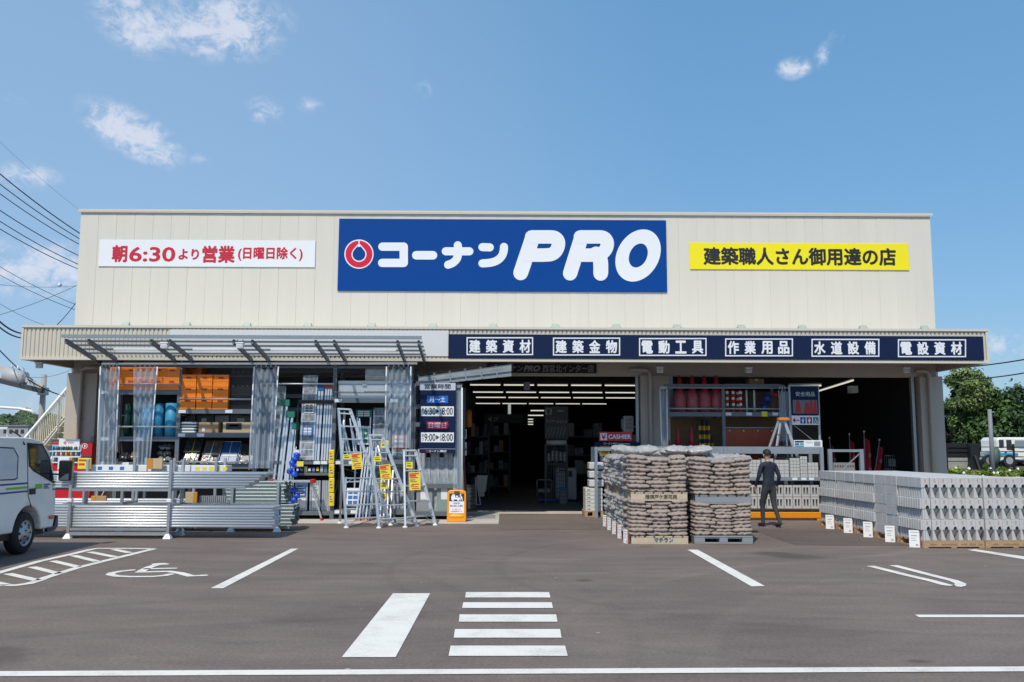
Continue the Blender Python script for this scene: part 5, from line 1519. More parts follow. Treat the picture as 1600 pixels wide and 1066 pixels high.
# ================================================================== vending machine
Yv = 22.25
T = thing('vending_machine', 'red drinks vending machine by the corner pillar and stairs', 'vending machine', (X(110, Yv), Yv, 0))
p_, q = at(78, 760, Yv), at(145, 691, Yv)
MB().box(p_.x, q.x, Yv, Yv + .7, .02, q.z).build('cabinet', mat('vending_red', (.50, .006, .012), .3, coat=.3), T, bevel=.02, seg=2)
def vb(box, d, mm, nm, par=None):
    m = MB(); crossbox(m, (box[0], box[1]), (box[2], box[3]), Yv - d, Yv - .001); return m.build(nm, mm, par or T)
win = vb((82, 695, 126, 724), .006, mat('vending_window', (.30, .52, .62), .25), 'display_window')
cols_ = [bluep, redp, greenc, mat('drink_teal', (.05, .35, .38), .3), yel, paper, mat('drink_brown', (.12, .05, .02), .3)]
for r__ in range(3):
    for i in range(11):
        b0 = at(83.3 + i * 3.9, (703.5, 712.5, 721.5)[r__], Yv)
        m = MB(); m.smooth = True; m.lathe([(.02, 0), (.021, .06), (.012, .085), (.012, .1)], (b0.x + .02, Yv - .03, b0.z), 8); m.build('drink_bottle', cols_[(i * 3 + r__ * 2 + i // 3) % 7], win)
    vb((82.3, (704, 713, 722)[r__], 125.8, (706, 715, 723.6)[r__]), .05, paper, 'price_strip', win)
vb((92.5, 686.5, 124, 698.5), .03, white_p, 'top_board')
MB().ring(ell(101.5, 692, 2.2, 2.2, 0, 16), ell(101.5, 692, 1, 1, 0, 16), face(Yv - .034), face(Yv - .031)).build('round_mark', red_t, T)
vb((106, 690.5, 115, 693), .033, mat('pale_red_print', (.75, .35, .35), .5), 'board_print')
MB().ring(ell(132.5, 697, 4.2, 4.2, 0, 24), ell(132.5, 697, 3.4, 3.4, 0, 24), face(Yv - .006), face(Yv - .001)).build('round_mark', white_t, T)
vb((131.6, 695, 133.4, 699), .006, white_t, 'round_mark')
vb((128.5, 712, 142, 730), .006, dkgrey, 'coin_panel'); vb((82, 752, 126, 765), .006, black_p, 'outlet_flap')

# ================================================================== outside stairs on the end wall
st = mat('stair_cream', (.66, .60, .45), .5, var=.08)
T = thing('outside_stairs', 'cream steel stairs with a railing climbing the end wall of the shop', 'stairs', (XL - .65, 23.4, 0))
y_s, y_e, n = 22.5, 26.6, 17; z_e = .17 * n; xo, xi = XL - 1.25, XL - .15
for i in range(n):
    y = y_s + (y_e - y_s) * i / n; z = .17 * (i + 1); MB().box(xo + .04, xi - .04, y, y + .30, z - .035, z).build('tread', st, T)
for x in (xo, xi):
    MB().bar((x, y_s - .05, .05), (x, y_e, z_e), .05, .22).build('stringer', st, T)
    MB().bar((x, y_s, 1.1), (x, y_e, z_e + 1.05), .05, .05).build('handrail', white_paint, T); MB().bar((x, y_s, .32), (x, y_e, z_e + .25), .03, .03).build('lower_rail', white_paint, T)
    m = MB()
    for i in range(40):
        t_ = (i + .5) / 40; y = y_s + (y_e - y_s) * t_; m.box(x - .01, x + .01, y - .01, y + .01, z_e * t_ + .28, z_e * t_ + 1.08)
    m.build('baluster', st, T)
    for t_ in (0, .34, .68, 1):
        y = y_s + (y_e - y_s) * t_; MB().box(x - .03, x + .03, y - .03, y + .03, max(.001, z_e * t_ - .1), z_e * t_ + 1.12).build('rail_post', white_paint, T)
MB().box(xo, xi, y_e, y_e + 3, z_e - .1, z_e).build('landing', st, T)
for x in (xo,):
    MB().bar((x, y_e, z_e + 1.05), (x, y_e + 3, z_e + 1.05), .05, .05).build('handrail', white_paint, T); m = MB()
    for i in range(28): m.box(x - .01, x + .01, y_e + i * .107, y_e + i * .107 + .02, z_e, z_e + 1.04)
    m.build('baluster', st, T)
for y in (y_e, y_e + 2.9): MB().box(xo - .04, xo + .04, y - .04, y + .04, 0, z_e - .1).build('support_post', st, T)
MB().box(xo + .1, xo + .35, YW - 1.1, YW - .9, .0, .9).build('step_box', st, T) if False else None
T = thing('meter_box', 'small grey box on the blind wall between the corner pillar and the rack', 'box', at(146, 690, YW - .2))
MB().box(X(143.5, YW - .24), X(149, YW - .24), YW - .34, YW - .225, Z(692, YW - .3), Z(684, YW - .3)).build('housing', midgrey, T, bevel=.01); MB().tube((X(148, YW - .3), YW - .25, .02), (X(148, YW - .3), YW - .25, Z(692, YW - .3)), .016, 8).build('conduit', galv, T)

# ================================================================== poles, wires and far things on the street side
concp = mat('pole_concrete', (.34, .33, .32), .8, var=.1)
cab = mat('cable_black', (.02, .021, .024), .6)
Yp = 48.
T = thing('utility_pole', 'concrete utility pole with a transformer and crossarms beyond the stairs', 'utility pole', (X(62, Yp), Yp, 0))
x = X(62, Yp); zt_ = Z(594, Yp)
MB().tube((x, Yp, 0), (x, Yp, zt_ + .2), .19, 14, .13).build('pole', concp, T)
MB().box(x - .2, x + .2, Yp - .2, Yp + .2, zt_ - .9, zt_ - .5).build('pole_band', galv, T)
a_, c_ = at(2, 576, Yp - .4), at(60, 602, Yp - .4); MB().bar(a_ - (c_ - a_) * .6, c_ + (c_ - a_) * .12, .18, .22).build('crossarm', mat('arm_cream', (.55, .52, .44), .6), T)
a_, c_ = at(4, 596, Yp - .5), at(66, 611, Yp - .5); MB().bar(a_ - (c_ - a_) * .3, c_, .24, .26).build('cable_closure', mat('closure_dark', (.05, .052, .056), .6), T)
c = at(27, 590, Yp - .3); o = MB(); o.smooth = True; o.path([c + Vector((-.75, 0, .16)), c + Vector((-.6, 0, .16)), c + Vector((.4, 0, -.12)), c + Vector((.56, 0, -.16))], [.12, .42, .42, .14], 14); o.build('transformer', mat('trafo_grey', (.42, .43, .43), .5), T)
for k_ in (-.3, 0, .3): MB().tube(c + Vector((k_, 0, .42 - k_ * .3)), c + Vector((k_, 0, .62 - k_ * .3)), .05, 8).build('insulator', white_p, T)
Y2 = 40.
T = thing('street_lamp', 'slim white street lamp arm reaching in beside the wooded hill', 'street lamp', (X(-30, Y2), Y2, 0))
MB().tube((X(-30, Y2), Y2, 0), (X(-30, Y2), Y2, Z(637, Y2)), .09, 10).build('pole', white_paint, T); MB().path([at(-30, 637, Y2), at(0, 636.5, Y2), at(30, 638.5, Y2), at(48, 642, Y2), at(54, 647, Y2)], .06, 8).build('arm', white_paint, T)


def wire(p, q, Y0, Y1, label, r_=.022, sag=.0, grp='overhead wires on the street side'):
    a, c = at(*p, Y0), at(*q, Y1); d = c - a; pts = []
    for i in range(17):
        t_ = -.35 + 1.7 * i / 16; v = a + d * t_; v.z -= sag * 4 * t_ * (1 - t_); pts.append(v)
    T = thing('overhead_wire', label, 'wire', (a.x, a.y, min(v.z for v in pts)), grp)
    MB().path(pts, r_, 6).build('cable', cab, T); return T
WL = [((0, 272), (125, 365), 'top power wire of the bundle running behind the shop', .030), ((0, 288), (124, 373), 'second power wire from the top of the bundle', .024), ((0, 303), (124, 382), 'third power wire from the top, with small loops', .022),
      ((0, 329), (122, 399), 'fourth power wire from the top', .024), ((0, 346), (122, 413), 'fifth power wire from the top', .022), ((0, 358), (121, 420), 'sixth power wire from the top', .022),
      ((0, 417), (118, 476), 'upper one of the two thin wires below the power bundle', .014), ((0, 430), (117, 484), 'lower one of the two thin wires below the power bundle', .014),
      ((0, 445), (118, 447), 'level thin wire with a small white ball', .010), ((0, 492), (118, 447), 'thin wire rising towards the shop wall', .012), ((0, 475), (75, 510), 'thin wire just above the thick cable', .010), ((0, 503), (33, 521), 'thick black cable ending behind the canopy end', .045),
      ((0, 512), (33, 528), 'thick lashed cable just below the black one', .040), ((80, 516), (118, 474), 'stay wire rising steeply behind the canopy corner', .022), ((0, 548), (60, 600), 'cable dropping to the utility pole', .03), ((0, 222), (124, 328), 'faint topmost wire ending at the roof corner', .006),
      ((66, 606), (120, 622), 'cable from the utility pole to the shop', .03), ((60, 590), (110, 578), 'thin wire from the utility pole under the canopy', .01)]
for (p, q, lb, rr_) in WL: wire(p, q, 46, 52, lb, rr_ * 1.0, .1)
MB().lathe([(.01, 0), (.09, .04), (.13, .12), (.09, .2), (.01, .24)], at(93, 449, 50.5), 12).build('wire_marker', white_p, None, 'small white ball on the level thin wire', 'marker')
wire((1440, 577), (1600, 562), 45, 38, 'upper black cable beyond the right canopy end', .030, .1, 'cables on the tree side')
wire((1472, 593), (1600, 583), 45, 38, 'lower black cable crossing in front of the trees', .028, .1, 'cables on the tree side')
# ================================================================== inside the entrance
def lamp_row(x0, x1, py, Y, n, label, tone=glow):
    z = Z(py, Y, 860); L = (x1 - x0) / n
    for i in range(n):
        a = x0 + L * i + .03; c = x0 + L * (i + 1) - .03
        T = thing('ceiling_tube', '%s, %s fitting from the hours sign' % (label, ORD[i]), 'lamp', ((a + c) / 2, Y, z), 'tube lamps in the entrance')
        MB().box(a, c, Y - .04, Y + .04, z + .022, z + .055).build('housing', midgrey, T); MB().tube((a + .02, Y, z), (c - .02, Y, z), .017, 8).build('tube', tone, T)
lamp_row(X(731, 25.4), X(996, 25.4), 602, 25.4, 5, 'tube lamp of the frontmost ceiling row')
lamp_row(X(736, 29), X(996, 29), 613.3, 29, 5, 'tube lamp of the second ceiling row')
lamp_row(X(741, 32), X(996, 32), 621.5, 32, 5, 'tube lamp of the third ceiling row')
lamp_row(X(741, 37), X(950, 37), 631, 37, 5, 'tube lamp of the rearmost ceiling row')
for i, (px0, px1, py) in enumerate(((829, 850, 641.5), (825, 849, 649), (825, 833, 655), (825, 833, 659), (825, 833, 663))):
    Y = 36 + i * 1.4; z = Z(py, Y); T = thing('aisle_tube', 'short far lamp in the dark aisle, %s from the top' % ORD[i], 'lamp', (X(px0, Y), Y, z), 'far aisle lamps')
    MB().tube((X(px0, Y), Y, z), (X(px1, Y), Y, z), .022, 8).build('tube', glow, T)
MB().box(X(818, 24.6), X(828, 24.6), 24.6, 24.9, Z(609, 24.6), Z(597, 24.6)).build('speaker_box', midgrey, None, 'grey box hanging below the first row of entrance lamps', 'speaker', bevel=.01)
m = MB(); m.tube(at(796, 631, 31), at(796, 647, 31), .05, 8); m.build('hanging_lamp', glow_w, None, 'short upright lamp hanging in the dark entrance', 'lamp')
# hanging aisle sign
Yi = 26.5
dk = mat('aisle_sign_dark', (.035, .037, .042), .5)
T = board('aisle_sign', 'dark hanging aisle sign numbered one inside the entrance', (851, 635, 888, 687), Yi, dk, .05)
sub((852, 638.5, 862, 648), grey_t, .005, 'number_plate', Yi); text('1', (855, 640, 859, 646.8), Yi - .005, black_t, T, .03, .002)
text('PRO', (871, 640.5, 881, 644), Yi, grey_t, T, .03, .002, shear=.3)
text('ワイヤーメッシュ', (853.5, 655.5, 886, 662), Yi, grey_t, T, .015, .002)
sub((852, 666, 887, 686.5), mat('mesh_picture', (.05, .052, .056), .5), .005, 'picture_panel', Yi)
m = MB()
for k_ in range(6): a_, c_ = at(852 + k_ * 5.5, 684 - k_ * .3, Yi - .006), at(858 + k_ * 5.2, 667.5, Yi - .006); m.bar(a_, c_, .012, .003, up=(0, 1, 0))
m.build('picture_detail', midgrey, T)
Y2f = 33
T = board('floor_sign', 'dark hanging sign with an arrow to the second floor', (757, 647, 818, 661), Y2f, mat('floor_sign_dark', (.016, .016, .018), .5), .05)
m = MB(); m.prism([(762, 655), (768, 650.5), (768, 659.5)], face(Y2f - .008), face(Y2f - .001)); m.build('arrow', grey_t, T); text('2F', (770.5, 652, 779, 658.5), Y2f, grey_t, T, .02, .003)
# air conditioner on the pillar
Ya = 24.2
T = thing('air_conditioner', 'pale outdoor air conditioner unit fixed beside the grey pillar', 'air conditioner', at(982, 675, Ya))
p_, q = at(975, 675, Ya), at(990, 650, Ya); MB().box(p_.x, q.x, Ya, Ya + .3, p_.z, q.z).build('casing', palegrey, T, bevel=.02)
m = MB(); m.smooth = True; m.path([at(976, 652, Ya + .1), at(973.5, 656, Ya + .1), at(973.5, 669, Ya + .1), at(976, 673, Ya + .1)], .06, 8); m.build('side_cover', midgrey, T)
m = MB(); m.path([at(990, 667, Ya + .1), at(998, 667, Ya + .1), at(999, 680, Ya + .1), at(999, 700, Ya + .1)], .022, 8); m.build('pipe', palegrey, T)
m = MB()
for k_ in range(9): crossbox(m, (977, 653 + k_ * 2.1), (988, 653.8 + k_ * 2.1), Ya - .006, Ya - .0008)
m.build('grille', dkgrey, T)
# cashier sign and information board
Yc_ = 22.7
T = board('cashier_sign', 'red CASHIER sign with a yen mark above the stacked sacks', (936, 675, 988, 689.5), Yc_, mat('cashier_red', (.55, .012, .035), .4), .04)
sub((938, 677, 948.5, 688), white_p, .005, 'yen_plate', Yc_)
text('￥', (939.5, 678.5, 947, 686.8), Yc_ - .005, red_t, T, .03, .002); text('CASHIER', (950.5, 679, 986, 686), Yc_, white_t, T, .03, .002)
T = board('information_board', 'navy information board with posters under the cashier sign', (929, 690.5, 1000, 742), Yc_ + .05, navy, .04)
text('コーナンPRO information', (943, 691.5, 984, 695), Yc_ + .05, white_t, T, .01, .002)
for (b_, mm) in (((937, 697, 953, 700), orange_p), ((955, 697, 972, 700), greenc), ((975, 697, 992, 700), amber), ((937, 701, 953, 713), yel_pap), ((955, 701, 972, 716), paper), ((975, 701, 996, 716), palegrey), ((938, 714, 953, 722), mat('purple_poster', (.35, .2, .4), .6))): sub(b_, mm, .006, 'notice', Yc_ + .05)
sub((940, 704, 950, 709), orange_p, .0085, 'notice_print', Yc_ + .05)
# pale blocks on a small pallet with a blue-grey stand
Yk = 22.0
T = thing('wooden_pallet', 'small wooden pallet under the pale boxes by the entrance', 'pallet', at(928, 808, Yk))
woodm = mat('pallet_wood', (.46, .30, .17), .8, var=.22, vs=6, bump=.2, bs=25); woodp = mat('pale_pallet_wood', (.56, .46, .34), .75, var=.18, vs=6)
def pallet_at(T, x0, x1, y0, y1, z, mm, h=.13, fr=None):
    w = x1 - x0
    for i in range(6): yy = y0 + (y1 - y0 - .1) * i / 5; MB().box(x0, x1, yy, yy + .1, z + h - .022, z + h).build('top_slat', mm, T)
    for i in range(3): xx = x0 + (w - .07) * i / 2; MB().box(xx, xx + .07, y0, y1, z + .024, z + h - .024).build('stringer', mm, T)
    for i in range(3): yy = y0 + (y1 - y0 - .1) * i / 2; MB().box(x0, x1, yy, yy + .1, z + .002, z + .022).build('bottom_slat', mm, T)
pallet_at(T, X(913, Yk), X(942, Yk), Yk, Yk + .8, 0, woodm, .14)
for i in range(6):
    z = .142 + i * .092; cl_ = (paper, palegrey)[i % 2]
    T = thing('pale_box', 'pale grey box on the small wooden pallet, %s from the bottom' % ORD[i], 'box', (X(927, Yk), Yk, z), 'pale boxes on the small pallet')
    m = MB(); m.box(X(914.5, Yk), X(941, Yk), Yk + .02, Yk + .7, z, z + .086); m.build('body', mat('pale_beige_box', (.62, .60, .55), .6, var=.08), T, bevel=.006)
    m = MB(); m.box(X(917, Yk), X(922, Yk), Yk + .0165, Yk + .0195, z + .03, z + .06); m.build('label_print', midgrey, T)
for i in range(3):
    z = .72 + i * .21
    T = thing('grey_tray', 'pale grey stacking tray above the pale boxes, %s one' % ('lowest', 'middle', 'topmost')[i], 'tray', (X(930, Yk), Yk + .1, z), 'pale stacking trays')
    m = MB(); m.box(X(921, Yk), X(944, Yk), Yk + .1, Yk + .6, z, z + .17); m.build('body', palegrey, T, bevel=.02); m = MB(); m.prism([(929, 0), (936, 0), (934, 1)], lambda a, b2: Vector((X(a, Yk), Yk + .094, z + .05 + .06 * b2)), lambda a, b2: Vector((X(a, Yk), Yk + .0995, z + .05 + .06 * b2))); m.build('dark_mark', dkgrey, T)
Yl = 21.75
T = thing('entrance_stand', 'blue grey steel stand with a cross brace around the pale boxes', 'stand', gr(932, 808))
for px in (931, 983): 
    for y in (Yl, Yl + .9): MB().box(X(px, Yl) - .035, X(px, Yl) + .035, y - .03, y + .03, 0, Z(698, Yl)).build('post', rackl, T)
for y in (Yl, Yl + .9): MB().box(X(931, Yl) + .036, X(983, Yl) - .036, y - .02, y + .02, Z(704, Yl), Z(698.5, Yl)).build('beam', rackl, T)
MB().bar((X(931, Yl), Yl + .02, Z(702, Yl)), (X(931, Yl), Yl + .88, Z(790, Yl)), .03, .012).build('brace', rackl, T); MB().bar(at(932, 702, Yl - .03), at(960, 740, Yl - .03), .03, .01).build('brace', rackl, T)
# things standing in the gloom
Ys_ = 27.6
T = thing('spot_cooler', 'pale grey cabinet on castors inside the dark entrance', 'cabinet', gr(884, 786, .026))
p_, q = at(868, 785, Ys_), at(901, 731, Ys_); MB().box(p_.x, q.x, Ys_, Ys_ + .5, .08, q.z).build('casing', mat('cool_grey', (.46, .47, .49), .4), T, bevel=.04, seg=3)
for x in (p_.x + .06, q.x - .06): MB().lathe([(.04, .026), (.04, .08)], (x, Ys_ + .08, 0), 10).build('castor', dkgrey, T)
m = MB(); crossbox(m, (873, 734), (886, 737), Ys_ - .005, Ys_ - .001); crossbox(m, (888, 736), (894, 745), Ys_ - .005, Ys_ - .001); m.build('panel_print', dkgrey, T)
Yb_ = 26.4
T = thing('waste_bin', 'small grey bin with a bright blue lid beside the cabinet', 'bin', gr(880, 790, .026))
p_, q = at(874.5, 790, Yb_), at(886.5, 766, Yb_); m = MB(); m.obox(((p_.x + q.x) / 2, Yb_ + .14, (q.z + .026) / 2), q.x - p_.x, .24, q.z - .026); m.build('body', midgrey, T, bevel=.015)
MB().box(p_.x - .03, q.x + .03, Yb_ - .01, Yb_ + .29, q.z + .001, q.z + .07).build('lid', mat('lid_blue', (.02, .30, .62), .4), T, bevel=.02)
Yt = 27
T = thing('platform_trolley', 'hand trolley with a blue deck in the dark entrance', 'trolley', gr(855, 788, .026))
x0, x1 = X(841, Yt), X(874, Yt); z0 = Z(783, Yt); MB().box(x0, x1, Yt, Yt + .5, z0, z0 + .07).build('deck', mat('deck_blue', (.01, .06, .40), .4), T, bevel=.015)
for x in (x0 + .08, x1 - .08): MB().tube((x, Yt + .05, .075), (x, Yt + .09, .075), .05, 12).build('wheel', rubber, T)
m = MB(); m.path([(X(840, Yt), Yt + .05, z0 + .05), (X(839, Yt), Yt + .05, Z(752, Yt)), (X(841, Yt), Yt + .05, Z(749.5, Yt)), (X(860, Yt), Yt + .05, Z(749.5, Yt)), (X(862, Yt), Yt + .05, Z(752, Yt)), (X(862, Yt), Yt + .05, z0 + .05)], .018, 8); m.build('push_handle', galv, T)
m = MB(); crossbox(m, (841, 764), (860, 769.5), Yt + .03, Yt + .05); m.build('plate', midgrey, T)
Yq = 26
T = thing('wire_cage', 'dark wire cage holding white rolls below the aisle sign', 'cage', at(870, 786, Yq))
m = MB(); p_, q = at(853, 786, Yq), at(886, 696, Yq)
for i in range(12): x = p_.x + (q.x - p_.x) * i / 11; m.box(x - .006, x + .006, Yq - .006, Yq + .006, .03, q.z)
for i in range(16): z = .05 + (q.z - .05) * i / 15; m.box(p_.x, q.x, Yq - .012, Yq - .0065, z - .005, z + .005)
m.build('mesh_front', dkgrey, T); m = MB()
for x in (p_.x, q.x):
    m.box(x - .02, x + .02, Yq - .02, Yq + .02, .027, q.z + .05); m.box(x - .02, x + .02, Yq + .58, Yq + .62, .027, q.z + .05); m.box(x - .015, x + .015, Yq + .02, Yq + .58, q.z, q.z + .03)
m.build('corner_post', dkgrey, T)
for i in range(5):
    x0 = p_.x + .04 + i * .115; z0 = Z(722 - (i % 2) * 2, Yq); T2 = thing('white_roll', 'white roll standing in the dark wire cage, %s along' % ORD[i], 'roll', (x0 + .05, Yq + .12, 1.05), 'white rolls in the cage')
    m = MB(); m.smooth = True; m.lathe([(.045, z0), (.045, z0 + .26 + .03 * (i % 3))], (x0 + .05, Yq + .12, 0), 12); m.build('roll_sheet', palegrey, T2)
MB().box(p_.x + .03, q.x - .03, Yq + .05, Yq + .5, Z(724, Yq) - .03, Z(724, Yq)).build('mesh_shelf', dkgrey, T)
p_, q = at(854, 696, Yq), at(886, 689, Yq); m = MB(); m.smooth = True; m.tube((p_.x, Yq + .2, p_.z + .08), (q.x, Yq + .2, p_.z + .08), .075, 14); m.build('sheet_roll', palegrey, None, 'white roll lying across the top of the wire cage', 'roll')
for i, (a_, c_, t_, b_) in enumerate(((744, 762, 743, 775),)):
    Y = 25.0; T = thing('cream_bin', 'cream plastic bin hanging inside the entrance near the orange stand sign', 'bin', at(753, 775, Y)); p_, q = at(a_, b_, Y), at(c_, t_, Y)
    m = MB(); w_ = q.x - p_.x; m.add([(p_.x, Y, q.z), (q.x, Y, q.z), (q.x, Y + .4, q.z), (p_.x, Y + .4, q.z), (p_.x + .06, Y + .03, p_.z + .1), (q.x - .06, Y + .03, p_.z + .1), (q.x - .06, Y + .37, p_.z + .1), (p_.x + .06, Y + .37, p_.z + .1)], [(0, 1, 2, 3), (4, 7, 6, 5), (0, 4, 5, 1), (1, 5, 6, 2), (2, 6, 7, 3), (3, 7, 4, 0)]); m.build('body', mat('cream_plastic', (.50, .47, .40), .5), T, bevel=.01)
    MB().box(p_.x + .09, q.x - .09, Y + .04, Y + .36, p_.z - .02, p_.z + .098).build('base', mat('cream_plastic', (.5, .47, .4)), T)
for i in range(6):
    Y = 23.75; z = .03 + i * .105; sack('paper_sack', (paper, mat('tan_sack', (.36, .26, .17), .7, var=.2))[0], 'white paper sack piled just inside the entrance, %s from the floor' % ORD[i], 'sack', (X(731, Y), Y + .3, z), .22, .5, .115, 60 + i, 'white paper sacks')
    sack('paper_sack', MT['tan_sack'], 'tan paper sack piled just inside the entrance, %s from the floor' % ORD[i], 'sack', (X(738.5, Y), Y + .32, z), .2, .5, .115, 70 + i, 'tan paper sacks')
m = MB(); Y = 23.7; m.bar(at(743, 745, Y), at(744.5, 789, Y), .03, .03); m.bar(at(744, 748, Y), at(751, 789, Y), .03, .03); m.bar(at(744, 788.5, Y), at(751, 788.5, Y), .05, .02); m.build('angle_bracket', rackl, None, 'blue grey angled steel bracket at the entrance floor', 'bracket')
Y = 22.62
T = board('exit_sign', 'small green and white running man sign at the entrance edge', (719.5, 671, 729, 686), Y, white_p, .02); sub((720.5, 673, 728, 684), greenc, .004, 'green_panel', Y)
m = MB(); m.prism([(722, 682), (724, 678), (723, 675), (725.5, 674.5), (726, 678), (727.5, 682), (726, 682), (724.8, 679.5), (723.3, 682)], face(Y - .007), face(Y - .0045)); m.build('running_figure', white_t, T)
T = board('warning_sign', 'small white sign with red slashes at the entrance edge', (719.5, 691, 729, 712), Y, white_p, .02)
m = MB(); m.bar(at(720.5, 696, Y - .006), at(728.5, 704, Y - .006), .03, .004, up=(0, 1, 0)); m.bar(at(720.5, 711, Y - .009), at(728.5, 701, Y - .009), .03, .004, up=(0, 1, 0)); m.build('red_slash', redp, T)
m = MB(); m.smooth = True; m.lathe([(.05, 0), (.09, .04), (.09, .4), (.04, .46)], at(732, 668, 23.0), 14); m.build('orange_float', mat('dull_orange', (.38, .12, .01), .5), None, 'orange cylinder hanging at the entrance edge', 'float')
m = MB(); m.bar(at(723, 735, 22.0), at(726, 800, 22.0), .03, .03); m.build('yellow_pole', yel, None, 'thin yellow pole leaning beside the hours sign', 'pole')
m = MB(); m.bar(at(724, 712, 22.1), at(730, 800, 22.1), .05, .03); m.build('maroon_pole', mat('maroon', (.16, .03, .04), .5), None, 'dull red pole leaning at the entrance edge', 'pole')
# dark goods racks deep in the shop
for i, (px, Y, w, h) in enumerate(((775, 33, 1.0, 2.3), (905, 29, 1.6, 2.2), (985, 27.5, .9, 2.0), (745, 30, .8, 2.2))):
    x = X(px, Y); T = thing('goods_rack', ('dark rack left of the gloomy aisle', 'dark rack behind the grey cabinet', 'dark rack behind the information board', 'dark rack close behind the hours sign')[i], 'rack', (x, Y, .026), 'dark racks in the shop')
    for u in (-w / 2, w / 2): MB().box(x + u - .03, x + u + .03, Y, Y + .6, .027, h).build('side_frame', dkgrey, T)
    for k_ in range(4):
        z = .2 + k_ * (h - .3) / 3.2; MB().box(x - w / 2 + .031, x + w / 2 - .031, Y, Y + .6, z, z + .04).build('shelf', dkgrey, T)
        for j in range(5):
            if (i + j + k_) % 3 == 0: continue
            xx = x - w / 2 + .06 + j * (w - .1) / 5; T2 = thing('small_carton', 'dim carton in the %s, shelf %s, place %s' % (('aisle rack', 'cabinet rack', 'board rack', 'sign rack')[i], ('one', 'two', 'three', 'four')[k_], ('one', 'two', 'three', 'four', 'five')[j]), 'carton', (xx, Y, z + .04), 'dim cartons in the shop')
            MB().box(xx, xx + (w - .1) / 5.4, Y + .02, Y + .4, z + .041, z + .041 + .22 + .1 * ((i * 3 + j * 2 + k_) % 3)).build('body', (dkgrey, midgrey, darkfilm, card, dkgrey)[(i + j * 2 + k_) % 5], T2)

# ================================================================== right bay: safety goods rack
YS_ = 22.3
sg = thing('safety_rack', 'grey rack of traffic safety goods beside the grey pillar', 'rack', (X(1130, YS_), YS_, 0))
zs_ = Z(601, YS_, 1130)
for px in (1041, 1131.5, 1226):
    for y in (YS_, YS_ + .95): x = X(px, YS_); MB().box(x - .04, x + .04, y - .03, y + .03, .013, zs_).build('upright', rackm, sg)
def sbeam(a_, c_, py, h=.1, deck=True, Y=YS_):
    z = Z(py, Y, (a_ + c_) / 2); MB().box(X(a_, Y) + .041, X(c_, Y) - .041, Y - .025, Y + .025, z - h / 2, z + h / 2).build('beam', rackm, sg, bevel=.004)
    if deck: MB().box(X(a_, Y) + .041, X(c_, Y) - .041, Y + .03, Y + .9, z + h / 2 - .03, z + h / 2 - .004).build('shelf_deck', rackm, sg)
    return z + h / 2
for a_, c_ in ((1041, 1131.5), (1131.5, 1226)):
    sbeam(a_, c_, 603, .09, False); zq = sbeam(a_, c_, 647.5, .11); zq2 = sbeam(a_, c_, 706, .1)
    m = MB(); z = Z(637.5, YS_); m.tube((X(a_, YS_), YS_ - .04, z), (X(c_, YS_), YS_ - .04, z), .02, 8); m.build('guard_rail', galv, sg)
MB().tube(at(1031, 606, YS_ - .15), at(1236, 606.5, YS_ - .15), .016, 8).build('curtain_rail', galv, sg)
def fibre():
    m = mat('straw_board', (.20, .125, .06), .85, var=.55, vs=45); return m
for a_, c_, t_, b_ in ((1043, 1128, 653, 702), (1134, 1222, 652, 669)):
    m = MB(); crossbox(m, (a_, t_), (c_, b_), YS_ + .8, YS_ + .83); m.build('back_board', fibre(), sg)
T = thing('orange_board', 'dark orange red board hung in the safety rack', 'board', at(1178, 745, YS_ + .3)); m = MB(); crossbox(m, (1133.5, 670), (1222, 745), YS_ + .3, YS_ + .33); m.build('sheet', mat('orange_red_board', (.34, .05, .008), .5, var=.08), T)
m = MB(); crossbox(m, (1133.5, 667.5), (1222, 669.5), YS_ + .27, YS_ + .34); m.build('top_rail', rackl, T)
for px in (1140, 1162, 1184, 1206): MB().tube(at(px, 673, YS_ + .285), at(px, 673, YS_ + .2995), .02, 8).build('fixing', palegrey, T)
for i, px in enumerate((1062.5, 1082, 1101.5, 1120)):
    c = at(px, 643, YS_ + .25); c.z = zq; s_ = 1.0
    T = thing('cone_stack', 'film wrapped stack of red traffic cones on the top shelf, %s from the grey pillar' % ORD[i], 'traffic cones', c, 'wrapped traffic cone stacks')
    m = MB(); m.smooth = True; m.lathe([(.155, .002), (.155, .10), (.15, .30), (.135, .40), (.10, .50), (.075, .64), (.055, .78), (.025, .92), (.015, .93)], c, 20); m.build('cones', conered, T)
    m = MB(); m.smooth = True; rr_ = random.Random(i); V = []; n_ = 20
    m.lathe([(.165, .001), (.166 , .1), (.163, .3), (.15, .4), (.115, .5)], c, 20); m.build('shrink_wrap', clear_mat('red_film_%d' % i if False else 'thin_film', (.98, .97, .97), .90, .12, (.9, .8, .8), .2, (18, 18, 18)) if 'thin_film' not in MT else MT['thin_film'], T)
for i, (px, tilt) in enumerate(((1059.5, 0), (1081, 0), (1043.5, 0))):
    c = at(px, 702, YS_ + .25); c.z = zq2
    if i == 2: c.x = X(1046, YS_ + .25)
    T = thing('traffic_cone', 'red traffic cone on the middle shelf, %s' % ('nearest the straw board centre', 'beside the black and yellow poles', 'half hidden by the curtain')[i], 'traffic cone', c, 'red traffic cones')
    sc = .8 if i < 2 else .35
    MB().box(c.x - .13 * sc, c.x + .13 * sc, c.y - .13 * sc, c.y + .13 * sc, c.z + .001, c.z + .025).build('base', conered, T, bevel=.008); m = MB(); m.smooth = True; m.lathe([(.115 * sc, .0255), (.07 * sc, .35 * sc), (.03 * sc, .68 * sc), (.02 * sc, .70 * sc)], c, 18); m.build('cone_body', conered, T)
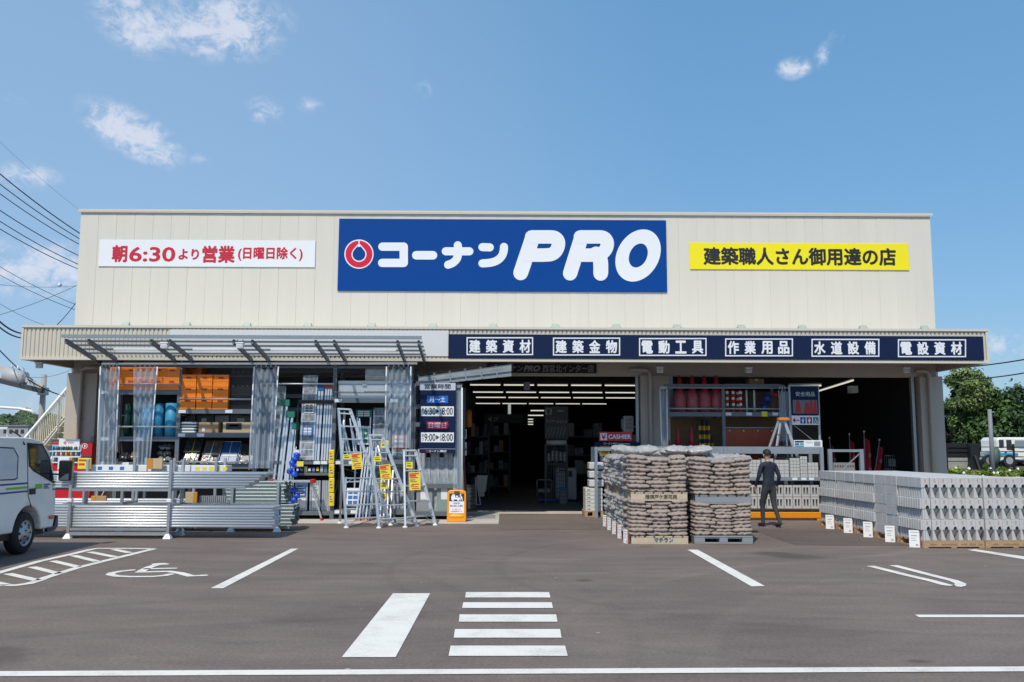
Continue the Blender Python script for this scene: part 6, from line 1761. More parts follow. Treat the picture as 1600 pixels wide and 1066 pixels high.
for i, px in enumerate((1136.5, 1146, 1153, 1157.5)):
    c = at(px, 642, YS_ + (.12, .12, .4, .12)[i]); c.z = zq; T = thing('marker_post', 'red and white striped marker post, %s from the middle upright' % ORD[i], 'post', c, 'striped marker posts')
    m = MB(); m.smooth = True; m.lathe([(.05, .001), (.045, .03), (.036, .04), (.036, .54), (.02, .56)], c, 14); m.build('post', mat('post_red', (.62, .03, .01), .45), T)
    for z in (.16, .31, .46): MB().lathe([(.0375, z), (.0375, z + .06)], c, 14).build('white_band', white_p, T)
for i, px in enumerate((1167, 1179)):
    c = at(px, 642, YS_ + .2); c.z = zq; T = thing('white_post', 'plain white post on a black foot, %s' % ('nearer the striped posts', 'nearer the blue balls')[i], 'post', c, 'white posts'); MB().lathe([(.024, .02), (.024, .56)], c, 12).build('shaft', palegrey, T); MB().lathe([(.08, .001), (.07, .02)], c, 14).build('foot', rubber, T)
for i, (px, py, r__) in enumerate(((1199, 623, .11), (1194, 637, .10))):
    c = at(px, py, YS_ + .3); T = thing('blue_drum', 'round blue drum on the top shelf, %s' % ('upper one', 'lower one')[i], 'drum', c, 'blue drums'); m = MB(); m.smooth = True
    m.lathe([(.3 * r__, -r__), (.85 * r__, -.8 * r__), (r__, -.2 * r__), (r__, .3 * r__), (.8 * r__, .85 * r__), (.3 * r__, r__)], c, 18); m.build('shell', mat('dull_blue', (.012, .04, .28), .4), T); MB().lathe([(.2 * r__, r__), (.2 * r__, r__ * 1.25)], c, 10).build('cap', dkgrey, T)
T = thing('red_lantern', 'red warning light on thin orange legs at the end of the top shelf', 'warning light', at(1212, 643, YS_ + .25)); c = at(1212, 617, YS_ + .25); m = MB(); m.smooth = True; m.lathe([(.04, -.06), (.07, -.03), (.07, .03), (.03, .07)], c, 14); m.build('lamp', redp, T)
for dx in (-5, 0, 5): MB().tube(c + Vector((0, 0, -.05)), at(1210 + dx, 643, YS_ + .2 + .02 * dx), .008, 6).build('leg', mat('dull_orange', (.38, .12, .01)), T)
for i in range(6):
    px = 1094 + i * 3.6 + (1.5 if i == 5 else 0); c = at(px, 702, YS_ + .3 + .08 * (i % 2)); c.z = zq2; hh = .76 - .04 * (i % 2) if i < 5 else .34
    T = thing('barrier_pole', 'black and yellow striped pole, %s from the cones' % ORD[i], 'pole', c, 'striped barrier poles'); MB().lathe([(.026, .001), (.026, hh)], c, 10).build('shaft', black_p, T)
    for z in (.05, .26, .48):
        if z < hh - .1: MB().lathe([(.0272, z), (.0272, z + .11)], c, 10).build('yellow_band', mat('band_yellow', (.62, .30, .01), .5), T)
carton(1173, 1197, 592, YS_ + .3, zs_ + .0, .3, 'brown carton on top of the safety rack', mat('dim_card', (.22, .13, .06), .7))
curtain(1031, 1042, 1034, 1043, 608, 697, YS_ - .15, 'gathered clear curtain beside the grey pillar', 5, .04, (1, 1))
curtain(1216, 1236, 1220, 1240, 608, 690, YS_ - .15, 'gathered clear curtain next to the safety goods sign', 6, .04, (0, 0))
for px, c_ in ((1134, paper), (1166, paper), (1190, yel_pap), (1207, paper)): ticket(px, 647, YS_, sg, c_, 9, 4.5 if c_ is paper else 8)
# stepladder with an orange top
Yz = 21.7
T = thing('stepladder', 'folding stepladder with an orange top behind the blue grey rack', 'stepladder', at(1222, 760, Yz))
tp = at(1223.5, 656, Yz); MB().box(tp.x - .13, tp.x + .13, Yz - .1, Yz + .12, tp.z - .03, tp.z + .05).build('top_cap', mat('cap_orange', (.62, .22, .06), .5), T, bevel=.02)
for x0_, x1_, y in ((1220, 1203, Yz - .3), (1226, 1246, Yz - .3), (1217, 1199, Yz + .4), (1228, 1240, Yz + .4)): MB().bar(at(x0_, 658, Yz), at(x1_, 730, Yz) + Vector((0, y - Yz, 0)), .035, .06).build('stile', alu, T)
for k_ in range(3): t_ = .3 + .25 * k_; MB().bar(at(1220 - 17 * t_, 658 + 72 * t_, Yz - .3 * t_), at(1226 + 20 * t_, 658 + 72 * t_, Yz - .3 * t_), .07, .025).build('step', dkgrey, T)
# signs beside the rack
Yg = 22.0
T = board('safety_sign', 'dark safety goods sign with a picture of red cones', (1237, 604, 1279, 648), Yg, navy, .03)
text('安全用品', (1243, 612, 1273, 619.5), Yg, palegrey, T, .012, .002)
sub((1238.5, 625, 1277.5, 646.5), mat('picture_grey', (.16, .16, .17), .5), .004, 'picture_panel', Yg)
for (a_, b_, c_, d_) in ((1242, 626, 1252, 645), (1256, 629, 1266, 646), (1264, 626, 1271, 646), (1270, 626, 1277, 646)):
    m = MB(); m.prism([(a_, d_), (c_, d_), ((a_ * .3 + c_ * .7), b_), ((a_ * .7 + c_ * .3), b_)], face(Yg - .008 - .0004 * (a_ % 5)), face(Yg - .0045)); m.build('picture_cone', conered, T)
T = board('direction_sign', 'white toilet direction sign with a red arrow under the safety sign', (1237, 649.5, 1281, 664), Yg, white_p, .03)
m = MB(); m.bar(at(1240, 656.8, Yg - .006), at(1249, 656.8, Yg - .006), .022, .004, up=(0, 1, 0)); m.prism([(1238.5, 656.8), (1242.5, 653), (1242.5, 660.6)], face(Yg - .009), face(Yg - .002)); m.build('arrow', red_t, T)
for a_, mm in ((1250.5, mat('sign_navy_tile', (.01, .04, .16), .4)), (1260.5, mat('sign_red_tile', (.36, .01, .06), .4)), (1270.5, greenc)):
    sub((a_, 652, a_ + 8.5, 662), mm, .004, 'pictogram_tile', Yg); cx_ = a_ + 4.2
    if a_ < 1270:
        m = MB(); m.prism([(cx_ - 1.6, 655.2), (cx_ + 1.6, 655.2), (cx_ + (1.6 if a_ < 1255 else 2.2), 658.5), (cx_ + .9, 658.6), (cx_ + .8, 661.4), (cx_ - .8, 661.4), (cx_ - .9, 658.6), (cx_ - (1.6 if a_ < 1255 else 2.2), 658.5)], face(Yg - .007), face(Yg - .0045)); m.prism([(cx_ + .9 * math.cos(k_), 653.8 + .9 * math.sin(k_)) for k_ in [i * math.pi / 5 for i in range(10)]], face(Yg - .0075), face(Yg - .0045)); m.build('person_pictogram', white_t, T)
    else:
        m = MB(); m.ring(ell(cx_ - .6, 659, 2.4, 2.4, 0, 18), ell(cx_ - .6, 659, 1.7, 1.7, 0, 18), face(Yg - .007), face(Yg - .0045)); m.bar(at(cx_ - .6, 653.5, Yg - .008), at(cx_ - .3, 657.5, Yg - .008), .02, .004, up=(0, 1, 0)); m.bar(at(cx_ - .3, 657.3, Yg - .0095), at(cx_ + 2, 657.6, Yg - .0095), .016, .004, up=(0, 1, 0)); m.bar(at(cx_ + 1.8, 657.5, Yg - .011), at(cx_ + 2.8, 660.8, Yg - .011), .016, .004, up=(0, 1, 0)); m.build('wheelchair_pictogram', white_t, T)
T = thing('sign_frame', 'steel frame that carries the safety and direction signs', 'frame', (X(1258, Yg), Yg + .1, 0))
for px in (1237.5, 1282.5): MB().box(X(px, Yg) - .025, X(px, Yg) + .025, Yg + .05, Yg + .1, 0, Z(602, Yg)).build('post', galv, T)
MB().bar(at(1240, 664, Yg + .07), at(1281, 697, Yg + .07), .012, .012).build('brace', galv, T); MB().box(X(1236, Yg), X(1284, Yg), Yg + .05, Yg + .1, Z(602.5, Yg), Z(600, Yg)).build('top_bar', galv, T)
# blue-grey low rack in front
Yf = 21.3
lr = thing('low_rack', 'low blue grey rack with a long top beam behind the sacks', 'rack', (X(1130, Yf), Yf, 0))
for px in (1133, 1283): 
    for y in (Yf, Yf + .8): x = X(px, Yf); MB().box(x - .04, x + .04, y - .03, y + .03, 0, Z(697, Yf)).build('upright', rackl, lr)
for y in (Yf, Yf + .8):
    for a_, c_ in ((984, 1133), (1133, 1283)): MB().box(X(a_, Yf) + .041, X(c_, Yf) - .041, y - .025, y + .025, Z(709, Yf, 1130), Z(698, Yf, 1130)).build('beam', rackl, lr, bevel=.005)
zb1 = Z(746, Yf, 1255); MB().box(X(1133, Yf) + .041, X(1283, Yf) - .041, Yf - .025, Yf + .025, zb1 - .08, zb1).build('beam', rackl, lr, bevel=.004); MB().box(X(1133, Yf) + .041, X(1283, Yf) - .041, Yf + .03, Yf + .78, zb1 - .03, zb1 - .005).build('shelf_deck', rackl, lr)
zb0 = Z(795, Yf, 1255); MB().box(X(1133, Yf) + .041, X(1283, Yf) - .041, Yf - .02, Yf + .75, zb0 - .04, zb0).build('shelf_deck', dkgrey, lr)
for px in (1238, 1252, 1264): ticket(px, 748.5, Yf, lr, paper, 8, 4)
T = board('product_box', 'white printed product box standing on the low rack beam', (1241, 688, 1285, 700.5), Yf + .1, white_p, .25)
for b_, mm in (((1242, 689, 1256, 691.5), navy), ((1242, 692.5, 1249, 696), bluec), ((1250, 692.5, 1256, 696), mat('drink_teal', (.05, .35, .38))), ((1242, 697, 1256, 699), greenc), ((1259, 690, 1270, 692), palegrey), ((1272, 690, 1282, 697), midgrey)): sub(b_, mm, .005, 'box_print', Yf + .1)
brickm = mat('pale_brick', (.50, .49, .47), .85, var=.15, vs=4, bump=.2)
k = 0
for i, (a_, c_, t_, nn) in enumerate(((1170, 1188, 719, 5), (1190, 1208, 717, 5), (1210, 1232, 719, 5), (1234, 1249, 716, 6), (1250, 1261, 713, 6), (1262, 1278, 723, 4))):
    x0, x1 = X(a_, Yf), X(c_, Yf); h = (Z(t_, Yf, 1255) - zb1) / nn
    for j in range(nn):
        T = thing('pale_brick_pack', 'pack of pale bricks, %s pile from the sacks, %s layer' % (ORD[i], ORD[j]), 'bricks', ((x0 + x1) / 2, Yf + .02, zb1 + h * j), 'pale brick packs on the low rack'); m = MB(); n_ = 3
        for q_ in range(n_): m.box(x0 + (x1 - x0) * q_ / n_ + .003, x0 + (x1 - x0) * (q_ + 1) / n_ - .003, Yf + .02, Yf + .3, zb1 + h * j + .002, zb1 + h * (j + 1) - .003)
        m.build('brick', brickm, T, bevel=.004)
for r__ in range(2):
    for i in range(8):
        a_ = 1168 + i * 13.8; x0, x1 = X(a_, Yf), X(a_ + 12.8, Yf); h = .27; z0 = zb0 + r__ * .275
        T = thing('drain_block', 'pale concrete drain block with two slots, %s row, %s from the sacks' % (('lower', 'upper')[r__], ORD[i]), 'block', ((x0 + x1) / 2, Yf + .02, z0), 'pale drain blocks')
        m = MB(); n_ = .03
        w_ = x1 - x0
        for u0, u1, v0, v1 in ((0, 1, 0, .2), (0, 1, .8, 1), (0, .2, .2, .8), (.8, 1, .2, .8), (.42, .58, .2, .8)): m.box(x0 + w_ * u0, x0 + w_ * u1, Yf + .02, Yf + .32, z0 + h * v0 + .002, z0 + h * v1 - (.002 if v1 == 1 else 0))
        m.build('body', brickm, T); MB().box(x0 + .02, x1 - .02, Yf + .30, Yf + .315, z0 + .03, z0 + h - .03).build('back_wall', dkgrey, T) if False else None
T = thing('orange_kerb', 'orange painted guard bar on the ground under the low rack', 'guard bar', (X(1205, Yf), Yf - .1, 0)); m = MB(); a_, c_ = X(1137, Yf - .1), X(1279, Yf - .1); m.box(a_, c_, Yf - .12, Yf - .05, .05, .19); m.build('bar', orange_p, T, bevel=.01); MB().box(a_, a_ + .1, Yf - .11, Yf - .06, 0, .05).build('foot', orange_p, T); MB().box(c_ - .1, c_, Yf - .11, Yf - .06, 0, .05).build('foot', orange_p, T)
MB().box(a_, c_, Yf - .045, Yf + .1, .004, .05).build('kerb_stone', conc, None, 'low pale kerb under the orange guard bar', 'kerb') 
# frames to the right
Yu = 21.5
T = thing('steel_stand', 'blue grey steel frame with a diagonal brace above the concrete blocks', 'frame', (X(1320, Yu), Yu, 0))
for px in (1296, 1345): MB().box(X(px, Yu) - .045, X(px, Yu) + .045, Yu - .04, Yu + .04, 0, Z(700, Yu)).build('post', rackl, T)
MB().box(X(1296, Yu) + .046, X(1345, Yu) - .046, Yu - .03, Yu + .03, Z(704.5, Yu), Z(700.5, Yu)).build('beam', rackl, T); MB().bar(at(1343, 709, Yu - .035), at(1303, 745, Yu - .035), .03, .02).build('brace', galv, T)
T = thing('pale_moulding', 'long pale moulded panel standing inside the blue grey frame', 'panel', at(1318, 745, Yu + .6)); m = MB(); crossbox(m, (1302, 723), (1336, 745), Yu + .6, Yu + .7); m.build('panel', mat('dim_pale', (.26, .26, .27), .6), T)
for k_ in range(8): 
    if k_ % 1 == 0: m = MB(); crossbox(m, (1304 + k_ * 4, 727), (1306 + k_ * 4, 730), Yu + .594, Yu + .599); m.build('slot', dkgrey, T)
# interior of the right bay
def flag(px, py0, py1, Y, lean, label, wd=16):
    T = thing('red_banner', label, 'banner', at(px, 790, Y), 'red banners in the right bay'); a, c = at(px, py0, Y), at(px + lean, py1 + 40, Y)
    MB().tube(c, a, .014, 8).build('pole', midgrey, T); MB().lathe([(.02, 0), (.03, .03), (.01, .06)], a, 8).build('finial', palegrey, T)
    m = MB(); m.smooth = True; V = []; N = 12; M_ = 6
    for j in range(N + 1):
        for i in range(M_ + 1):
            u, v = i / M_, j / N; b_ = a.lerp(c, .06 + .8 * v); V.append((b_.x + u * wd / 62 * (.5 + .6 * v) , b_.y + .05 * math.sin(5 * u + 3 * v), b_.z - .10 * u))
    m.add(V, [(j * (M_ + 1) + i, j * (M_ + 1) + i + 1, (j + 1) * (M_ + 1) + i + 1, (j + 1) * (M_ + 1) + i) for j in range(N) for i in range(M_)]); m.build('cloth', mat('banner_red', (.42, .012, .03), .7, var=.25), T)
    m = MB()
    for v in (.3, .55, .75): b_ = a.lerp(c, .06 + .8 * v); m.ring([(b_.x + wd / 124 + .035 * math.cos(t_), b_.z - .05 + .05 * math.sin(t_)) for t_ in [i * math.pi / 8 for i in range(16)]], [(b_.x + wd / 124 + .02 * math.cos(t_), b_.z - .05 + .033 * math.sin(t_)) for t_ in [i * math.pi / 8 for i in range(16)]], lambda x, z: Vector((x, Y - .06, z)), lambda x, z: Vector((x, Y - .057, z)))
    m.build('printed_mark', mat('banner_print', (.36, .30, .31), .7), T)
flag(1350, 676, 745, 24.2, 2, 'tall red banner leaning in the middle of the right bay', 15)
flag(1374, 689, 745, 24.3, -14, 'red banner leaning the other way across the tall one', 11)
flag(1327, 680, 745, 24.6, 3, 'red and white banner leaning behind the blue grey frame', 13)
flag(1296, 686, 745, 25.0, 9, 'dim red banner farthest in beside the safety sign', 10)
Yo = 25.5
T = thing('tall_rack', 'tall dark grey rack by the right pillar inside the bay', 'rack', (X(1420, Yo), Yo, .026))
for px in (1405.5, 1436):
    for y in (Yo, Yo + 1.2): MB().box(X(px, Yo) - .045, X(px, Yo) + .045, y - .04, y + .04, .027, Z(628, Yo)).build('upright', rackl, T)
for py in (632, 640, 672, 686): z = Z(py, Yo); MB().box(X(1405.5, Yo) + .046, X(1436, Yo) - .046, Yo - .02, Yo + .02, z - .03, z + .03).build('beam', rackm, T)
MB().bar(at(1408, 680, Yo), at(1428, 661, Yo), .02, .02).build('brace', rackl, T); MB().bar(at(1408, 692, Yo), at(1430, 712, Yo), .02, .02).build('brace', rackl, T)
Yx = 28
T = thing('timber_shelf', 'long dark shelf with pale timber packs deep in the right bay', 'shelf', (X(1400, Yx), Yx, .026))
for px in (1362, 1432): MB().box(X(px, Yx) - .05, X(px, Yx) + .05, Yx, Yx + .1, .027, Z(640, Yx)).build('upright', dkgrey, T)
MB().box(X(1362, Yx), X(1432, Yx), Yx - .03, Yx, Z(675, Yx), Z(671, Yx)).build('beam', dkgrey, T)
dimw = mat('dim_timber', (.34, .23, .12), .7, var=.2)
for i, (a_, c_, t_) in enumerate(((1367, 1394, 655), (1398, 1430, 651))):
    T = thing('timber_pack', ('timber pack nearer the red banners', 'timber pack nearer the right pillar')[i], 'timber', at((a_ + c_) / 2, 671, Yx - .1), 'timber packs'); m = MB(); crossbox(m, (a_, t_), (c_, 670.5), Yx - .1, Yx + .8); m.build('boards', dimw, T, bevel=.01); m = MB(); crossbox(m, (a_ + 2, t_ + 2), (a_ + 6, 668), Yx - .105, Yx - .1005); m.build('notice', midgrey, T)
for i, (a_, c_) in enumerate(((1382, 1400), (1400, 1425))):
    Y = 25.2; T = thing('roll_cage', ('roll cage nearer the red banners', 'roll cage nearer the right pillar')[i], 'roll cage', (X((a_ + c_) / 2, Y), Y, .026), 'roll cages'); m = MB()
    for k_ in range(7): px = a_ + (c_ - a_) * k_ / 6; p_ = at(px, 712, Y); m.tube((p_.x, Y, .15), p_, .010, 6)
    m.build('bar', galv, T); m = MB(); m.tube(at(a_, 712, Y), at(c_, 712, Y), .016, 8); m.tube(at(a_, 733, Y), at(c_, 733, Y), .012, 8); m.tube((X(a_, Y), Y, .15), (X(c_, Y), Y, .15), .014, 8); m.build('frame', galv, T)
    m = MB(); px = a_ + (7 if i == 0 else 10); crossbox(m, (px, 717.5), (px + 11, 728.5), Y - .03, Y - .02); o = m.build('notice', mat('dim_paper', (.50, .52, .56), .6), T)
    m = MB()
    for k_ in range(4): crossbox(m, (px + 1.5, 719.5 + k_ * 2.2), (px + 9 - k_ % 2 * 2, 720.5 + k_ * 2.2), Y - .033, Y - .0305)
    m.build('notice_print', inkm, o); m = MB(); m.box(X(a_, Y) + .03, X(c_, Y) - .03, Y + .05, Y + .6, .16, Z(731, Y)); m.build('load', dimw, T)
T = board('wall_sign', 'dark sign board on the inner wall of the right bay', (1312, 641, 1358, 668), 30.9, mat('wall_sign_dark', (.014, .013, .014), .5), .06)
MB().box(X(1334, 25), X(1345, 25), 25, 25.3, Z(612, 25), Z(600.5, 25)).build('ceiling_box', palegrey, None, 'pale grey box hanging from the ceiling of the right bay', 'box', bevel=.01)
T = thing('ceiling_tube', 'long tube lamp running back into the right bay', 'lamp', at(1300, 604, 25)); z = 3.33
a, c = at(1280, 611, 27.5), at(1333, 594.5, 23.9); MB().bar(a + Vector((0, 0, .05)), c + Vector((0, 0, .05)), .07, .04).build('housing', midgrey, T); MB().tube(a, c, .022, 8).build('tube', glow, T)
T = thing('front_tube', 'tube lamp above the safety goods sign', 'lamp', at(1257, 603, 22.6)); a, c = at(1232, 603.5, 22.6), at(1283, 602.5, 22.6); MB().bar(a + Vector((0, 0, .045)), c + Vector((0, 0, .045)), .07, .03).build('housing', midgrey, T); MB().tube(a, c, .02, 8).build('tube', glow, T)
# ================================================================== sacks on pallets
brown_s = mat('brown_sack_film', (.37, .305, .272), .36, var=.18, vs=7, bump=.35, bs=18)
silver_s = mat('silver_sack_film', (.47, .46, .45), .34, .15, var=.3, vs=9, bump=.7, bs=22)
print_m = mat('pallet_print', (.10, .09, .06), .7); blue_print = mat('faded_blue_print', (.03, .12, .20), .7)
ga, gb = gr(985, 851), gr(1080, 852); gc, gd = gr(1089, 853), gr(1183, 853)
Y0 = 16.0
PD, PW = .82, 1.03
xa, xb = ga.x, gc.x + .01
ZL = Z(783, Y0, 1030) ; ZP = Z(769.5, Y0, 1030)
def pallet(x0, x1, y0, y1, z, h, mm, label, wr=None, plastic=False, dx=0):
    T = thing('sack_pallet', label, 'pallet', ((x0 + x1) / 2, (y0 + y1) / 2, z), 'pallets under the sacks')
    if plastic:
        MB().box(x0, x1, y0, y1, z + h - .03, z + h).build('deck', mm, T, bevel=.006)
        MB().box(x0, x1, y0, y1, z + .002, z + .03).build('base_frame', mm, T, bevel=.006)
        for a, c in ((0, .18), (.43, .57), (.82, 1)): MB().box(x0 + (x1 - x0) * a, x0 + (x1 - x0) * c, y0, y1, z + .031, z + h - .031).build('foot_block', mm, T)
        for a, c in ((.19, .42), (.58, .81)):
            m = MB(); n = 9
            for i in range(n): xx = x0 + (x1 - x0) * (a + (c - a) * i / n); m.box(xx + .003, xx + (x1 - x0) * (c - a) / n - .006, y0 + .01, y0 + .03, z + h - .048, z + h - .0305)
            m.build('rib', mm, T)
    else:
        n = 7
        for i in range(n): yy = y0 + (y1 - y0 - .09) * i / (n - 1); MB().box(x0 + .03, x1, yy, yy + .09, z + h - .02, z + h).build('top_slat', mm, T)
        MB().box(x0 + .031, x1 - .001, y0 + .004, y0 + .05, z + .022, z + h - .0215).build('front_board', mm, T, bevel=.003)
        for i in range(4): yy = y0 + .2 + (y1 - y0 - .25) * i / 3; MB().box(x0 + .031, x1 - .001, yy, yy + .04, z + .022, z + h - .0215).build('stringer', mm, T)
        for i in range(3): yy = y0 + (y1 - y0 - .09) * i / 2; MB().box(x0 + .03, x1, yy, yy + .09, z + .002, z + .021).build('bottom_slat', mm, T)
        for i in range(6):
            xx = x0 + .1 + (x1 - x0 - .2) * i / 5; MB().box(xx - .016, xx + .016, y0 - .0015, y0 + .002, z + h - .018, z + h - .001).build('slot', black_t, T)
    return T
greyp = mat('grey_pallet', (.26, .28, .30), .55, var=.12)
HP = .135
TA0 = pallet(xa, xa + PW, Y0, Y0 + PD, 0, HP, woodp, 'pale wooden pallet with blue writing under the front brown sacks')
TA1 = pallet(xa, xa + PW, Y0, Y0 + PD, ZL, ZP - ZL, woodp, 'pale wooden pallet with dark writing between the two front brown sack tiers')
text('マチラン', (1022, 840.5, 1052, 847.5), Y0, blue_print, TA0, .03, .001)
text('播須戸ケ原花苑', (1008, 773, 1058, 779.5), Y0, print_m, TA1, .02, .001)
TB0 = pallet(xb, xb + PW, Y0, Y0 + PD, 0, HP + .01, greyp, 'grey plastic pallet with two fork openings beside the wooden one', plastic=True)
TB1 = pallet(xb, xb + PW, Y0, Y0 + PD, ZL - .05, ZP - ZL + .0, greyp, 'grey boarded pallet between the two tiers of the second brown stack')
protos = {}
def sackproto(kind, i):
    k = (kind, i)
    if k not in protos:
        if kind == 'brown': m = pillow(.385, .44, .090, 14, 10, 100 + i, .006, 4.2)
        elif kind == 'top': m = pillow(.52, .42, .16, 16, 12, 300 + i, .008, 2.6)
        else: m = pillow(.57, .43, .108, 16, 12, 200 + i, .015, 3.6)
        o = m.build('gravel_sack' if kind == 'brown' else 'silver_sack', brown_s if kind == 'brown' else silver_s, None, 'x', 'sack', 'x', origin=(0, 0, 0)); protos[k] = [o, False]
    return protos[k]
def put(kind, i, loc, rz, label, grp, rx=0, ry=0, sc=1):
    p = sackproto(kind, i)
    o = p[0] if not p[1] else dup(p[0])
    p[1] = True
    o.location = loc; o.rotation_euler = (rx, ry, rz); o.scale = (sc, 1, 1); o['label'] = label; o['group'] = grp; return o
def brown_tier(x0, z0, z1, n, who, right=False):
    h = (z1 - z0) / n
    for l in range(n):
        odd = l % 2; sx = (.05 if odd else -.03)
        e = [x0, x0 + PW / 3 + sx + random.uniform(-.03, .03), x0 + PW * 2 / 3 + (-.02 if odd else .05) + random.uniform(-.03, .03), x0 + PW]
        for c in range(3):
            w = e[c + 1] - e[c]; mid = (e[c] + e[c + 1]) / 2
            t_ = (l + .5) / n
            tilt = (0.10, 0, -.10)[c] * (.3 + t_) + random.uniform(-.035, .035)
            dz = (.012 if c != 1 else -.018) * t_ * 1.3
            put('brown', random.randrange(4), (mid + random.uniform(-.008, .008), Y0 + .205 + random.uniform(-.025, .02), z0 + h * l + dz - .004), random.uniform(-.05, .05), '%s layer up, %s column, %s brown stack' % (ORD[l], ('corner', 'middle', 'end')[c], who), 'brown sacks', random.uniform(-.03, .03), tilt * .55, w / .362)
        for c in ((0, 2) if right else (0,)):
            put('brown', random.randrange(4), ((e[c] + e[c + 1]) / 2, Y0 + .62, z0 + h * l), random.uniform(-.06, .06), 'rear row, %s layer up, %s, %s brown stack' % (ORD[l], ('corner', '', 'end')[c], who), 'brown sacks', 0, 0, 1.0)
brown_tier(xa, HP, ZL, 9, 'lower first'); brown_tier(xa, ZP, Z(714, Y0, 1030), 9, 'upper first')
brown_tier(xb, HP + .01, ZL - .05, 9, 'lower second', True); brown_tier(xb, ZP - .05, Z(717, Y0, 1130), 9, 'upper second', True)
for kind in ('brown',):
    pass
for p in range(1, 5):
    y0 = Y0 + p * (PD + .02); who = ('second', 'third', 'fourth', 'farthest')[p - 1]
    pallet(xa, xa + PW, y0, y0 + PD, 0, HP, woodm, 'wooden pallet under the %s stack of the silver row' % who)
    pallet(xa, xa + PW, y0, y0 + PD, ZL, ZP - ZL, (woodm, greyp)[p % 2], '%s pallet between the tiers of the %s silver stack' % (('wooden', 'grey')[p % 2], who))
    for tier, (z0, z1, n) in enumerate(((HP, ZL, 8), (ZP, Z(717, Y0, 1030), 8))):
        h = (z1 - z0) / n
        for l in range(n):
            for c in range(2):
                put('silver', random.randrange(4), (xa + .27 + random.uniform(-.035, .03), y0 + .205 + c * .41 + random.uniform(-.02, .02), z0 + h * l - .004), random.uniform(-.09, .09),
                    'silver sack, %s stack of the row, %s tier, layer %s, %s' % (who, ('lower', 'upper')[tier], ('one', 'two', 'three', 'four', 'five', 'six', 'seven', 'eight')[l], ('near', 'far')[c]), 'silver sacks', random.uniform(-.05, .05), random.uniform(-.06, .06))
zt_ = Z(716, Y0, 1030)
for i, (px, py, Y) in enumerate(((975, 703, 17.0), (1008, 702, 17.4), (1026, 708, 18.2), (1057, 700, 17.0), (1049, 706, 17.6), (1093, 701, 16.9), (1083, 706, 17.5), (992, 707, 18.0), (1112, 716, 17.0), (1135, 716, 17.2), (1152, 717, 17.3))):
    z = Z(py, Y, px) - .06
    if i > 7: z = zt_ - .06
    put('top' if i < 8 else 'silver', i % 4, (X(px, Y), Y, min(z, zt_ + .06)), random.uniform(-.3, .3), 'loose silver sack lying on top of the stacks, %s' % ('at the corner above the row', 'second along the front edge', 'behind the second one', 'third along the front edge', 'behind the third one', 'fourth along the front edge', 'behind the fourth one', 'farthest back over the row', 'first low one above the second stack', 'middle low one above the second stack', 'last low one above the second stack')[i], 'loose silver sacks', random.uniform(-.1, .1), random.uniform(-.1, .1), .9)
# back-filling layer so the row carries its loose sacks
for p in range(1, 4):
    for c in range(3):
        y0 = Y0 + p * (PD + .02)
        put('silver', (p + c) % 4, (xa + .82 + c * .56, y0 + .3, zt_ - .20 - .02 * p), random.uniform(-.2, .2), 'silver sack level with the stack tops, %s row back, %s across' % (ORD[p - 1], ORD[c]), 'loose silver sacks')
# white price cards at the pallet feet
def floor_card(p, label, w=.16, h=.30, lean=.06, ry=0, grp='price cards at the pallets'):
    T = thing('price_card', label, 'price card', (0, 0, 0), grp)
    m = MB(); m.box(-w / 2, w / 2, -.004, .004, .001, h); m.build('card', paper, T); o0 = MB()
    for k_, (u0, u1, v0, v1) in enumerate(((-.7, .7, .86, .9), (-.6, .5, .66, .72), (-.6, .2, .52, .55), (-.6, .4, .40, .43), (.2, .7, .10, .2))): o0.box(u0 * w / 2, u1 * w / 2, -.0065, -.0045, v0 * h, v1 * h)
    o0.build('card_print', mat('pale_ink', (.38, .38, .42), .6), T); MB().box(w / 2 + .0005, w / 2 + .012, -.012, .012, .001, h * .95).build('stake', mat('stake_red', (.40, .13, .07), .6), T)
    T.location = (p.x, p.y, .002); T.rotation_euler = (-lean, 0, ry); return T
for i in range(5): floor_card(Vector((xa - .06, Y0 + .07 + i * (PD + .02), 0)), 'white price card at the foot of the sack row, %s from the front' % ORD[i], .12, .24, .0, -1.0)

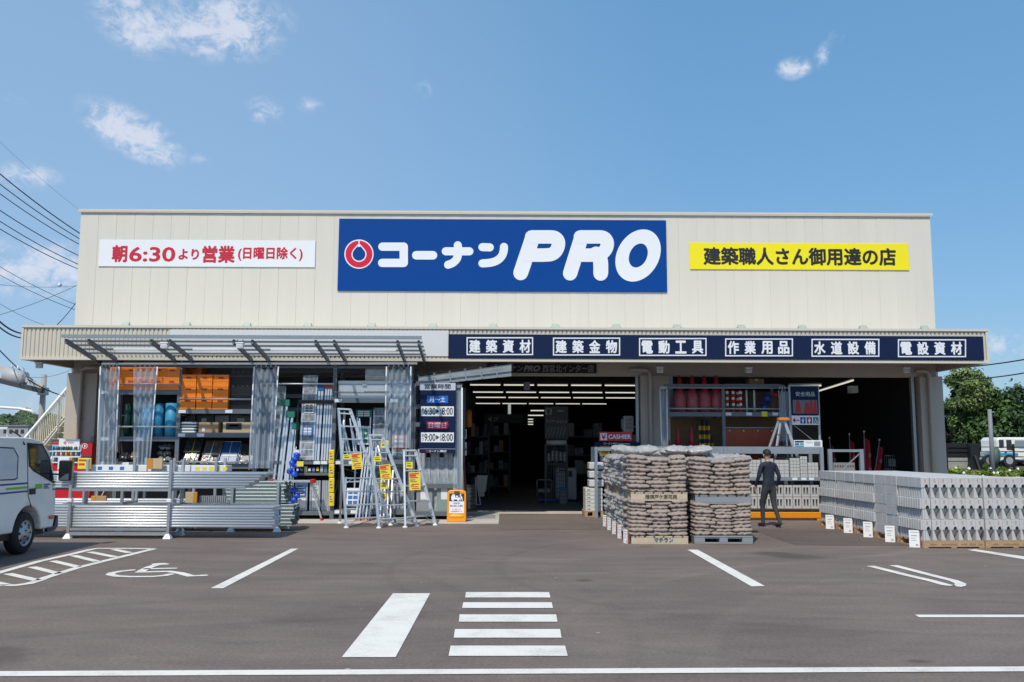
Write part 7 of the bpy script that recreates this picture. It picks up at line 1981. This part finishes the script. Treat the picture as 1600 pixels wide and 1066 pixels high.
# ================================================================== concrete blocks on pallets
bc = gr(1443, 857); bs = gr(1281, 822); bf = gr(1600, 854)
vdir = (bs - bc).normalized(); udir = (bf - bc).normalized()
ang = math.atan2(-vdir.x, vdir.y); L = (bs - bc).length
blockm = mat('concrete_block', (.52, .525, .53), .8, var=.13, vs=3, bump=.15, bs=70)
NPV = 5; pv = L / NPV; pu = 1.10; nb = 7; bw = 1.075 / nb; bd = (pv - .03) / 2
zt_b = Z(746, bc.y, 1443); pz = .125; nl = 6; bh = (zt_b - pz) / nl
def W2(u, v, z=0): return bc + vdir * v + Vector((math.cos(ang), math.sin(ang), 0)) * u + Vector((0, 0, z))
def block_mesh(kind):
    """one interlocking block, front at v=0, left flank ribbed"""
    w, h, d = bw - .003, bh - .003, bd - .003; m = MB()
    if kind == 'notched':
        n = 7; arc = [(w * .66 + w * .22 * math.cos(math.pi - math.pi * i / n), 0 + .058 * math.sin(math.pi * i / n)) for i in range(n + 1)]
        poly = [(0, 0)] + arc + [(w, 0), (w, h), (0, h)]
        m.prism(poly, lambda x, z: Vector((x, 0, z)), lambda x, z: Vector((x, .16, z))); m.box(0, w, .1601, d, 0, h)
    else:
        m.add([(0, .19, 0), (w, .19, 0), (w, d, 0), (0, d, 0), (0, .035, h), (w, .035, h), (w, d, h), (0, d, h)], [(0, 3, 2, 1), (4, 5, 6, 7), (0, 1, 5, 4), (1, 2, 6, 5), (2, 3, 7, 6), (3, 0, 4, 7)])
        P = [(.002, 0), (w * .56, 0), (w * .20, h - .001), (.002, h - .001)]
        m.prism(P, lambda x, z: Vector((x, .0, z)), lambda x, z: Vector((x, .195 - .155 * z / h, z)))
    return m
def ribs(kind, d, h):
    m = MB(); n = 5 if kind != 'plain' else 0
    for i in range(n):
        y = d * i / n; m.prism([(y + .004, 0), (y + d / n - .012, 0), (y + d / n - .022, h), (y + .004, h)], lambda a, z: Vector((-.032, a, z)), lambda a, z: Vector((-.0005, a, z)))
    return m
BP = {}
def blk(kind, flank, first):
    k = (kind, flank, first)
    if k in BP: return dup(BP[k])
    T = thing('kerb_block', '', 'block', (0, 0, 0), 'interlocking concrete blocks'); m = block_mesh(kind)
    if flank:
        r = ribs(flank, bd - .003, bh - .003); m.add(r.v, r.f) if r.v else None
    m.build('body', blockm, T, bevel=.004)
    if kind == 'notched':
        m = MB(); m.box(bw * .44, bw * .90, .03, .05, -.004, .062); m.build('notch_shade', mat('notch_shade_dark', (.05, .05, .055), .9), T)  # dark sheet standing in for the shade inside the notch
    if kind == 'notched' and first:
        m = MB(); m.box(bw * .42, bw * .58, -.0015, -.0003, bh * .5, bh * .85); m.build('red_print', mat('faded_red_print', (.52, .28, .25), .8), T); pass
    BP[k] = T; return T
NU = 2
Ln = ('lowest', 'second', 'third', 'fourth', 'fifth', 'top')
for pvi in range(NPV):
    for pui in range(NU):
        for half in range(2):
            for l in range(nl):
                for c in range(nb):
                    front = pvi == 0 and half == 0; flank = pui == 0 and c == 0; top = l == nl - 1
                    if not (front or flank or top): continue
                    if top and not front and not flank and pui == 1 and (c > 3): continue
                    if front and pui == 1 and c > 5: continue
                    kind = 'notched' if l % 2 else 'slanted'
                    fl = None
                    if flank: fl = 'plain' if (pvi == 1 or l == nl - 1) else ('rib' if (l + pvi) % 1 == 0 else 'plain')
                    T = blk(kind, fl, front)
                    jit = random.uniform(-.006, .006)
                    T.location = W2(.02 + pui * pu + bw * c + jit * .5 + (.03 if fl == 'rib' and l % 2 == 0 else -.012 if flank else 0), pvi * pv + half * (bd + .004) + jit + (.03 if (l % 2 == 0 and False) else 0), pz + bh * l)
                    T.rotation_euler = (0, 0, ang + random.uniform(-.006, .006))
                    T['label'] = 'concrete block, %s pallet of the %s column, %s row, %s layer, %s across' % (ORD[pvi], ('near', 'far')[pui], ('front', 'back')[half], Ln[l], ORD[c])
for pvi in range(NPV):
    for pui in range(NU):
        if pui == 1 and pvi > 0: continue
        o = thing('block_pallet', 'wooden pallet under the concrete blocks, %s' % (('front corner one with faded printing', 'second along the flank', 'third along the flank', 'fourth along the flank', 'farthest along the flank')[pvi] if pui == 0 else 'beside the front corner one'), 'pallet', (0, 0, 0), 'pallets under the blocks')
        w_, d_ = pu - .02, pv - .02; mm = woodm
        for i in range(5): yy = (d_ - .09) * i / 4; MB().box(0, w_, yy, yy + .09, pz - .022, pz - .002).build('top_slat', mm, o)
        for i in range(3): yy = (d_ - .06) * i / 2; MB().box(0, w_, yy, yy + .06, .022, pz - .024).build('stringer', mm, o)
        for i in range(3): xx = (w_ - .09) * i / 2; MB().box(xx, xx + .09, 0, d_, .002, .021).build('bottom_slat', mm, o)
        if pvi == 0:
            m = MB(); rr = random.Random(pui)
            for a, c in ((.12, .22), (.30, .55), (.62, .70), (.76, .86), (.90, .97)):
                x = a
                while x < c: m.box(w_ * x, w_ * x + .018, -.0015, -.0003, .045, .045 + rr.uniform(.02, .035)); x += .026
            m.build('faded_print', (print_m, mat('faded_dark_print', (.2, .14, .09), .7))[1], o)
        o.location = W2(pui * pu, pvi * pv); o.rotation_euler = (0, 0, ang)
for i in range(NPV):
    p = W2(-.09, .12 + i * pv); floor_card(p, 'white price card leaning on the block pallets, %s from the front corner' % ORD[i], .165, .29, .10, ang - .45, 'price cards at the block pallets')

# ================================================================== the person between sacks and blocks
def person(g, Hh, ang):
    T = thing('person', 'person in a dark jacket and trousers walking towards the safety rack', 'person', g)
    bm_v = []; bm_e = []; rad = []
    def v(x, y, z, r, par=None):
        bm_v.append((x, y, z)); rad.append(r if isinstance(r, tuple) else (r, r))
        if par is not None: bm_e.append((par, len(bm_v) - 1))
        return len(bm_v) - 1
    # facing +Y (away from the street); metres for a 1.65 m figure
    pel = v(0, 0, .90, (.135, .10)); wa = v(0, .0, 1.02, (.13, .095), pel); ch = v(0, .01, 1.20, (.155, .105), wa); sh = v(0, .0, 1.335, (.13, .085), ch)
    nk = v(0, .01, 1.41, .055, sh); nk2 = v(0, .025, 1.455, .056, nk); h1 = v(0, .035, 1.51, (.072, .088), nk2); h2 = v(0, .035, 1.575, (.076, .094), h1); h3 = v(0, .03, 1.63, (.055, .065), h2)
    for s in (-1, 1):
        hip = v(s * .085, 0, .84, .098, pel); fwd = .13 if s < 0 else -.12
        kn = v(s * .095, fwd * .62 + .03, .47, .062, hip); an = v(s * .095, fwd - (.02 if s < 0 else .10), .10 + (.0 if s < 0 else .03), .042, kn)
        he = v(s * .097, fwd - .04 - (.0 if s < 0 else .08), .05 + (.0 if s < 0 else .015), .042, an); to = v(s * .105, fwd + .14 - (.0 if s < 0 else .08), .035, (.042, .03), he)
        so = v(s * .175, 0, 1.33, .062, sh); el = v(s * .235, -s * .05 - .02, 1.08, .046, so); wr = v(s * .235, -s * .06 + .09, .87, .031, el)
        pa = v(s * .232, -s * .06 + .115, .82, (.022, .036), wr); pb = v(s * .228, -s * .06 + .13, .78, (.017, .034), pa)
        for k, (dy, ln) in enumerate(((-.027, .062), (-.009, .072), (.009, .068), (.026, .052))):
            f1 = v(s * .224, -s * .06 + .135 + dy, .755, .0085, pb); f2 = v(s * .214, -s * .06 + .142 + dy, .755 - ln * .5, .0078, f1); v(s * .200, -s * .06 + .140 + dy, .755 - ln * .9, .0066, f2)
        t1 = v(s * .215, -s * .06 + .155, .80, .0105, pa); v(s * .203, -s * .06 + .172, .765, .009, t1)
    me = bpy.data.meshes.new('person_body'); me.from_pydata(bm_v, bm_e, []); ob = bpy.data.objects.new('person_tmp', me); COL.objects.link(ob)
    sk = ob.modifiers.new('skin', 'SKIN'); sk.use_smooth_shade = True; ob.modifiers.new('sub', 'SUBSURF').levels = 2
    for i, r in enumerate(rad): me.skin_vertices[0].data[i].radius = r
    me.skin_vertices[0].data[0].use_root = True
    dg = bpy.context.evaluated_depsgraph_get(); dg.update(); bm_ = bpy.data.meshes.new_from_object(ob.evaluated_get(dg)); bpy.data.objects.remove(ob)
    sk_m = mat('skin', (.48, .30, .22), .5); jk = mat('dark_jacket', (.016, .022, .046), .8, var=.3, vs=9, bump=.3, bs=30); tr = mat('dark_trousers', (.045, .045, .05), .85, var=.25, vs=8); shm = mat('dark_shoe', (.02, .02, .022), .5)
    bm_.materials.clear()
    for q in (sk_m, jk, tr, shm): bm_.materials.append(q)
    for p in bm_.polygons:
        c = p.center; hand = abs(c.x) > .17 and c.z < .875
        p.material_index = 0 if (c.z > 1.415 or hand) else 1 if (c.z > .87 or abs(c.x) > .2) else 2 if c.z > .085 else 3
        p.use_smooth = True
    b = bpy.data.objects.new('body', bm_); COL.objects.link(b); b.parent = T
    hm = mat('dark_hair', (.012, .010, .009), .6, bump=.5, bs=80)
    m = MB(); m.smooth = True; n = 18; V = []; fs = []; rows = 9
    for j in range(rows):
        t_ = j / (rows - 1); z = 1.685 - .185 * t_
        for i in range(n):
            a = 2 * math.pi * i / n; back = -math.sin(a)
            ph_ = .1 + 1.75 * t_; rz_ = math.sin(min(ph_, 1.57)) * (1 - .10 * max(0, ph_ - 1.57)); z = 1.592 + .092 * math.cos(ph_) - .05 * max(0, t_ - .6); zz = z if back > -.25 else max(z, 1.60 + .02 * t_)
            V.append((.088 * rz_ * math.cos(a) * 1.0, .032 + .104 * rz_ * math.sin(a), zz))
    fs = [(j * n + i, j * n + (i + 1) % n, (j + 1) * n + (i + 1) % n, (j + 1) * n + i) for j in range(rows - 1) for i in range(n)] + [tuple(range(n))]
    m.add([(x + g.x, y + g.y, z) for x, y, z in V], fs); m.build('hair', hm, T)
    for s in (-1, 1): m = MB(); m.smooth = True; m.lathe([(.004, -.03), (.014, -.02), (.018, .0), (.016, .02), (.004, .032)], (g.x + s * .082, g.y + .03, 1.545), 10); m.build('ear', sk_m, T)
    m = MB(); m.smooth = True; m.path([(g.x, g.y + .118, 1.575), (g.x, g.y + .138, 1.535), (g.x, g.y + .122, 1.52)], [.008, .014, .010], 8); m.build('nose', sk_m, T)
    for s in (-1, 1): m = MB(); m.smooth = True; m.lathe([(.002, -.008), (.012, -.004), (.012, .004), (.002, .008)], (g.x + s * .032, g.y + .112, 1.568), 10); m.build('eye', mat('eye_dark', (.03, .025, .02), .2), T)
    m = MB(); m.box(g.x - .022, g.x + .022, g.y + .108, g.y + .122, 1.487, 1.496); m.build('mouth', mat('lip', (.35, .14, .12), .5), T, bevel=.003)
    T.rotation_euler = (0, 0, ang); k_ = Hh / 1.69; T.scale = (k_, k_, k_); return T
person(gr(1203, 823.5), 1.66, .35)

# ================================================================== trees, hedge and the yard on the right
def leaf_mat(name, c, v=.35):
    m = mat(name, c, .55, var=v, vs=.35); b = m.node_tree.nodes['Principled BSDF']
    b.inputs['Transmission Weight'].default_value = 0; return m
lm = [leaf_mat('leaf_dark', (.030, .070, .016)), leaf_mat('leaf_mid', (.06, .12, .022)), leaf_mat('leaf_light', (.12, .20, .04)), leaf_mat('leaf_pale', (.16, .22, .06))]
bark = mat('bark', (.09, .07, .05), .9, var=.3)


def crown_mesh(c, rx, ry, rz, n, leaf, seed, pal, lumps=26, low=-1.):
    """thousands of small leaf faces gathered on clumps that fill an uneven volume"""
    rnd = random.Random(seed); m = MB(); cl = []
    for i in range(lumps):
        while True:
            d = Vector((rnd.uniform(-1, 1), rnd.uniform(-1, 1), rnd.uniform(low, 1)))
            if d.length < 1: break
        k = rnd.uniform(.55, 1.0); d = d.normalized() * k * rnd.uniform(.75, 1.08) if d.length > .01 else d
        cl.append((Vector((c[0] + d.x * rx, c[1] + d.y * ry, c[2] + d.z * rz)), rnd.uniform(.22, .42) * min(rx, rz), rnd.choice(pal)))
    V, F_, MI = m.v, m.f, m.mi
    for i in range(n):
        p0, r, mi = cl[i % lumps]
        d = Vector((rnd.gauss(0, 1), rnd.gauss(0, 1), rnd.gauss(0, 1) * .8)).normalized()
        p = p0 + d * r * (rnd.random() ** .35) * rnd.choice((1, 1, 1, 1.25))
        nrm = (d + Vector((rnd.gauss(0, .6), rnd.gauss(0, .6), rnd.gauss(.5, .6)))).normalized()
        a = nrm.orthogonal().normalized(); a.rotate(Matrix.Rotation(rnd.random() * 6.28, 3, nrm)); b = nrm.cross(a)
        L = leaf * rnd.uniform(.6, 1.3); w = L * .5; k = len(V)
        V += [tuple(p - a * L), tuple(p + b * w), tuple(p + a * L), tuple(p - b * w)]
        F_.append([k, k + 1, k + 2, k + 3]); MI.append(mi if rnd.random() < .8 else rnd.choice(pal)); m.sm.append(False)
    return m, cl
def tree(px, Y, ptop, prad, label, seed, n=9000, pal=(0, 0, 1), leaf=.16, zbase=0., low=-.7, squash=1., name='tree', grp='trees beyond the yard fence', dy=1.):
    x = X(px, Y); k = Y / 1400; zt_ = Z(ptop, Y, px); rx = prad * k; H_ = zt_ - zbase
    rz = min(H_ * .55, rx * 1.25 * squash); cz = zt_ - rz
    T = thing(name, label, 'tree', (x, Y, zbase), grp); rnd = random.Random(seed)
    m, cl = crown_mesh((x, Y, cz), rx, rx * dy, rz, n, leaf, seed, pal, 34, low); m.build('crown', lm, T)
    tr = MB(); base = Vector((x, Y, zbase)); top = Vector((x + rnd.uniform(-.2, .2), Y, cz + rz * .3))
    tr.path([base, base.lerp(top, .3) + Vector((.1, 0, 0)), base.lerp(top, .65), top], [.2 * rx / 3 + .08, .16 * rx / 3 + .06, .1, .04], 8)
    for p0, r, mi in cl[:9]: s = base.lerp(top, rnd.uniform(.35, .7)); tr.path([s, s.lerp(p0, .5) + Vector((0, 0, .15)), p0], [.07, .05, .02], 5)
    tr.build('trunk', bark, T); return T
tree(1490, 62, 613, 50, 'dark leafy tree right against the shop pillar', 1, 12000, (0, 0, 1))
tree(1520, 60.5, 576, 40, 'light green tree with an airy crown rising above the dark ones', 2, 8000, (2, 3, 3, 1), .14, low=-.3)
tree(1562, 60, 604, 50, 'broad dark tree behind the lamp pole', 3, 12000, (0, 1, 0, 1))
tree(1592, 64, 592, 34, 'pointed dark tree behind the white truck', 4, 8000, (0, 0, 0, 1), squash=1.8)
tree(1640, 60, 604, 56, 'dark tree cut by the picture edge', 5, 9000, (0, 0, 1))
tree(1700, 66, 600, 60, 'tall dark tree outside beyond the truck', 6, 6000, (0, 1)) 
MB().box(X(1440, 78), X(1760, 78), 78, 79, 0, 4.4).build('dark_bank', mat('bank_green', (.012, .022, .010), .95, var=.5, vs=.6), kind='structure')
Yh_ = 31
rnd = random.Random(3); fl_w = mat('white_flower', (.82, .82, .78), .5)
lm2 = [leaf_mat('hedge_dark', (.09, .16, .015)), leaf_mat('hedge_mid', (.17, .27, .025)), leaf_mat('hedge_light', (.28, .38, .04)), leaf_mat('hedge_pale', (.36, .44, .08)), fl_w]
for i in range(8):
    px = 1462 + i * 26; x = X(px, Yh_); T = thing('flowering_shrub', 'low light green shrub with white flowers behind the blocks, %s from the shop pillar' % ORD[i], 'shrub', (x, Yh_, 0), 'flowering shrubs in the planting strip')
    m, cl = crown_mesh((x, Yh_, .62), .36, .45, .46 + rnd.uniform(-.05, .06), 2600, .05, 40 + i, (0, 1, 1, 2, 2, 3), 26, -1)
    for k_ in range(4):
        d = Vector((rnd.gauss(0, .5), -abs(rnd.gauss(0, .7)), rnd.gauss(.2, .6))).normalized(); p = Vector((x + d.x * .38, Yh_ + d.y * .5, .60 + d.z * .42)); kk = len(m.v); r_ = .05
        m.v += [tuple(p + Vector((r_, 0, 0))), tuple(p + Vector((0, 0, r_))), tuple(p - Vector((r_, 0, 0))), tuple(p - Vector((0, .02, r_)))]; m.f.append([kk, kk + 1, kk + 2, kk + 3]); m.mi.append(4); m.sm.append(False)
    m.build('foliage', lm2, T); tr = MB()
    for k_ in range(5): tr.tube((x + rnd.uniform(-.1, .1), Yh_, 0), (x + rnd.uniform(-.28, .28), Yh_ + rnd.uniform(-.2, .2), .55), .015, 6)
    tr.build('stem', bark, T)
Yk2 = 50
T = thing('mesh_fence', 'black mesh fence with dark netting in front of the trees', 'fence', (X(1520, Yk2), Yk2, 0))
for i, px in enumerate((1478, 1513, 1548, 1583, 1618)): x = X(px, Yk2); MB().box(x - .05, x + .05, Yk2 - .05, Yk2 + .05, 0, Z(691, Yk2)).build('post', black_p, T)
MB().box(X(1465, Yk2), X(1532, Yk2), Yk2 + .06, Yk2 + .08, Z(713, Yk2), Z(690, Yk2)).build('netting', mat('black_netting', (.010, .010, .012), .8, var=.3), T)
m = MB()
for py in (696, 703, 711, 719): z = Z(py, Yk2); m.box(X(1465, Yk2), X(1630, Yk2), Yk2 - .015, Yk2 + .015, z - .02, z + .02)
m.build('rail', black_p, T)
T = thing('block_wall', 'low pale concrete block wall below the dark netting', 'wall', (X(1495, 52), 52, 0)); m = MB()
for r__ in range(6):
    for i in range(10):
        x0 = X(1468, 52) + i * .40 + (.2 if r__ % 2 else 0); m.box(x0, x0 + .39, 52, 52.15, r__ * .195, r__ * .195 + .188)
m.build('blockwork', mat('wall_block', (.36, .36, .35), .9, var=.15), T)
T = thing('lamp_pole', 'slim grey pole standing in front of the trees', 'pole', (X(1549.5, 47), 47, 0)); MB().tube((X(1549.5, 47), 47, 0), (X(1549.5, 47), 47, Z(637, 47)), .12, 12, .10).build('shaft', mat('pole_grey', (.22, .23, .25), .6), T); MB().box(X(1549.5, 47) + .11, X(1549.5, 47) + .22, 46.95, 47.05, Z(642, 47), Z(640, 47)).build('bracket', midgrey, T)
T = thing('ramp_stand', 'black stand beside the black fence post', 'stand', (X(1522, 49), 49, 0)); MB().box(X(1516, 49), X(1529, 49), 49, 49.3, .0, Z(693, 49)).build('panel', black_p, T); MB().bar(at(1523, 712, 48.9), at(1531, 735, 48.9), .1, .1).build('arm', dkgrey, T)
MB().box(X(1462, 45), X(1462, 45) + 60, 45.5, 90, 0, Z(731, 50)).build('raised_yard', am2, kind='structure')
# white truck in the yard
Yt = 50; kt = Yt / 1400
T = thing('pickup_truck', 'white double cab truck with a blue stripe parked in the yard by the trees', 'truck', (X(1580, Yt), Yt, 0))
def tx(px): return X(px, Yt)
def tz(py): return Z(py, Yt, 1580)
zb_ = .42
def tprism(poly, y0, y1, mm, nm, par=None, bevel=.0):
    m = MB(); m.prism([(tx(a), tz(b)) for a, b in poly], lambda x, z: Vector((x, y0, z)), lambda x, z: Vector((x, y1, z))); return m.build(nm, mm, par or T, bevel=bevel)
tprism([(1558, 722), (1558, 687), (1563, 683.5), (1612, 683.5), (1622, 700), (1632, 705), (1632, 719), (1600, 720), (1584, 719), (1583, 713), (1578, 711), (1573, 713), (1571, 719)], Yt, Yt + 1.75, vw, 'cab', bevel=.06)
tprism([(1561, 700), (1561, 687.5), (1568.5, 687.5), (1568.5, 700)], Yt - .012, Yt - .002, gl, 'rear_window'); tprism([(1572.5, 703), (1572.5, 687.5), (1580.5, 687.5), (1582, 704)], Yt - .012, Yt - .002, gl, 'side_window'); tprism([(1585, 700), (1586, 688), (1610, 688), (1616, 702)], Yt - .012, Yt - .002, mat('pale_glass', (.22, .27, .30), .1), 'windscreen_side')
bst = mat('truck_blue', (.03, .28, .55), .4); tprism([(1558, 708), (1558, 712.5), (1590, 712.5), (1590, 708)], Yt - .010, Yt - .001, bst, 'stripe')
MB().box(tx(1537), tx(1557.5), Yt + .05, Yt + 1.7, tz(719), tz(706)).build('load_bed', vw, T, bevel=.03); tprism([(1537, 709), (1537, 713), (1557, 713), (1557, 709)], Yt + .035, Yt + .049, bst, 'stripe')
MB().box(tx(1538), tx(1628), Yt + .25, Yt + 1.5, tz(723), tz(717)).build('chassis', trim_b, T)
for px in (1546, 1577, 1624):
    for y in (Yt - .03, Yt + 1.5): 
        c = at(px, 720, Yt); w = MB(); w.tube((c.x, y, c.z), (c.x, y + .22, c.z), .34, 20); wh = w.build('wheel', rubber, T); MB().tube((c.x, y - .012, c.z), (c.x, y - .001, c.z), .2, 16).build('rim', mat('wheel_steel', (.5, .51, .53)), wh)
MB().box(tx(1569), tx(1572), Yt - .03, Yt - .003, tz(708), tz(706.5)).build('door_handle', trim_b, T); MB().box(tx(1595), tx(1607), Yt - .03, Yt - .003, tz(718), tz(714)).build('headlight', palegrey, T)
m = MB(); m.smooth = True; m.path([at(1553, 728, Yt - .2), at(1554, 716, Yt - .2), at(1556, 704, Yt - .2), at(1558, 699, Yt - .2)], [.18, .3, .22, .05], 10); m.build('green_tarp', mat('tarp_green', (.05, .12, .08), .6, var=.3), None, 'folded dark green tarpaulin hanging behind the truck cab', 'tarpaulin')
# ================================================================== the wooded hill and buildings on the left
hm_ = MB(); rnd = random.Random(9)
hc = [leaf_mat('hill_dark', (.028, .060, .022)), leaf_mat('hill_mid', (.045, .085, .028)), leaf_mat('hill_light', (.075, .120, .040)), leaf_mat('hill_pale', (.10, .15, .05))]
Yd = 150; n_ = 0
def hill_h(x): return 6.1 + 1.2 * math.sin(x * .13 + 1) + .8 * math.sin(x * .31) + .5 * math.sin(x * .9)
for i in range(15000):
    x = rnd.uniform(X(-200, Yd), X(260, Yd)); u = rnd.random(); y = Yd + u * 30
    base_z = hill_h(x) * (.25 + .75 * u); p = Vector((x, y, base_z - abs(rnd.gauss(0, .7)) + .9 * math.sin(x * 1.3 + y * .7) * .5)); L_ = rnd.uniform(.35, .8)
    nrm = Vector((rnd.gauss(0, .5), -1 + rnd.gauss(0, .4), rnd.gauss(.8, .5))).normalized(); a = nrm.orthogonal().normalized(); a.rotate(Matrix.Rotation(rnd.random() * 6.28, 3, nrm)); b = nrm.cross(a); k_ = len(hm_.v)
    hm_.v += [tuple(p - a * L_), tuple(p + b * L_ * .7), tuple(p + a * L_), tuple(p - b * L_ * .7)]; hm_.f.append([k_, k_ + 1, k_ + 2, k_ + 3]); hm_.mi.append(min(3, max(0, int(1.2 + 1.1 * math.sin(x * .8 + y * .5) + rnd.gauss(0, .8))))); hm_.sm.append(False)
hm_.build('hill_wood', hc, None, 'dense green wood covering the far hill', 'wood', kind='stuff', origin=(X(30, Yd), Yd, 0))
m = MB(); xs2 = [X(-240, Yd) + i * (X(300, Yd) - X(-240, Yd)) / 30 for i in range(31)]; V = []
for x in xs2: V += [(x, Yd - 2, 0), (x, Yd + 30, hill_h(x) - .6), (x, Yd + 60, hill_h(x) - 1)]
m.smooth = True; m.add(V, [(3 * i + j, 3 * i + 3 + j, 3 * i + 4 + j, 3 * i + 1 + j) for i in range(30) for j in range(2)]); m.build('hill', mat('hill_ground', (.03, .05, .02), .95, var=.4, vs=.2), kind='structure')
T = thing('far_building', 'small grey building at the foot of the wooded hill', 'building', (X(18, 110), 110, 0)); MB().box(X(-30, 110), X(42, 110), 110, 118, 0, Z(669, 110)).build('wall', mat('far_grey_wall', (.36, .37, .40), .7), T); MB().box(X(-31, 110), X(43, 110), 109.8, 118.2, Z(669, 110) + .01, Z(667.5, 110)).build('roof', midgrey, T)
for px in (4, 13, 22, 31): MB().box(X(px, 110), X(px + 5, 110), 109.95, 109.99, Z(680, 110), Z(674, 110)).build('window', gl, T)
MB().box(X(1300, 300), X(1900, 300), 300, 305, 0, 9).build('far_treeline', hc[0], kind='structure') if False else None
